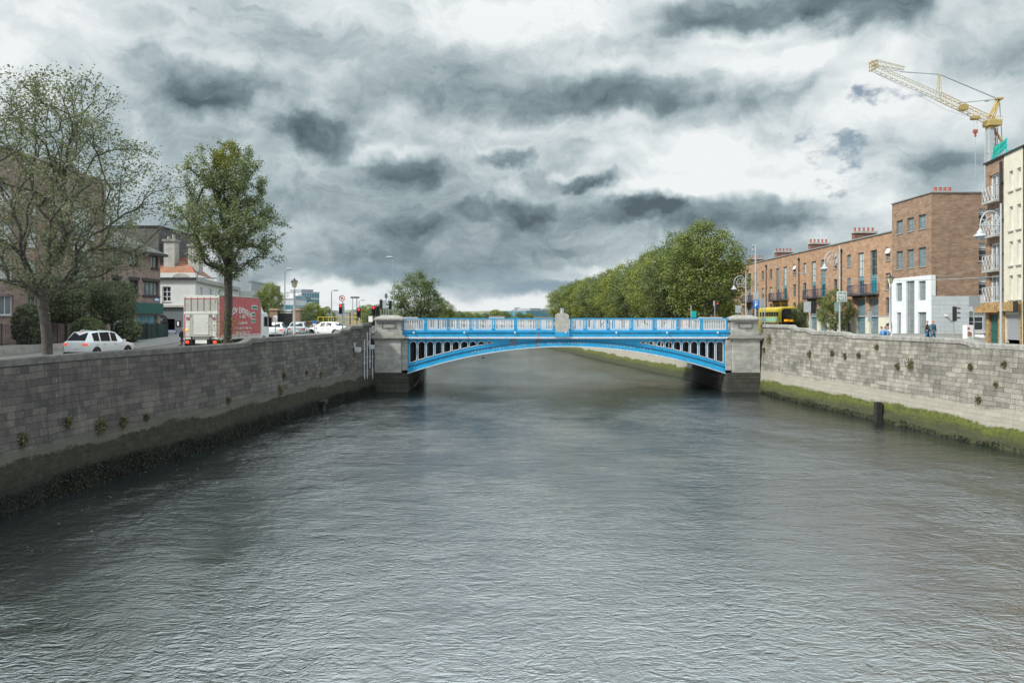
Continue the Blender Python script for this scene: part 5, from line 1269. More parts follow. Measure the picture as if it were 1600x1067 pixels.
def car(loc, rz, paint, prof, W_, label, cat='car', group=None, lit=True, name='parked_car', suv=False):
    """local +x = forwards. prof rows: (x, z sill, z belt, half width, z roof, half roof width); z roof = None without cabin"""
    root = empty(name, loc, rz, label, cat, group); mb = MB(); rows = []
    for (x, z0, zb, w, zr, wr) in prof:
        cab = zr is not None
        if not cab: zr = zb + .03; wr = w * .80
        half = [(0,z0),(w*.86,z0),(w*.97,z0+.10),(w,(z0+zb)/2),(w*.985,zb-.05),(w*.95,zb),(wr,zr-.05 if cab else zb+.02),(wr*.9,zr),(0,zr+.015)]
        pts = half + [(-y,z) for y, z in half[::-1][1:-1]]; rows.append([mb.vert((x,y,z)) for y, z in pts])
    n = len(rows[0])
    for a, b in zip(rows, rows[1:]):
        for k in range(n): mb.f.append([a[k], a[(k+1)%n], b[(k+1)%n], b[k]][::-1]); mb.mi.append(0); mb.uv.append(None)
    mb.f.append(rows[0]); mb.f.append(rows[-1][::-1]); mb.mi += [0,0]; mb.uv += [None]*2
    body = mb.build('body', paint, root, smooth=True); 
    e = body.modifiers.new('b', 'BEVEL'); e.width = .02; e.segments = 1; e.limit_method = 'ANGLE'
    def ring(i): x, z0, zb, w, zr, wr = prof[i]; return x, zb, w*.95, zr, wr
    cabi = [i for i in range(len(prof)) if prof[i][4] is not None]
    def quad(name, pts, off, m='car_glass'):
        q = [Vector(p) for p in pts]; nrm = (q[1]-q[0]).cross(q[2]-q[0]).normalized(); c = sum(q, Vector())/4
        if nrm.dot(c - Vector((prof[len(prof)//2][0], 0, .8))) < 0: nrm = -nrm
        q = [c + (p-c)*.93 + nrm*off for p in q]; g_ = MB(); g_.prism(q, nrm*.006); g_.build(name, m, root)
    for i, j in zip(cabi, cabi[1:]):
        xa, zba, wa, zra, wra = ring(i); xb, zbb, wb, zrb, wrb = ring(j)
        if xb - xa < .25: continue
        for s in (-1, 1): quad('side_window', [(xa+.04,s*wa,zba+.02),(xb-.04,s*wb,zbb+.02),(xb-.04,s*wrb*1.0,zrb-.06),(xa+.04,s*wra*1.0,zra-.06)], .008)
    i = cabi[0]; j = cabi[-1]
    xa, zba, wa, zra, wra = ring(i); x0, z0_, w0, _, wr0 = ring(i-1)
    quad('rear_window', [(x0,-w0*.84,z0_+.04),(x0,w0*.84,z0_+.04),(xa,wra*.86,zra-.02),(xa,-wra*.86,zra-.02)], .01)
    xb, zbb, wb, zrb, wrb = ring(j); x1, z1_, w1, _, wr1 = ring(j+1)
    quad('windscreen', [(x1,-w1*.84,z1_+.04),(x1,w1*.84,z1_+.04),(xb,wrb*.86,zrb-.02),(xb,-wrb*.86,zrb-.02)], .01)
    xr = prof[0][0]; zb = prof[0][2]
    for s in (-1, 1):
        l = MB(); l.box((xr-.03, s*W_*.60, zb-.14),(xr+.22, s*(W_*.965), zb-.03)); l.build('tail_light', 'tail_lit' if lit else 'red_lens', root, bevel=.02)
        h = MB(); xf = prof[-1][0]; h.box((xf-.22, s*W_*.55, prof[-1][2]-.17),(xf+.02, s*W_*.92, prof[-1][2]-.04)); h.build('headlight', 'lamp_glass', root, bevel=.02)
        m_ = MB(); k = prof[cabi[-1]]; m_.box((k[0]+.35, s*(k[3]+.02), k[2]-.02),(k[0]+.5, s*(k[3]+.2), k[2]+.14)); m_.build('wing_mirror', paint, root, bevel=.03)
        hd = MB(); 
        for c in cabi[:-1]: hd.box((prof[c][0]+.25, s*(W_+.0), zb-.12),(prof[c][0]+.45, s*(W_+.025), zb-.08))
        hd.build('door_handle', 'metal_pale', root)
    p_ = MB(); p_.box((xr-.035,-.26,zb-.36 if suv else .55),(xr-.02,.26,zb-.25 if suv else .66)); p_.build('number_plate', 'decal_white', root)
    b_ = MB(); b_.box((xr-.06,-W_*.9,.28),(xr+.1,W_*.9,.42)); b_.build('bumper', 'plastic_black', root, bevel=.03)
    if suv:
        b_ = MB(); b_.box((prof[2][0]-.02,-.17,prof[2][4]-.01),(prof[2][0]+.04,.17,prof[2][4]+.02)); b_.build('brake_light', 'tail_lit', root)
        for s in (-1,1): b_ = MB(); b_.tube([(prof[3][0],s*.62,prof[3][4]),(prof[3][0]+.1,s*.62,prof[3][4]+.06),(prof[-4][0]-.4,s*.62,prof[-4][4]+.06)],.02,6); b_.build('roof_rail', 'metal_pale', root)
    xs = (prof[0][0] + .85, prof[-1][0] - .85)
    for x in xs:
        for s in (-1,1): a_ = MB(); a_.cyl((x, s*(W_-.1), .36),(x, s*(W_+.006), .36),.39,n=18); a_.build('wheel_arch', 'plastic_black', root)
    wheels(root, [(x, s*(W_-.08)) for x in xs for s in (-1,1)])
    return root
SUV = [(-2.30,.45,.98,.80,None,0),(-2.22,.32,1.06,.89,None,0),(-1.72,.25,1.06,.90,1.64,.66),(-1.1,.25,1.04,.91,1.70,.70),(-.1,.25,1.02,.91,1.70,.70),(.55,.25,1.0,.91,1.62,.66),(1.35,.25,.98,.90,None,0),(2.1,.30,.86,.86,None,0),(2.32,.42,.72,.74,None,0)]
SAL = [(-2.25,.40,.84,.74,None,0),(-2.1,.28,.98,.84,None,0),(-1.55,.22,1.0,.88,None,0),(-.95,.22,.98,.88,1.40,.62),(-.2,.22,.96,.88,1.45,.64),(.45,.22,.94,.88,1.40,.62),(1.15,.22,.90,.88,None,0),(1.95,.28,.76,.83,None,0),(2.22,.40,.62,.70,None,0)]
HAT = [(-1.98,.40,.88,.76,None,0),(-1.92,.28,1.0,.84,None,0),(-1.45,.22,.99,.86,1.40,.62),(-.7,.22,.97,.86,1.48,.64),(.0,.22,.95,.86,1.48,.64),(.5,.22,.93,.86,1.40,.61),(1.15,.22,.90,.85,None,0),(1.8,.28,.76,.80,None,0),(2.0,.40,.62,.68,None,0)]
def facing(px, Y, dirx, diry): return math.atan2(diry, dirx)
Yc = 55.0; car((X(162,Yc+.4), Yc, gl(54)-.18), math.atan2(1, .22), 'car_white', SUV, .91, 'white estate car with lit tail lights beside the black garden railings', suv=True, name='estate_car').scale = (1.03, 1.05, 1.07)
car((X(432,74), 74, 4.83), math.atan2(1,-.15), 'car_white', HAT, .86, 'white hatchback roof just right of the red lorry, red tail light lit', name='hatchback_car', group='queueing cars')
car((X(468,79), 79, 4.85), math.atan2(1,-.1), 'car_silver', HAT, .86, 'silver car between the heritage lamp and the lorry queue, seen from behind', name='hatchback_car', group='queueing cars', lit=False)
car((X(512,81), 81, 4.87), math.atan2(.35,-1), 'car_white', SAL, .88, 'white saloon seen side on, turning by the traffic signals', name='saloon_car', group='queueing cars', lit=False)
# lorry: local +x forwards
ly = 57.0; lx = X(315, ly); lg = 4.27
lo = empty('lorry', (lx, ly, lg), math.atan2(1, .055), 'red curtain sided lorry with white rear and lettering behind the vase shaped tree', 'lorry')
Lb = 8.0; WB = 1.28; z0, z1 = 1.02, 4.05
def prism_side(pts, y0, y1, name, matn, parent=lo, **k): mb = MB(); mb.prism([(x,y0,z) for x, z in pts], (0,y1-y0,0)); return mb.build(name, matn, parent, **k)
cur = [(.05,z0),(Lb,z0),(Lb,z1-.55),(Lb-.12,z1-.28),(Lb-.4,z1-.08),(Lb-.8,z1),(.05,z1)]
mb = MB()
for s in (-1, 1):
    n = 56; mb = MB()
    for i in range(n):                            # softly pleated curtain
        a, b = .06 + (Lb-.1)*i/n, .06 + (Lb-.1)*(i+1)/n
        f_ = lambda x: z1 - .06 if x < Lb-.85 else z1 - .06 - .5*((x-(Lb-.85))/.85)**2
        ya, yb = (s*(WB + (.018 if k % 2 else 0) ) for k in (i, i+1)); q = [(a,ya,z0+.02),(b,yb,z0+.02),(b,yb,f_(b)),(a,ya,f_(a))]; mb.poly(q if s < 0 else q[::-1])
    mb.build('curtain', 'truck_red', lo)
prism_side(cur, -WB+.01, WB-.01, 'box_body', 'truck_white')
mb = MB(); mb.tube([(.05,-WB,z1),(Lb-.8,-WB,z1),(Lb-.4,-WB,z1-.08),(Lb-.12,-WB,z1-.28),(Lb,-WB,z1-.55),(Lb,-WB,z0)],.05,6); mb.tube([(.05,WB,z1),(Lb-.8,WB,z1),(Lb,WB,z1-.55),(Lb,WB,z0)],.05,6); mb.build('top_rail', 'truck_grey', lo)
mb = MB()
for i in range(30): x = .3+i*.26; mb.box((x,-WB-.04,z0-.02),(x+.10,-WB-.02,z0+.2))
mb.split('curtain_strap', 'decal_white', lo)
mb = MB(); mb.box((.0,-WB-.01,z0-.14),(Lb,WB+.01,z0)); mb.build('side_rail', 'truck_white', lo)
# rear: doors, frame, tail lift
mb = MB(); mb.box((-.06,-WB,z0-.1),(.04,WB,z1)); mb.build('rear_frame', 'truck_white', lo, bevel=.01)
mb = MB()
for y in (-WB+.04, WB-.12): mb.box((-.075,y,z0),(-.062,y+.08,z1-.25))
mb.box((-.075,-WB+.05,z1-.28),(-.062,WB-.05,z1-.2)); mb.build('red_edging', 'truck_red', lo)
mb = MB()
for k in range(5): y = -WB+.2+k*.46; mb.box((-.08,y,2.95),(-.062,y+.42,z1-.3))
mb.build('door_panel', 'truck_grey', lo)
mb = MB()
for k in range(5): y = -WB+.19+k*.46+.44; mb.cyl((-.1,y,2.9),(-.1,y,z1-.1),.018,n=5)
mb.build('lock_bar', 'metal_grey', lo)
mb = MB(); mb.box((-.12,-WB+.05,2.72),(-.062,WB-.05,2.88)); 
for k in range(9): mb.box((-.115,-.55,1.28+k*.155),(-.064,.55,1.28+k*.155+.135))
for s in (-1,1):
    for k in range(9): mb.box((-.10,min(s*.82,s*1.12),1.15+k*.17),(-.064,max(s*.82,s*1.12),1.15+k*.17+.15))
mb.build('tail_lift', 'truck_white', lo)
mb = MB(); mb.box((-.11,-.8,1.2),(-.063,-.58,2.7)); mb.box((-.11,.58,1.2),(-.063,.8,2.7)); mb.box((-.11,-.8,2.45),(-.063,.8,2.7)); mb.box((-.2,-.8,1.12),(-.063,.8,1.22)); mb.build('lift_frame', 'truck_grey', lo)
for s in (-1,1): mb = MB(); mb.box((-.13,s*.95-.11,2.3),(-.105,s*.95+.11,2.5)); mb.build('warning_plate', 'cloth_pink', lo)
mb = MB(); mb.box((-.14,.95,1.52),(-.102,1.12,1.66)); mb.build('orange_marker', 'orange_text', lo)
mb = MB(); mb.box((-.05,-WB+.1,.35),(.12,WB-.1,.9)); mb.box((.1,-.5,.5),(Lb,.5,.95)); mb.build('chassis', 'plastic_black', lo)
mb = MB()
for s in (-1,1): mb.cyl((-.15,s*.7,1.15),(-.1,s*.62,.6),.05,n=6)
mb.build('lift_arm', 'metal_dark', lo)
mb = MB(); mb.box((-.09,-.42,.62),(-.055,.42,.88)); mb.build('number_plate', 'decal_white', lo)
for s in (-1,1): mb = MB(); mb.box((-.12,s*1.0-.13,.62),(-.055,s*1.0+.13,.82)); mb.build('tail_light', 'tail_lit', lo, bevel=.02)
wheels(lo, [(x,s*1.1) for x in (2.0,Lb+.9) for s in (-1,1)], .5)
prism_side([(Lb+.12,.5),(Lb+2.1,.5),(Lb+2.15,1.6),(Lb+1.85,2.75),(Lb+1.6,2.9),(Lb+.12,2.9)], -1.2, 1.2, 'cab', 'car_white', bevel=.06)
prism_side([(Lb+.15,2.91),(Lb+1.4,2.91),(Lb+.5,3.65),(Lb+.15,3.65)], -1.05, 1.05, 'wind_deflector', 'car_white', bevel=.05)
mb = MB(); mb.box((Lb+.9,-1.215,1.75),(Lb+1.75,-1.2,2.55)); mb.box((Lb+.9,1.2,1.75),(Lb+1.75,1.215,2.55)); mb.split('cab_window', 'glass_dark', lo)
for s in (-1,1): mb = MB(); mb.box((Lb+1.85,min(s*1.25,s*1.5),1.7),(Lb+2.0,max(s*1.25,s*1.5),2.5)); mb.cyl((Lb+1.9,s*1.15,2.45),(Lb+1.95,s*1.4,2.45),.02,n=5); mb.build('cab_mirror', 'plastic_black', lo, bevel=.03)
# lettering on the right hand curtain (faces the river)
def side_text(s, size, x, z, col='decal_white', rot=0, sx=1, bold=0): text(s, size, (x, -WB-.03, z), (R(90), -rot, 0), 'lettering', col, lo, .004, sx=sx, bold=bold)
wd = 'CARLOW EXPRESS'; xa, xb = 1.0, 5.9
for i, ch in enumerate(wd):
    if ch == ' ': continue
    t = i/(len(wd)-1)*2-1; side_text(ch, .62, 3.45+t*2.4, 3.0 - .42*t*t, rot=.0 + t*.28, bold=.012, sx=1.05)
rs = random.Random(5)
mk = MB()
for (xa, xb, z, h) in ((3.6,4.9,2.42,.26),(3.4,5.2,1.95,.2),(2.6,6.0,1.58,.17),(2.6,5.6,1.18,.24)):
    x = xa
    while x < xb:
        w_ = rs.uniform(.07,.15); y = -WB-.04
        if rs.random() < .85:
            mk.box((x,y,z),(x+.03,y+.01,z+h)); mk.box((x+.03,y,z+(h-.04)*rs.choice((0,.5,1))),(x+w_,y+.01,z+(h-.04)*rs.choice((0,.5,1))+.04))
        x += w_+.05
mk.build('small_lettering', 'decal_white', lo)
for (x, z, w_) in ((6.0,3.28,1.25),(6.0,2.72,.75),(6.0,2.2,.75)):
    m2 = MB(); m2.box((x,-WB-.035,z-.16),(x+w_,-WB-.025,z+.16)); o = m2.build('town_panel', 'decal_white', lo, bevel=.004); m2 = MB(); m2.box((x+.1,-WB-.045,z-.11),(x+w_-.06,-WB-.036,z+.11)); m2.build('panel_face', 'decal_green', o)
# bus: local +x forwards, coming towards the camera
by = 114.0; bg = 4.0
bu = empty('double_decker_bus', (X(1233,by), by, bg), math.atan2(-1, -.03), 'yellow double decker bus with dark front and orange destination display', 'bus')
W2 = 1.27; LB = 11; H = 4.3
mb = MB(); 
pr = [(W2,.35),(W2,3.75),(W2*.96,4.05),(W2*.82,4.25),(W2*.5,4.33)]; pts = pr + [(-y,z) for y, z in pr[::-1]]
rows = []
for x, sxx, dz_ in ((-LB,1,0),(-.5,1,0),(-.15,.99,0),(0,.95,-.05)): rows.append([mb.vert((x, y*sxx, z+(dz_ if z > 3 else 0))) for y, z in pts])
n = len(pts)
for a, b in zip(rows, rows[1:]):
    for k in range(n): mb.f.append([a[k], a[(k+1)%n], b[(k+1)%n], b[k]]); mb.mi.append(0); mb.uv.append(None)
mb.f.append(rows[0][::-1]); mb.f.append(rows[-1]); mb.mi += [0,0]; mb.uv += [None]*2
mb.build('body', 'bus_yellow', bu)
ft = [(-1.05,.5),(1.05,.5),(1.08,3.4),(1.0,3.85),(.75,4.05),(-.75,4.05),(-1.0,3.85),(-1.08,3.4)]
mb = MB(); mb.prism([(.005,y,z) for y, z in ft], (.03,0,0)); mb.build('front_panel', 'plastic_black', bu)
mb = MB(); mb.prism([(.036,y*.93,z) for y, z in [(-1.05,2.85),(1.05,2.85),(1.05,3.5),(.9,3.8),(-.9,3.8),(-1.05,3.5)]], (.01,0,0)); mb.build('upper_windscreen', 'glass_dark', bu)
mb = MB(); mb.prism([(.036,y*.93,z) for y, z in [(-1.05,1.05),(1.05,1.05),(1.05,1.95),(-1.05,1.95)]], (.01,0,0)); mb.build('windscreen', 'glass_dark', bu)
mb = MB(); mb.box((.036,-.72,2.22),(.045,.72,2.52)); o = mb.build('destination_display', 'orange_text', bu); m2 = MB()
for k in range(11): m2.box((.046,-.66+k*.125,2.24),(.05,-.64+k*.125,2.5)); m2.box((.046,-.66+k*.125,2.3+.06*(k%3)),(.05,-.6+k*.125,2.33+.06*(k%3)))
m2.build('display_marks', 'plastic_black', o)
for s in (-1,1):
    mb = MB()
    for k in range(8): x = -1.9-k*1.2; mb.box((x,s*W2-.003 if s>0 else -W2-.012,2.95),(x+1.08,s*W2+.012 if s>0 else -W2+.003,3.6))
    mb.build('side_window', 'glass_dark', bu)
    mb = MB()
    for k in range(7): x = -2.6-k*1.2; mb.box((x,s*W2-.003 if s>0 else -W2-.012,1.3),(x+1.08,s*W2+.012 if s>0 else -W2+.003,2.05))
    mb.build('lower_side_window', 'glass_dark', bu)
    mb = MB(); mb.box((-9.5,min(s*W2,s*(W2+.014)),2.2),(-1.1,max(s*W2,s*(W2+.014)),2.8)); mb.build('advert_panel', 'bus_teal', bu)
    mb = MB(); mb.box((.1,min(s*1.2,s*1.5),1.7),(.25,max(s*1.2,s*1.5),2.1)); mb.build('mirror', 'plastic_black', bu, bevel=.03)
wheels(bu, [(x,s*1.12) for x in (-2.2,-8.3) for s in (-1,1)], .5)

# ================================================================ STREET FURNITURE
def post(name, px, Y, ytop, g, r, matn, label, cat, group=None, y0=None):
    root = empty(name, (X(px,Y), Y, g), 0, label, cat, group); h = Z(ytop, Y) - g
    mb = MB(); mb.cyl((0,0,-.1),(0,0,h),r,r*.7,10); mb.cyl((0,0,0),(0,0,min(1,h*.2)),r*1.5,r*1.3,10); mb.build('pole', matn, root); return root, h
def lamp_modern(px, Y, ytop, g, side, label, arm=1.0, r=.09):
    root, h = post('street_lamp', px, Y, ytop, g, r, 'metal_grey', label, 'street lamp', 'plain grey street lamps')
    mb = MB(); mb.tube([(0,0,h-.05),(side*arm*.5,0,h+.12),(side*arm,0,h+.12)],.04,6); mb.build('arm', 'metal_grey', root)
    mb = MB(); mb.lathe([(.0,-.05),(.22,-.04),(.26,.04),(.12,.14),(.0,.16)], (0,0,0), 12); o = mb.build('lamp_head', 'metal_grey', root, loc=(side*(arm+.2),0,h+.1)); o.scale = (1.7,.8,1)
    m2 = MB(); m2.box((-.16,-.12,-.07),(.16,.12,-.04)); m2.build('lamp_glass', 'lamp_glass', o)
lamp_modern(445, 95, 422, gl(95), 1, 'tall grey street lamp with its head to the right, left of the heritage lamp', .3)
lamp_modern(518, 108, 455, gl(108), 1, 'grey street lamp with its head to the right, left of the round road sign', .35)
lamp_modern(615, 88, 404, 5.1, -1, 'tallest grey street lamp, head to the left, behind the left bridge pylon', .25)
lamp_modern(561, 150, 470, 4.2, 1, 'small far street lamp with a flat head above the second red signal', .5)
lamp_modern(462, 150, 462, 4.2, 1, 'thin far street lamp close behind the heritage lamp', .6, .07)
lamp_modern(480, 160, 474, 4.2, 1, 'thin far street lamp before the glass tower', .4, .07)
# floodlight mast
root, h = post('floodlight_mast', 551, 190, 466, 4.2, .12, 'metal_grey', 'far twin poled floodlight mast beyond the junction', 'mast')
mb = MB(); mb.cyl((1.0,0,0),(1.0,0,h),.1,.08,6); mb.box((-.5,-.1,h),(1.6,.1,h+.35)); mb.build('lamp_bank', 'metal_dark', root)
for k in range(5): mb = MB(); mb.cyl((0,0,1.2+k*2),(1,0,1.9+k*2),.03,n=4); mb.build('brace', 'metal_grey', root)
# heritage lamp
def heritage(px, Y, ytop, g, label, s=1.0):
    root = empty('heritage_lamp', (X(px,Y), Y, g), 0, label, 'street lamp'); h = Z(ytop, Y) - g - .62*s
    mb = MB(); mb.lathe([(.2,0),(.2,.25),(.15,.35),(.11,1.0),(.14,1.05),(.09,1.15),(.075,h-.3),(.11,h-.25),(.06,h-.15),(.1,h)], n=12); mb.build('column', 'lamp_silver', root, smooth=True)
    mb = MB(); mb.lathe([(.12*s,h),(.24*s,h+.42*s)], n=6); mb.build('lantern_glass', 'lamp_glass', root)
    mb = MB()
    for k in range(6): a = 2*math.pi*k/6; mb.cyl((.12*s*math.cos(a),.12*s*math.sin(a),h),(.245*s*math.cos(a),.245*s*math.sin(a),h+.42*s),.016,n=4)
    mb.lathe([(.29*s,h+.42*s),(.22*s,h+.50*s),(.09*s,h+.58*s),(.04*s,h+.60*s),(.05*s,h+.66*s),(.0,h+.72*s)], n=6); mb.build('lantern_cap', 'metal_dark', root)
heritage(460, 60, 436, gl(60)+.13, 'heritage lantern lamp post on the left quay between two modern lamps', 1.0)
heritage(1391, 58, 430, gr(58)+.13, 'lantern lamp post standing by the white clad corner block', 1.0)
# swan neck lamps
def swan(px, Y, ytop, g, label, R_=1.6, hang=.55):
    root, h = post('swan_neck_lamp', px, Y, ytop, g, .075, 'lamp_silver', label, 'street lamp', 'ornate swan neck lamps on the right quay')
    mb = MB(); zc = h - R_ * 1.15; pts = []
    for k in range(13): a = math.pi*k/12; pts.append((-R_*.55 + R_*.55*math.cos(a), 0, zc + R_*.75*math.sin(a)))
    pts.append((-R_*1.1, 0, zc - .25)); mb.tube(pts, .036, 6)
    pts = [(-R_*.5 + R_*.33*math.cos(a), 0, zc + .1*R_ + R_*.38*math.sin(a)) for a in [math.pi*2*k/12 for k in range(13)]]; mb.tube(pts, .020, 5)
    pts = [(-R_*.2 + R_*.18*math.cos(a), 0, zc + .28*R_ + R_*.18*math.sin(a)) for a in [math.pi*2*k/10 for k in range(11)]]; mb.tube(pts, .018, 5)
    pts = [(-R_*.75 + R_*.16*math.cos(a), 0, zc + .05 + R_*.2*math.sin(a)) for a in [math.pi*2*k/10 for k in range(11)]]; mb.tube(pts, .018, 5)
    mb.cyl((0,0,zc),(-R_*.9,0,zc),.026,n=5); mb.cyl((0,0,zc-.5*R_),(-R_*.55,0,zc),.026,n=5)
    for k in range(5): a = math.pi*(.15+.17*k); mb.cyl((-R_*.55 + R_*.4*math.cos(a), 0, zc + R_*.42*math.sin(a)), (-R_*.55 + R_*.55*math.cos(a), 0, zc + R_*.75*math.sin(a)), .016, n=4)
    mb.build('scroll_bracket', 'lamp_silver', root)
    mb = MB(); x = -R_*1.1; mb.lathe([(.05,.0),(.09,-.08),(.16,-.16),(.18,-.27),(.34,-.38),(.35,-.42)], (x,0,zc-.2), 14); o = mb.build('lamp_shade', 'lamp_silver', root)
    mb = MB(); mb.lathe([(.24,-.41),(.22,-.52),(.12,-.64),(0,-.66)], (x,0,zc-.2), 12); mb.build('bulb_glass', 'glass_pale', o)
swan(1564, 44.5, 318, gr(44)+.13, 'nearest and largest swan neck lamp, in front of the balconied apartments', 1.05)
swan(1312, 67, 384, gr(67)+.05, 'swan neck lamp carrying the square map sign, in front of the terrace', 1.15)
swan(1165.5, 92, 424, gr(92), 'farthest swan neck lamp, left of the camera pole by the bridge', 1.25)
# traffic signals
SH = MB(); SH.box((-.15,-.10,0),(.15,.10,.95)); SH = SH.mesh('signal_head', 'plastic_black')
VI = MB()
for k in range(3):
    z = .16+k*.31
    for j in range(7): a0, a1 = math.pi*j/7, math.pi*(j+1)/7; VI.poly([(.13*math.cos(a0),-.1,z+.13*math.sin(a0)),(.13*math.cos(a1),-.1,z+.13*math.sin(a1)),(.12*math.cos(a1),-.32,z+.11*math.sin(a1)),(.12*math.cos(a0),-.32,z+.11*math.sin(a0))])
VI = VI.mesh('visor', 'plastic_black')
def lens(matn): mb = MB(); mb.cyl((0,-.1,0),(0,-.125,0),.105,.08,14); return mb.mesh('lens', matn)
LR, LO = lens('red_light'), lens('off_lens')
def head(root, x, z, rz=0, red=False, s=1.0):
    o = inst('signal_head', SH, root, (x, 0, z), rz); o.scale = (s,)*3; inst('visor', VI, o, (0,0,0))
    for k in range(3): inst('lens', LR if (red and k == 2) else LO, o, (0,0,.16+k*.31))
def signal(px, Y, ytop, g, heads, label, r=.055, board=None):
    root, h = post('traffic_signal', px, Y, ytop, g, r, 'metal_grey', label, 'traffic light', 'traffic signals')
    for (dpx, yt, rz, red) in heads:
        s = 1.0; head(root, dpx*Y/F, Z(yt, Y) - g - .95*s, R(rz), red, s)
    if board: 
        a, b, c, d = board; mb = MB(); mb.box((a*Y/F,-.02,Z(d,Y)-g),(b*Y/F,.02,Z(c,Y)-g)); mb.build('backing_board', 'sign_back', root)
    return root, h
YS = 76
signal(535.5, YS, 472, 5.0, [(-3.2,475,0,True)], 'red traffic signal under the round no right turn sign', board=(.4,2.8,474,488))
signal(564.5, 78, 478, 5.0, [(-3.6,481,0,True)], 'red traffic signal in the middle of the three, between round sign and bridge')
signal(587, 80, 477, 5.0, [(-3.0,478,0,True),(3.2,478.5,-55,False)], 'red traffic signal nearest the left bridge pylon, paired with an unlit head')
signal(595.3, 86, 466, 5.1, [(0,468.5,180,False)], 'grey signal pole seen from behind above the left bridge pylon')
signal(1117, 90, 471, 4.9, [(3.0,471.5,35,True)], 'traffic signal showing red over the right end of the bridge railing', board=(-2.5,-.2,470,478))
signal(1490, 52, 478, gr(52)+.13, [(1.6,479,50,False)], 'dark traffic signal pole in front of the grey side wall of the corner block', .05)
# round no right turn sign
o = None
rt = empty('no_right_turn_sign', (X(534.5,YS-.1), YS-.12, 5.0), 0, 'round red ringed no right turn sign above a red signal', 'road sign'); zc = Z(466.2, YS) - 5.0
mb = MB(); mb.cyl((0,0,zc),(0,.02,zc),.29,n=28); mb.build('sign_plate', 'decal_white', rt)
mb = MB()
for k in range(28):
    a0, a1 = 2*math.pi*k/28, 2*math.pi*(k+1)/28; mb.prism([(.29*math.cos(a0),-.004,zc+.29*math.sin(a0)),(.29*math.cos(a1),-.004,zc+.29*math.sin(a1)),(.235*math.cos(a1),-.004,zc+.235*math.sin(a1)),(.235*math.cos(a0),-.004,zc+.235*math.sin(a0))], (0,-.01,0))
mb.prism([(-.19,-.02,zc+.15),(-.15,-.02,zc+.19),(.19,-.02,zc-.15),(.15,-.02,zc-.19)], (0,-.006,0)); mb.build('red_ring', 'red_lens', rt)
mb = MB(); mb.box((-.10,-.012,zc-.17),(-.05,-.004,zc+.08)); mb.box((-.10,-.012,zc+.03),(.06,-.004,zc+.08)); mb.prism([(.06,-.012,zc+.12),(.06,-.012,zc-.01),(.15,-.012,zc+.055)],(0,.008,0)); mb.build('arrow', 'plastic_black', rt)
mb = MB(); mb.cyl((0.01,.05,0),(0.01,.05,zc+.1),.03,n=8); mb.build('pole', 'metal_grey', rt)
def sign_board(name, px, Y, ya, yb, wpx, g, matn, label, cat='road sign', group=None, poles=True, rim=None, rz=0):
    root = empty(name, (X(px,Y), Y, g), rz, label, cat, group); w_ = wpx*Y/F/2; za, zb = Z(yb,Y)-g, Z(ya,Y)-g
    mb = MB(); mb.box((-w_,-.02,za),(w_,.02,zb)); mb.build('sign_plate', matn, root, bevel=.005)
    if poles: mb = MB(); mb.cyl((0,.05,-.05),(0,.05,zb),.035,n=8); mb.build('pole', 'metal_grey', root)
    if rim: mb = MB(); mb.box((-w_*.9,-.026,za+.04),(w_*.9,-.021,zb-.04)); mb.build('sign_face', rim, root)
    return root, w_, za, zb
sign_board('parking_plate', 430, 66, 493, 503.5, 6.5, gl(66), 'decal_white', 'small white plate sign in front of the left gate pier')
r_, w_, za, zb = sign_board('route_sign', 491.5, 76, 500.5, 508, 5.6, 4.9, 'sign_blue', 'little blue plate sign above the white saloon car')
mb = MB(); mb.box((-w_,-.03,za),(w_,-.022,za+.12)); mb.build('lower_band', 'decal_white', r_)
sign_board('road_sign', 599.5, 87, 469, 482, 6, 5.1, 'sign_back', 'grey backs of signs on a pole above the left bridge pylon')
rt = empty('keep_left_sign', (X(603.3,87.5), 87.5, 5.1), 0, 'grey oval sign back on the tallest sign pole by the left pylon', 'road sign'); h = Z(459,87.5)-5.1
mb = MB(); mb.cyl((0,0,0),(0,0,h),.05,n=8); mb.build('pole', 'metal_grey', rt); mb = MB(); mb.cyl((0,-.03,h-.25),(0,.03,h-.25),.3,n=18); o = mb.build('sign_plate', 'metal_dark', rt); o.scale.x = .5
signal(607.5, 88, 467, 5.1, [(2.5,470,-60,False)], 'pale signal pole beside the tallest lamp at the left bridge pylon')
sign_board('notice_board', 579, 79, 494, 503, 6.5, 4.9, 'decal_white', 'white notice sign low beside the left bridge pylon')
# right side signs
root, h = post('camera_pole', 1180.5, 84, 382, 4.9, .11, 'lamp_silver', 'tall pale pole with camera heads behind the right bridge pylon', 'camera pole')
for dx_, dz_ in ((-.28,-.15),(-.26,-.6)):
    mb = MB(); mb.lathe([(0,.12),(.12,.08),(.13,-.05),(.08,-.14),(0,-.16)], (dx_,0,h+dz_), 10); mb.cyl((dx_,0,h+dz_+.1),(0,0,h+dz_+.1),.03,n=5); mb.build('camera_head', 'metal_grey', root)
r_, w_, za, zb = sign_board('parking_sign', 1181.2, 74.5, 469, 481.8, 9.6, 5.2, 'sign_blue', 'blue parking sign with a white P and arrow behind the right bridge pylon')
text('P', .50, (0,-.03,za+.30), (R(90),0,0), 'letter', 'decal_white', r_, .003, bold=.012)
mb = MB(); mb.box((-.16,-.03,zb-.15),(.08,-.024,zb-.09)); mb.prism([(.06,-.03,zb-.06),(.06,-.03,zb-.18),(.18,-.03,zb-.12)],(0,.006,0)); mb.build('arrow', 'decal_white', r_)
sign_board('road_sign', 1181.5, 75, 456, 468.3, 8.2, 5.2, 'sign_back', 'pale sign back fixed above the blue parking sign', poles=False)
sign_board('road_sign', 1191, 74, 466, 481, 6.5, 5.2, 'sign_back', 'pale sign back on the pole right of the blue parking sign', rz=R(15))
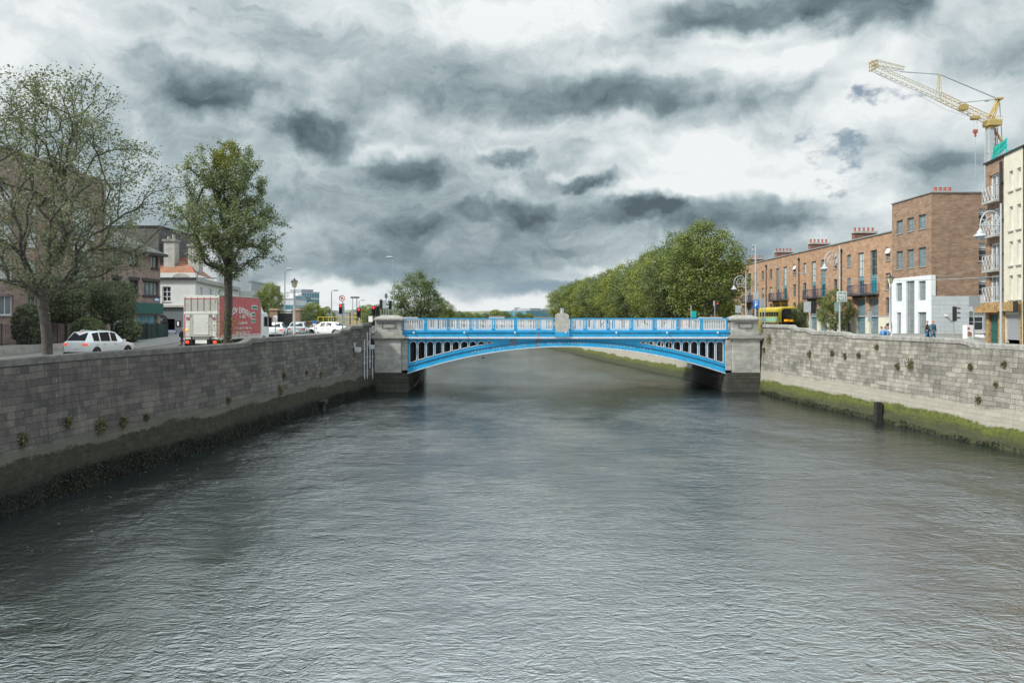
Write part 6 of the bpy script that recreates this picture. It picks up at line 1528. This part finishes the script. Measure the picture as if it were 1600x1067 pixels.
root, h = post('sign_pole', 1195, 73.8, 465.5, 5.2, .05, 'metal_grey', 'grey pole with no plate, in front of the yellow bus', 'pole')
sign_board('road_sign', 1153.5, 88, 477, 489, 9, 5.0, 'sign_back', 'wide pale sign back just left of the right bridge pylon')
r_, w_, za, zb = sign_board('bus_stop_sign', 1084.5, 96, 486.5, 496, 6.6, 4.6, 'sign_teal', 'teal bus stop flag above the bridge railing at the foot of the nearest plane tree', 'bus stop')
mb = MB(); mb.cyl((-.35,.03,0),(-.35,.03,Z(477,96)-4.6),.04,n=8); mb.build('post', 'metal_pale', r_)
r_, w_, za, zb = sign_board('map_sign', 1315.5, 66.8, 455.5, 471.5, 15.5, gr(66.8), 'decal_white', 'square pale green direction sign with a street map on the swan neck lamp', rim='sign_green', poles=False)
mb = MB(); 
for (a, b, c, d) in ((-.6,.1,.6,.18),(-.5,-.2,-.42,.3),(-.2,-.3,-.12,.1),(.1,-.1,.18,.35),(.35,-.3,.43,.18),(-.5,-.2,.1,-.12)): mb.box((a*w_*1.3,-.034,(za+zb)/2+b),(c*w_*1.3,-.027,(za+zb)/2+d))
mb.build('map_lines', 'decal_white', r_)
sign_board('direction_sign', 1309.5, 67.2, 472.5, 486.5, 11, gr(67), 'sign_green', 'grey green direction sign below the square map sign', poles=False)
for px, yy, l in ((1258.5,472,'pair of pale signal backs in front of the terrace right of the bus'),(1358.5,487,'pale signal back before the terrace doors, right of the map sign')):
    Y = 64; root, h = post('traffic_signal', px + (7 if px < 1300 else 2.5), Y, yy - 1, gr(Y), .05, 'lamp_silver', l, 'traffic light', 'traffic signals')
    for dxp in ((-7,-1.5) if px < 1300 else (-2.5,)):
        mb = MB(); mb.box((dxp*Y/F-.14,-.06,h-.85),(dxp*Y/F+.14,.0,h-.02)); mb.build('backing_board', 'sign_back', root); 
    if px < 1300: head(root, .28, h-.95, R(120))
sign_board('direction_sign', 1522.5, 49, 463, 479, 17.5, gr(49), 'office_grey', 'grey blue back of a wide road sign before the apartments', 'road sign')
r_, w_, za, zb = sign_board('utility_cabinet', 1516, 50, 508, 529, 11, gr(50), 'decal_white', 'utility box painted with red and teal splashes beside the wide road sign', 'utility box', poles=False)
mb = MB(); rs = random.Random(3); mb.box((-w_,.025,0),(w_,.45,zb)); mb.build('cabinet', 'decal_white', r_)
for nm, mt in (('painted_patch','cloth_pink'),('painted_patch','bus_teal'),('painted_patch','terracotta')):
    mb = MB()
    for k in range(7): a, b, q = rs.uniform(-w_*.9,w_*.6), rs.uniform(.1,zb-.2), rs.uniform(.05,.14); mb.prism([(a+q*math.cos(t)*rs.uniform(.6,1.2),-.028-.002*k,b+q*math.sin(t)) for t in (0,1,2,3,4,5)],(0,.005,0))
    mb.build(nm, mt, r_)
# blue barrier frame near the pub, and street sign
bf = empty('barrier_frame', (X(269,76), 76, 4.3), 0, 'small blue frame sign on legs before the dark grey pub front', 'sign')
mb = MB(); 
for s in (-1,1): mb.box((s*.36-.03,-.03,0),(s*.36+.03,.03,1.05))
mb.box((-.39,-.035,1.0),(.39,.035,1.3)); mb.box((-.36,-.03,.55),(.36,.03,.6)); mb.build('frame', 'sign_blue', bf); mb = MB(); mb.box((-.34,-.05,1.04),(.34,-.036,1.26)); mb.build('sign_face', 'decal_white', bf)
# sagging wires on the right
def wire(p, q, sag, label):
    mb = MB(); a, b = Vector(p), Vector(q); o = a.copy(); pts = [a.lerp(b,k/12)-o-Vector((0,0,sag*4*(k/12)*(1-k/12))) for k in range(13)]; mb.tube(pts,.018,4)
    tag(mb.build('cable', 'metal_grey', loc=o), label, 'cable')
wire(P(1462,430,77.8), P(1549,402,60.5), .5, 'pale cable slung between the corner block and the apartments')
wire(P(1200,415,95), P(1562,432,44.6), .8, 'thin cable strung from the camera pole past the terrace to the nearest swan neck lamp')
# ================================================================ CRANE
cy = 190.0; cs = cy / F
cr = empty('tower_crane', (X(1550,cy), cy, 4.2), 0, 'yellow and grey tower crane with raised, folded tipped jib behind the apartments', 'crane')
def C(px, py, dy=0): return Vector((X(px,cy)-X(1550,cy), dy, Z(py,cy)-4.2))
def lattice(a, b, w, h, n, r=.05, taper=1.0):
    mb = MB(); d = (b-a).normalized(); up = Vector((0,1,0)).cross(d).normalized(); up = -up if up.z < 0 else up; sd = Vector((0,1,0))
    def q(t, i): 
        f_ = 1 + (taper-1)*t; c = a.lerp(b, t); return c + sd*(w/2*f_*(1 if i in (0,1) else -1)) + up*(h/2*f_*(1 if i in (1,2) else -1))
    for i in range(4): mb.cyl(q(0,i), q(1,i), r*1.3, n=5)
    for k in range(n):
        t0, t1 = k/n, (k+1)/n; tm = (t0+t1)/2
        for i in range(4):
            j = (i+1)%4; mb.cyl(q(t0,i), q(tm,j), r*.7, n=4, caps=False); mb.cyl(q(tm,j), q(t1,i), r*.7, n=4, caps=False); mb.cyl(q(t0,i), q(t0,j), r*.6, n=4, caps=False)
    return mb
mb = MB(); mb.box((C(1543.5,210).x,-.8,0),(C(1550.5,210).x,.8,C(1550,200).z)); 
mb.cyl((C(1539,210).x,0,0),(C(1539,210).x,0,C(1540,205).z),.10,n=6); mb.build('mast', 'lamp_silver', cr)
for k in range(12): mb = MB(); z = 2+k*3.6; mb.box((C(1539,0).x,-.07,z),(C(1544,0).x,.07,z+.14)); mb.build('mast_rung', 'metal_grey', cr)
lattice(C(1551,200)+Vector((.3,0,-12)), C(1553,200)+Vector((.3,0,0)), .8,.8,9,.06).build('ladder', 'cloth_pink', cr)
lattice(C(1550,190), C(1466,150.5), 1.5, 1.6, 10, .055).build('jib_root', 'crane_yellow', cr)
lattice(C(1466,151), C(1363,105.5), 1.2, 1.4, 13, .045).build('jib_outer', 'crane_pale', cr)
lattice(C(1366,98), C(1413,107.5), 1.0, 1.2, 6, .045, .6).build('folded_tip', 'crane_pale', cr)
mb = MB(); 
for s in (-.6,.6):
    mb.tube([C(1360,97,s),C(1360,111,s),C(1369,107,s),C(1369,96,s),C(1360,97,s)],.12,5); mb.cyl(C(1360,97,s),C(1369,107,s),.09,n=5); mb.cyl(C(1360,104,s),C(1369,101,s),.09,n=5)
mb.build('tip_joint', 'crane_yellow', cr)
mb = MB()
for a, b in (((1467,116),(1463.5,150)),((1468.5,116),(1469.5,153))):
    for s in (-.5,.5): mb.cyl(C(*a,s*.3), C(*b,s),.10,n=5)
mb.cyl(C(1465,137,-.3),C(1469.5,137,.3),.07,n=4); mb.build('mid_strut', 'crane_pale', cr)
mb = MB(); mb.cyl(C(1407,112.5),C(1467.5,116.5),.11,n=5); mb.cyl(C(1468,116.5),C(1558,154.5),.13,n=5); mb.cyl(C(1378,108),C(1408,112),.06,n=4); mb.cyl(C(1495,161.5),C(1558,155.5),.10,n=5); mb.box(C(1539,156.6,-.25),C(1545,158.8,.25)); mb.cyl(C(1561.5,155),C(1566,222),.10,n=5); mb.build('tie_bar', 'metal_grey', cr)
mb = MB()
for a, b in (((1558.5,156),(1544,186)),((1561.5,156),(1550.5,188))):
    for s in (-.5,.5): mb.cyl(C(*a,s*.4), C(*b,s),.16,n=6)
mb.box(C(1556,153.4,-.6),C(1566,156,.6)); mb.build('a_frame', 'crane_yellow', cr)
mb = MB(); mb.box(C(1540,189,-1.4),C(1561,198,1.4)); mb.box(C(1543,198,-1),C(1552,202,1)); mb.box(C(1549,187,-1),C(1556,190,1)); mb.build('slewing_platform', 'crane_yellow', cr, bevel=.1)
mb = MB()
for k in range(5): mb.cyl(C(1551+k*2.5,189,-1.3),C(1551+k*2.5,183.5,-1.3),.07,n=4); mb.cyl(C(1551+k*2.5,189,1.3),C(1551+k*2.5,183.5,1.3),.07,n=4)
mb.cyl(C(1551,183.8,-1.3),C(1561,183.8,-1.3),.07,n=4); mb.cyl(C(1551,183.8,1.3),C(1561,183.8,1.3),.07,n=4); mb.build('guard_rail', 'crane_pale', cr)
mb = MB(); mb.box(C(1500,166,-.7),C(1511,172.5,.7)); mb.box(C(1501,164,-.4),C(1510,168,.4)); mb.build('winch', 'crane_yellow', cr)
mb = MB(); mb.cyl(C(1553,202),C(1566,222),.28,n=6); mb.cyl(C(1550,199),C(1557,213),.16,n=5); mb.build('counter_strut', 'crane_yellow', cr)
mb = MB(); mb.box(C(1519,182,-.9),C(1528,187,.9)); mb.box(C(1517,184,-.6),C(1530,186,.6)); tr_ = mb.build('trolley', 'crane_yellow', cr, bevel=.05)
mb = MB()
for s in (1521.5,1526.5): mb.cyl(C(s,187),C(s,204),.045,n=4)
mb.cyl(C(1524,207),C(1524,277),.06,n=4); mb.build('hoist_rope', 'metal_grey', tr_); mb = MB(); mb.box(C(1521,203,-.3),C(1527,208,.3)); mb.box(C(1523,208,-.2),C(1525,214,.2)); mb.build('hook_block', 'terracotta', tr_)
mb = MB(); mb.tube([C(1362,112),C(1420,141),C(1480,173),C(1520,184)],.03,4); mb.build('trolley_rope', 'metal_grey', cr)
# green debris netting on scaffold above the roof
nt = empty('scaffold_netting', P(1555,250,68), 0, 'torn green netting on scaffold poles on the apartment roof below the crane', 'netting')
def Nn(px, py, dy=0): return P(px, py, 68+dy) - nt.location
mb = MB(); pts = [[(1548,252),(1553,232)],[(1556,245),(1554,228)],[(1564,239),(1563,224)],[(1573,231),(1572,216.5)]]
for (a, b), (c, d) in zip(pts, pts[1:]): mb.poly([Nn(*a),Nn(*c),Nn(*d),Nn(*b)]); mb.poly([Nn(*a,.03),Nn(*b,.03),Nn(*d,.03),Nn(*c,.03)])
mb.build('net', 'net_green', nt)
mb = MB()
for a, b in (((1552,262),(1552,228)),((1572.5,250),(1572.5,215)),((1550,250),(1575,226)),((1551,239),(1574,218)),((1562,250),(1562,222)),((1573,236),(1600,229.5))): mb.cyl(Nn(*a),Nn(*b),.035,n=5)
mb.build('scaffold_pole', 'sign_teal', nt)

# ================================================================ PEOPLE
def skin_obj(name, joints, edges, matn, parent, root_i=0, sub=2):
    me = bpy.data.meshes.new(name); me.from_pydata([j[0] for j in joints], edges, []); me.materials.append(M[matn])
    o = bpy.data.objects.new(name, me); COL.objects.link(o); o.parent = parent
    sk = o.modifiers.new('skin', 'SKIN'); sk.use_smooth_shade = True
    if not me.skin_vertices: me.attributes  # layer is created by the modifier data below
    bpy.context.view_layer.objects.active = o
    if not me.skin_vertices: bpy.ops.mesh.customdata_skin_add()
    for i, j in enumerate(joints):
        r = j[1]; me.skin_vertices[0].data[i].radius = (r, r) if not isinstance(r, tuple) else r
        me.skin_vertices[0].data[i].use_root = (i == root_i)
    s = o.modifiers.new('sub', 'SUBSURF'); s.levels = sub; s.render_levels = sub
    return o
def person(loc, rz, h, label, top, bottom, hair='hair_dark', stride=.12, armL=(.06,-.25), armR=(-.06,-.25), pack=None, lean=0, cap=None, sit=False, group=None, arm_fwd=0):
    """faces local -y"""
    root = empty('person', loc, rz, label, 'person', group); s = h / 1.75
    def V_(x, y, z): return (x*s, y*s, z*s)
    hp = .93 if not sit else .62; sh = hp + .50; L = lean
    J = [(V_(0,0,hp), .115*s), (V_(0,-L*.4,hp+.2), .115*s), (V_(0,-L*.8,hp+.40), .135*s), (V_(0,-L,sh+.07), .052*s), (V_(0,-L*1.05,sh+.14), .05*s), (V_(0,-L*1.1-.012,sh+.235), (.078*s,.092*s)), (V_(0,-L*1.1,sh+.32), (.062*s,.075*s))]
    E = [(0,1),(1,2),(2,3),(3,4),(4,5),(5,6)]
    legs = []
    for sd, st in ((1,stride),(-1,-stride)):
        b = len(J)
        if sit: J += [(V_(sd*.1,0,hp-.03),.085*s),(V_(sd*.14,-.44,hp-.02),.062*s),(V_(sd*.14,-.46,.09),.042*s),(V_(sd*.15,-.60,.04),.036*s)]
        else: J += [(V_(sd*.10,0,hp-.06),.088*s),(V_(sd*.10,-st*.5-.03,.49),.060*s),(V_(sd*.10,-st+.02,.09),.040*s),(V_(sd*.11,-st-.13,.035),.036*s)]
        E += [(0,b),(b,b+1),(b+1,b+2),(b+2,b+3)]; legs.append(b)
    arms = []
    for sd, (ax, az_) in ((1,armL),(-1,armR)):
        b = len(J); fw_ = arm_fwd
        J += [(V_(sd*.19,-L*.9,sh-.02),.052*s),(V_(sd*(.24+abs(ax)*.3),-L*.6-.02+ax*.4,sh-.29),.040*s),(V_(sd*.22,-.14-fw_,sh-.29+az_*.98+fw_*.6),.028*s),(V_(sd*.215,-.17-fw_*1.15,sh-.37+az_*.98+fw_*.7),(.036*s,.018*s))]
        E += [(2,b),(b,b+1),(b+1,b+2),(b+2,b+3)]; arms.append(b)
        hnd = J[b+3][0]
        for f_, (fx, ln) in enumerate(((-.028,.062),(-.010,.074),(.009,.068),(.026,.055))):
            c = len(J); J += [((hnd[0]+fx*s*.6, hnd[1]-.004, hnd[2]-.03*s),.0095*s),((hnd[0]+fx*s, hnd[1]-.012*s, hnd[2]-(.03+ln*.5)*s),.009*s),((hnd[0]+fx*s, hnd[1]-.03*s+.01, hnd[2]-(.03+ln)*s),.0075*s)]
            E += [(b+3,c),(c,c+1),(c+1,c+2)]
        c = len(J); J += [((hnd[0]-sd*.035*s, hnd[1]-.01, hnd[2]-.0*s),.011*s),((hnd[0]-sd*.045*s, hnd[1]-.025*s, hnd[2]-.035*s),.0085*s)]; E += [(b+3,c),(c,c+1)]
    skin_obj('body', J, E, 'skin', root)
    up = lambda i, k: (J[i][0], (J[i][1] if not isinstance(J[i][1], tuple) else J[i][1][0]) + k*s)
    tj = [up(0,.035), up(1,.035), up(2,.032), (J[3][0],.075*s)]; te = [(0,1),(1,2),(2,3)]
    for b in arms: c = len(tj); tj += [up(b,.024),up(b+1,.022),up(b+2,.018)]; te += [(2,c),(c,c+1),(c+1,c+2)]
    tj.append((V_(0,0,hp-.10),.14*s)); te.append((0,len(tj)-1)); skin_obj('jacket', tj, te, top, root)
    bj = [(J[0][0],.125*s)]; be = []
    for b in legs: c = len(bj); bj += [up(b,.018),up(b+1,.018),up(b+2,.026)]; be += [(0,c),(c,c+1),(c+1,c+2)]
    skin_obj('trousers', bj, be, bottom, root)
    for b in legs: skin_obj('shoe', [(J[b+2][0][:2] + (J[b+2][0][2]-.03*s,),.045*s),(J[b+3][0],.046*s)], [(0,1)], 'cloth_black', root)
    hd = J[5][0]; ht = J[6][0]
    skin_obj('hair', [((ht[0],ht[1]+.012,ht[2]+.018*s),(.075*s,.09*s)),((hd[0],hd[1]+.045*s,hd[2]+.03*s),(.078*s,.06*s)),((hd[0],hd[1]+.06*s,hd[2]-.05*s),(.055*s,.035*s))], [(0,1),(1,2)], hair, root)
    mb = MB()
    for sd in (-1,1): mb.lathe([(0,-.008),(.009,0),(0,.008)], (sd*.030*s, hd[1]-.088*s, hd[2]+.012*s), 6)
    mb.build('eyes', 'plastic_black', root)
    mb = MB(); mb.prism([(-.012*s,hd[1]-.085*s,hd[2]-.03*s),(.012*s,hd[1]-.085*s,hd[2]-.03*s),(0,hd[1]-.088*s,hd[2]+.01*s)], (0,-.022*s,-.004)); mb.box((-.022*s,hd[1]-.088*s,hd[2]-.062*s),(.022*s,hd[1]-.078*s,hd[2]-.055*s)); 
    for sd in (-1,1): mb.box((sd*.078*s-.006,hd[1]-.012*s,hd[2]-.03*s),(sd*.078*s+.006,hd[1]+.016*s,hd[2]+.02*s))
    mb.build('face_features', 'skin', root)
    if pack:
        mb = MB(); mb.lathe([(.02,-.25),(.13,-.22),(.17,-.05),(.16,.12),(.10,.22),(.02,.25)], (0,0,0), 12); o = mb.build('backpack', pack, root, loc=(0,.19*s,sh-.22), smooth=True); o.scale = (1.05,.75,1)
        mb = MB()
        for sd in (-1,1): mb.tube([(sd*.11*s,.1*s,sh-.32),(sd*.13*s,-.02,sh+.03*s),(sd*.12*s,-.15*s,sh-.06),(sd*.13*s,-.13*s,sh-.3)],.018,5)
        mb.build('backpack_strap', 'cloth_black', root)
    return root
Y = 46.5; gp = gr(Y)+.14
gp2 = CH - (529.5+ -HZ)*0 
def stand(px, ytop, Y, h): return (X(px, Y), Y, Z(ytop, Y) - h)
hgt = Z(503.5, 66) - (gr(66) + .13)
p1 = person((X(1457.5,61), 61, gr(61)+.13), R(20), 1.78, 'person in a blue grey jacket and jeans with a brown backpack', 'cloth_blue', 'cloth_jeans', 'cloth_pink', .12, pack='cloth_brown')
p2 = person((X(1448.8,61.5), 61.5, gr(61)+.13), R(65), 1.75, 'person in a black jacket and dark jeans walking left beside the one in blue', 'cloth_black', 'cloth_jeans', 'hair_grey', .2)
p3 = person((X(1377.5,56), 56, gr(56)+.27), R(80), 1.62, 'person in a blue checked top sitting leftmost of the three by the parapet', 'cloth_check', 'cloth_white', 'hair_dark', sit=True)
p4 = person((X(1383,56.3), 56.3, gr(56)+.27), R(-70), 1.66, 'person in blue and black sitting in the middle of the three by the parapet', 'cloth_check', 'cloth_black', 'cloth_brown', sit=True, arm_fwd=.1)
p5 = person((X(1387.5,56.6), 56.6, gr(56)+.27), R(-30), 1.62, 'person in a white jacket sitting rightmost of the three by the parapet', 'cloth_white', 'cloth_black', 'cloth_pink', sit=True)
bn = MB(); bn.box((X(1373,56.8)-.1,56.5,gr(56)),(X(1391,56.8)+.1,57.1,gr(56)+.73)); tag(bn.build('bench', 'stone_trim', bevel=.03), 'low stone bench under the three seated people', 'bench')
# cyclist left of the lorry
cyc = stand(285, 513, 60, 1.7)
p6 = person((X(285.2,60.5), 60.5, gl(60)-.12), R(180), 1.72, 'cyclist in a white helmet and dark top riding away left of the lorry', 'cloth_black', 'cloth_white', 'cloth_white', sit=False, lean=.12, arm_fwd=.2)
bk = empty('bicycle', (X(285.2,60.5), 60.5, gl(60)-.30), 0, 'bicycle under the cyclist left of the lorry', 'bicycle')
for y_ in (-.52,.52):
    mb = MB(); mb.tube([(0,y_+.33*math.cos(2*math.pi*k/20),.34+.33*math.sin(2*math.pi*k/20)) for k in range(21)],.018,5)
    for k in range(8): mb.cyl((0,y_,.34),(0,y_+.33*math.cos(math.pi*k/4),.34+.33*math.sin(math.pi*k/4)),.004,n=3)
    mb.build('wheel', 'plastic_black', bk)
mb = MB(); mb.tube([(0,-.52,.34),(0,-.15,.85),(0,.4,.88),(0,.0,.34),(0,-.52,.34)],.018,5); mb.tube([(0,.52,.34),(0,.4,.88),(0,.36,1.0)],.018,5); mb.cyl((0,-.15,.85),(0,0,.34),.018,n=5); mb.build('frame', 'metal_dark', bk)
mb = MB(); mb.cyl((-.25,.36,1.02),(.25,.36,1.02),.015,n=5); mb.build('handlebar', 'metal_dark', bk); mb = MB(); mb.box((-.07,-.3,.9),(.07,-.05,.95)); mb.build('saddle', 'plastic_black', bk, bevel=.02)
mb = MB(); mb.box((-.03,-.56,.75),(.03,-.5,.82)); mb.build('rear_light', 'tail_lit', bk)
# gulls
def gull(px, py, Y, s, rz, label):
    mb = MB(); mb.lathe([(0,-.28),(.035,-.2),(.06,-.05),(.055,.08),(.03,.2),(0,.26)], n=8)
    mb.v = [(z, y, x) for x, y, z in mb.v]
    root = empty('gull', P(px, py, Y), rz, label, 'bird', 'gulls in the sky'); b = mb.build('body', 'gull_white', root); root.scale = (s,)*3
    for sd in (-1,1):
        m2 = MB(); m2.prism([(.08,sd*.04,.03),(-.10,sd*.04,.03),(-.08,sd*.35,.16),(.04,sd*.38,.17)],(0,0,.012)); m2.prism([(.04,sd*.38,.17),(-.08,sd*.35,.16),(-.16,sd*.75,.06)],(0,0,.01)); m2.build('wing', 'metal_grey', root)
gull(1219, 210, 75, .45, .6, 'gull gliding in the bright sky left of the crane')
gull(590, 336, 120, .35, 2.0, 'tiny gull in the grey sky above the left end of the bridge')
gull(122+20, 270, 60, .0001+.25, 1.0, 'tiny gull near the top of the largest tree') if False else None
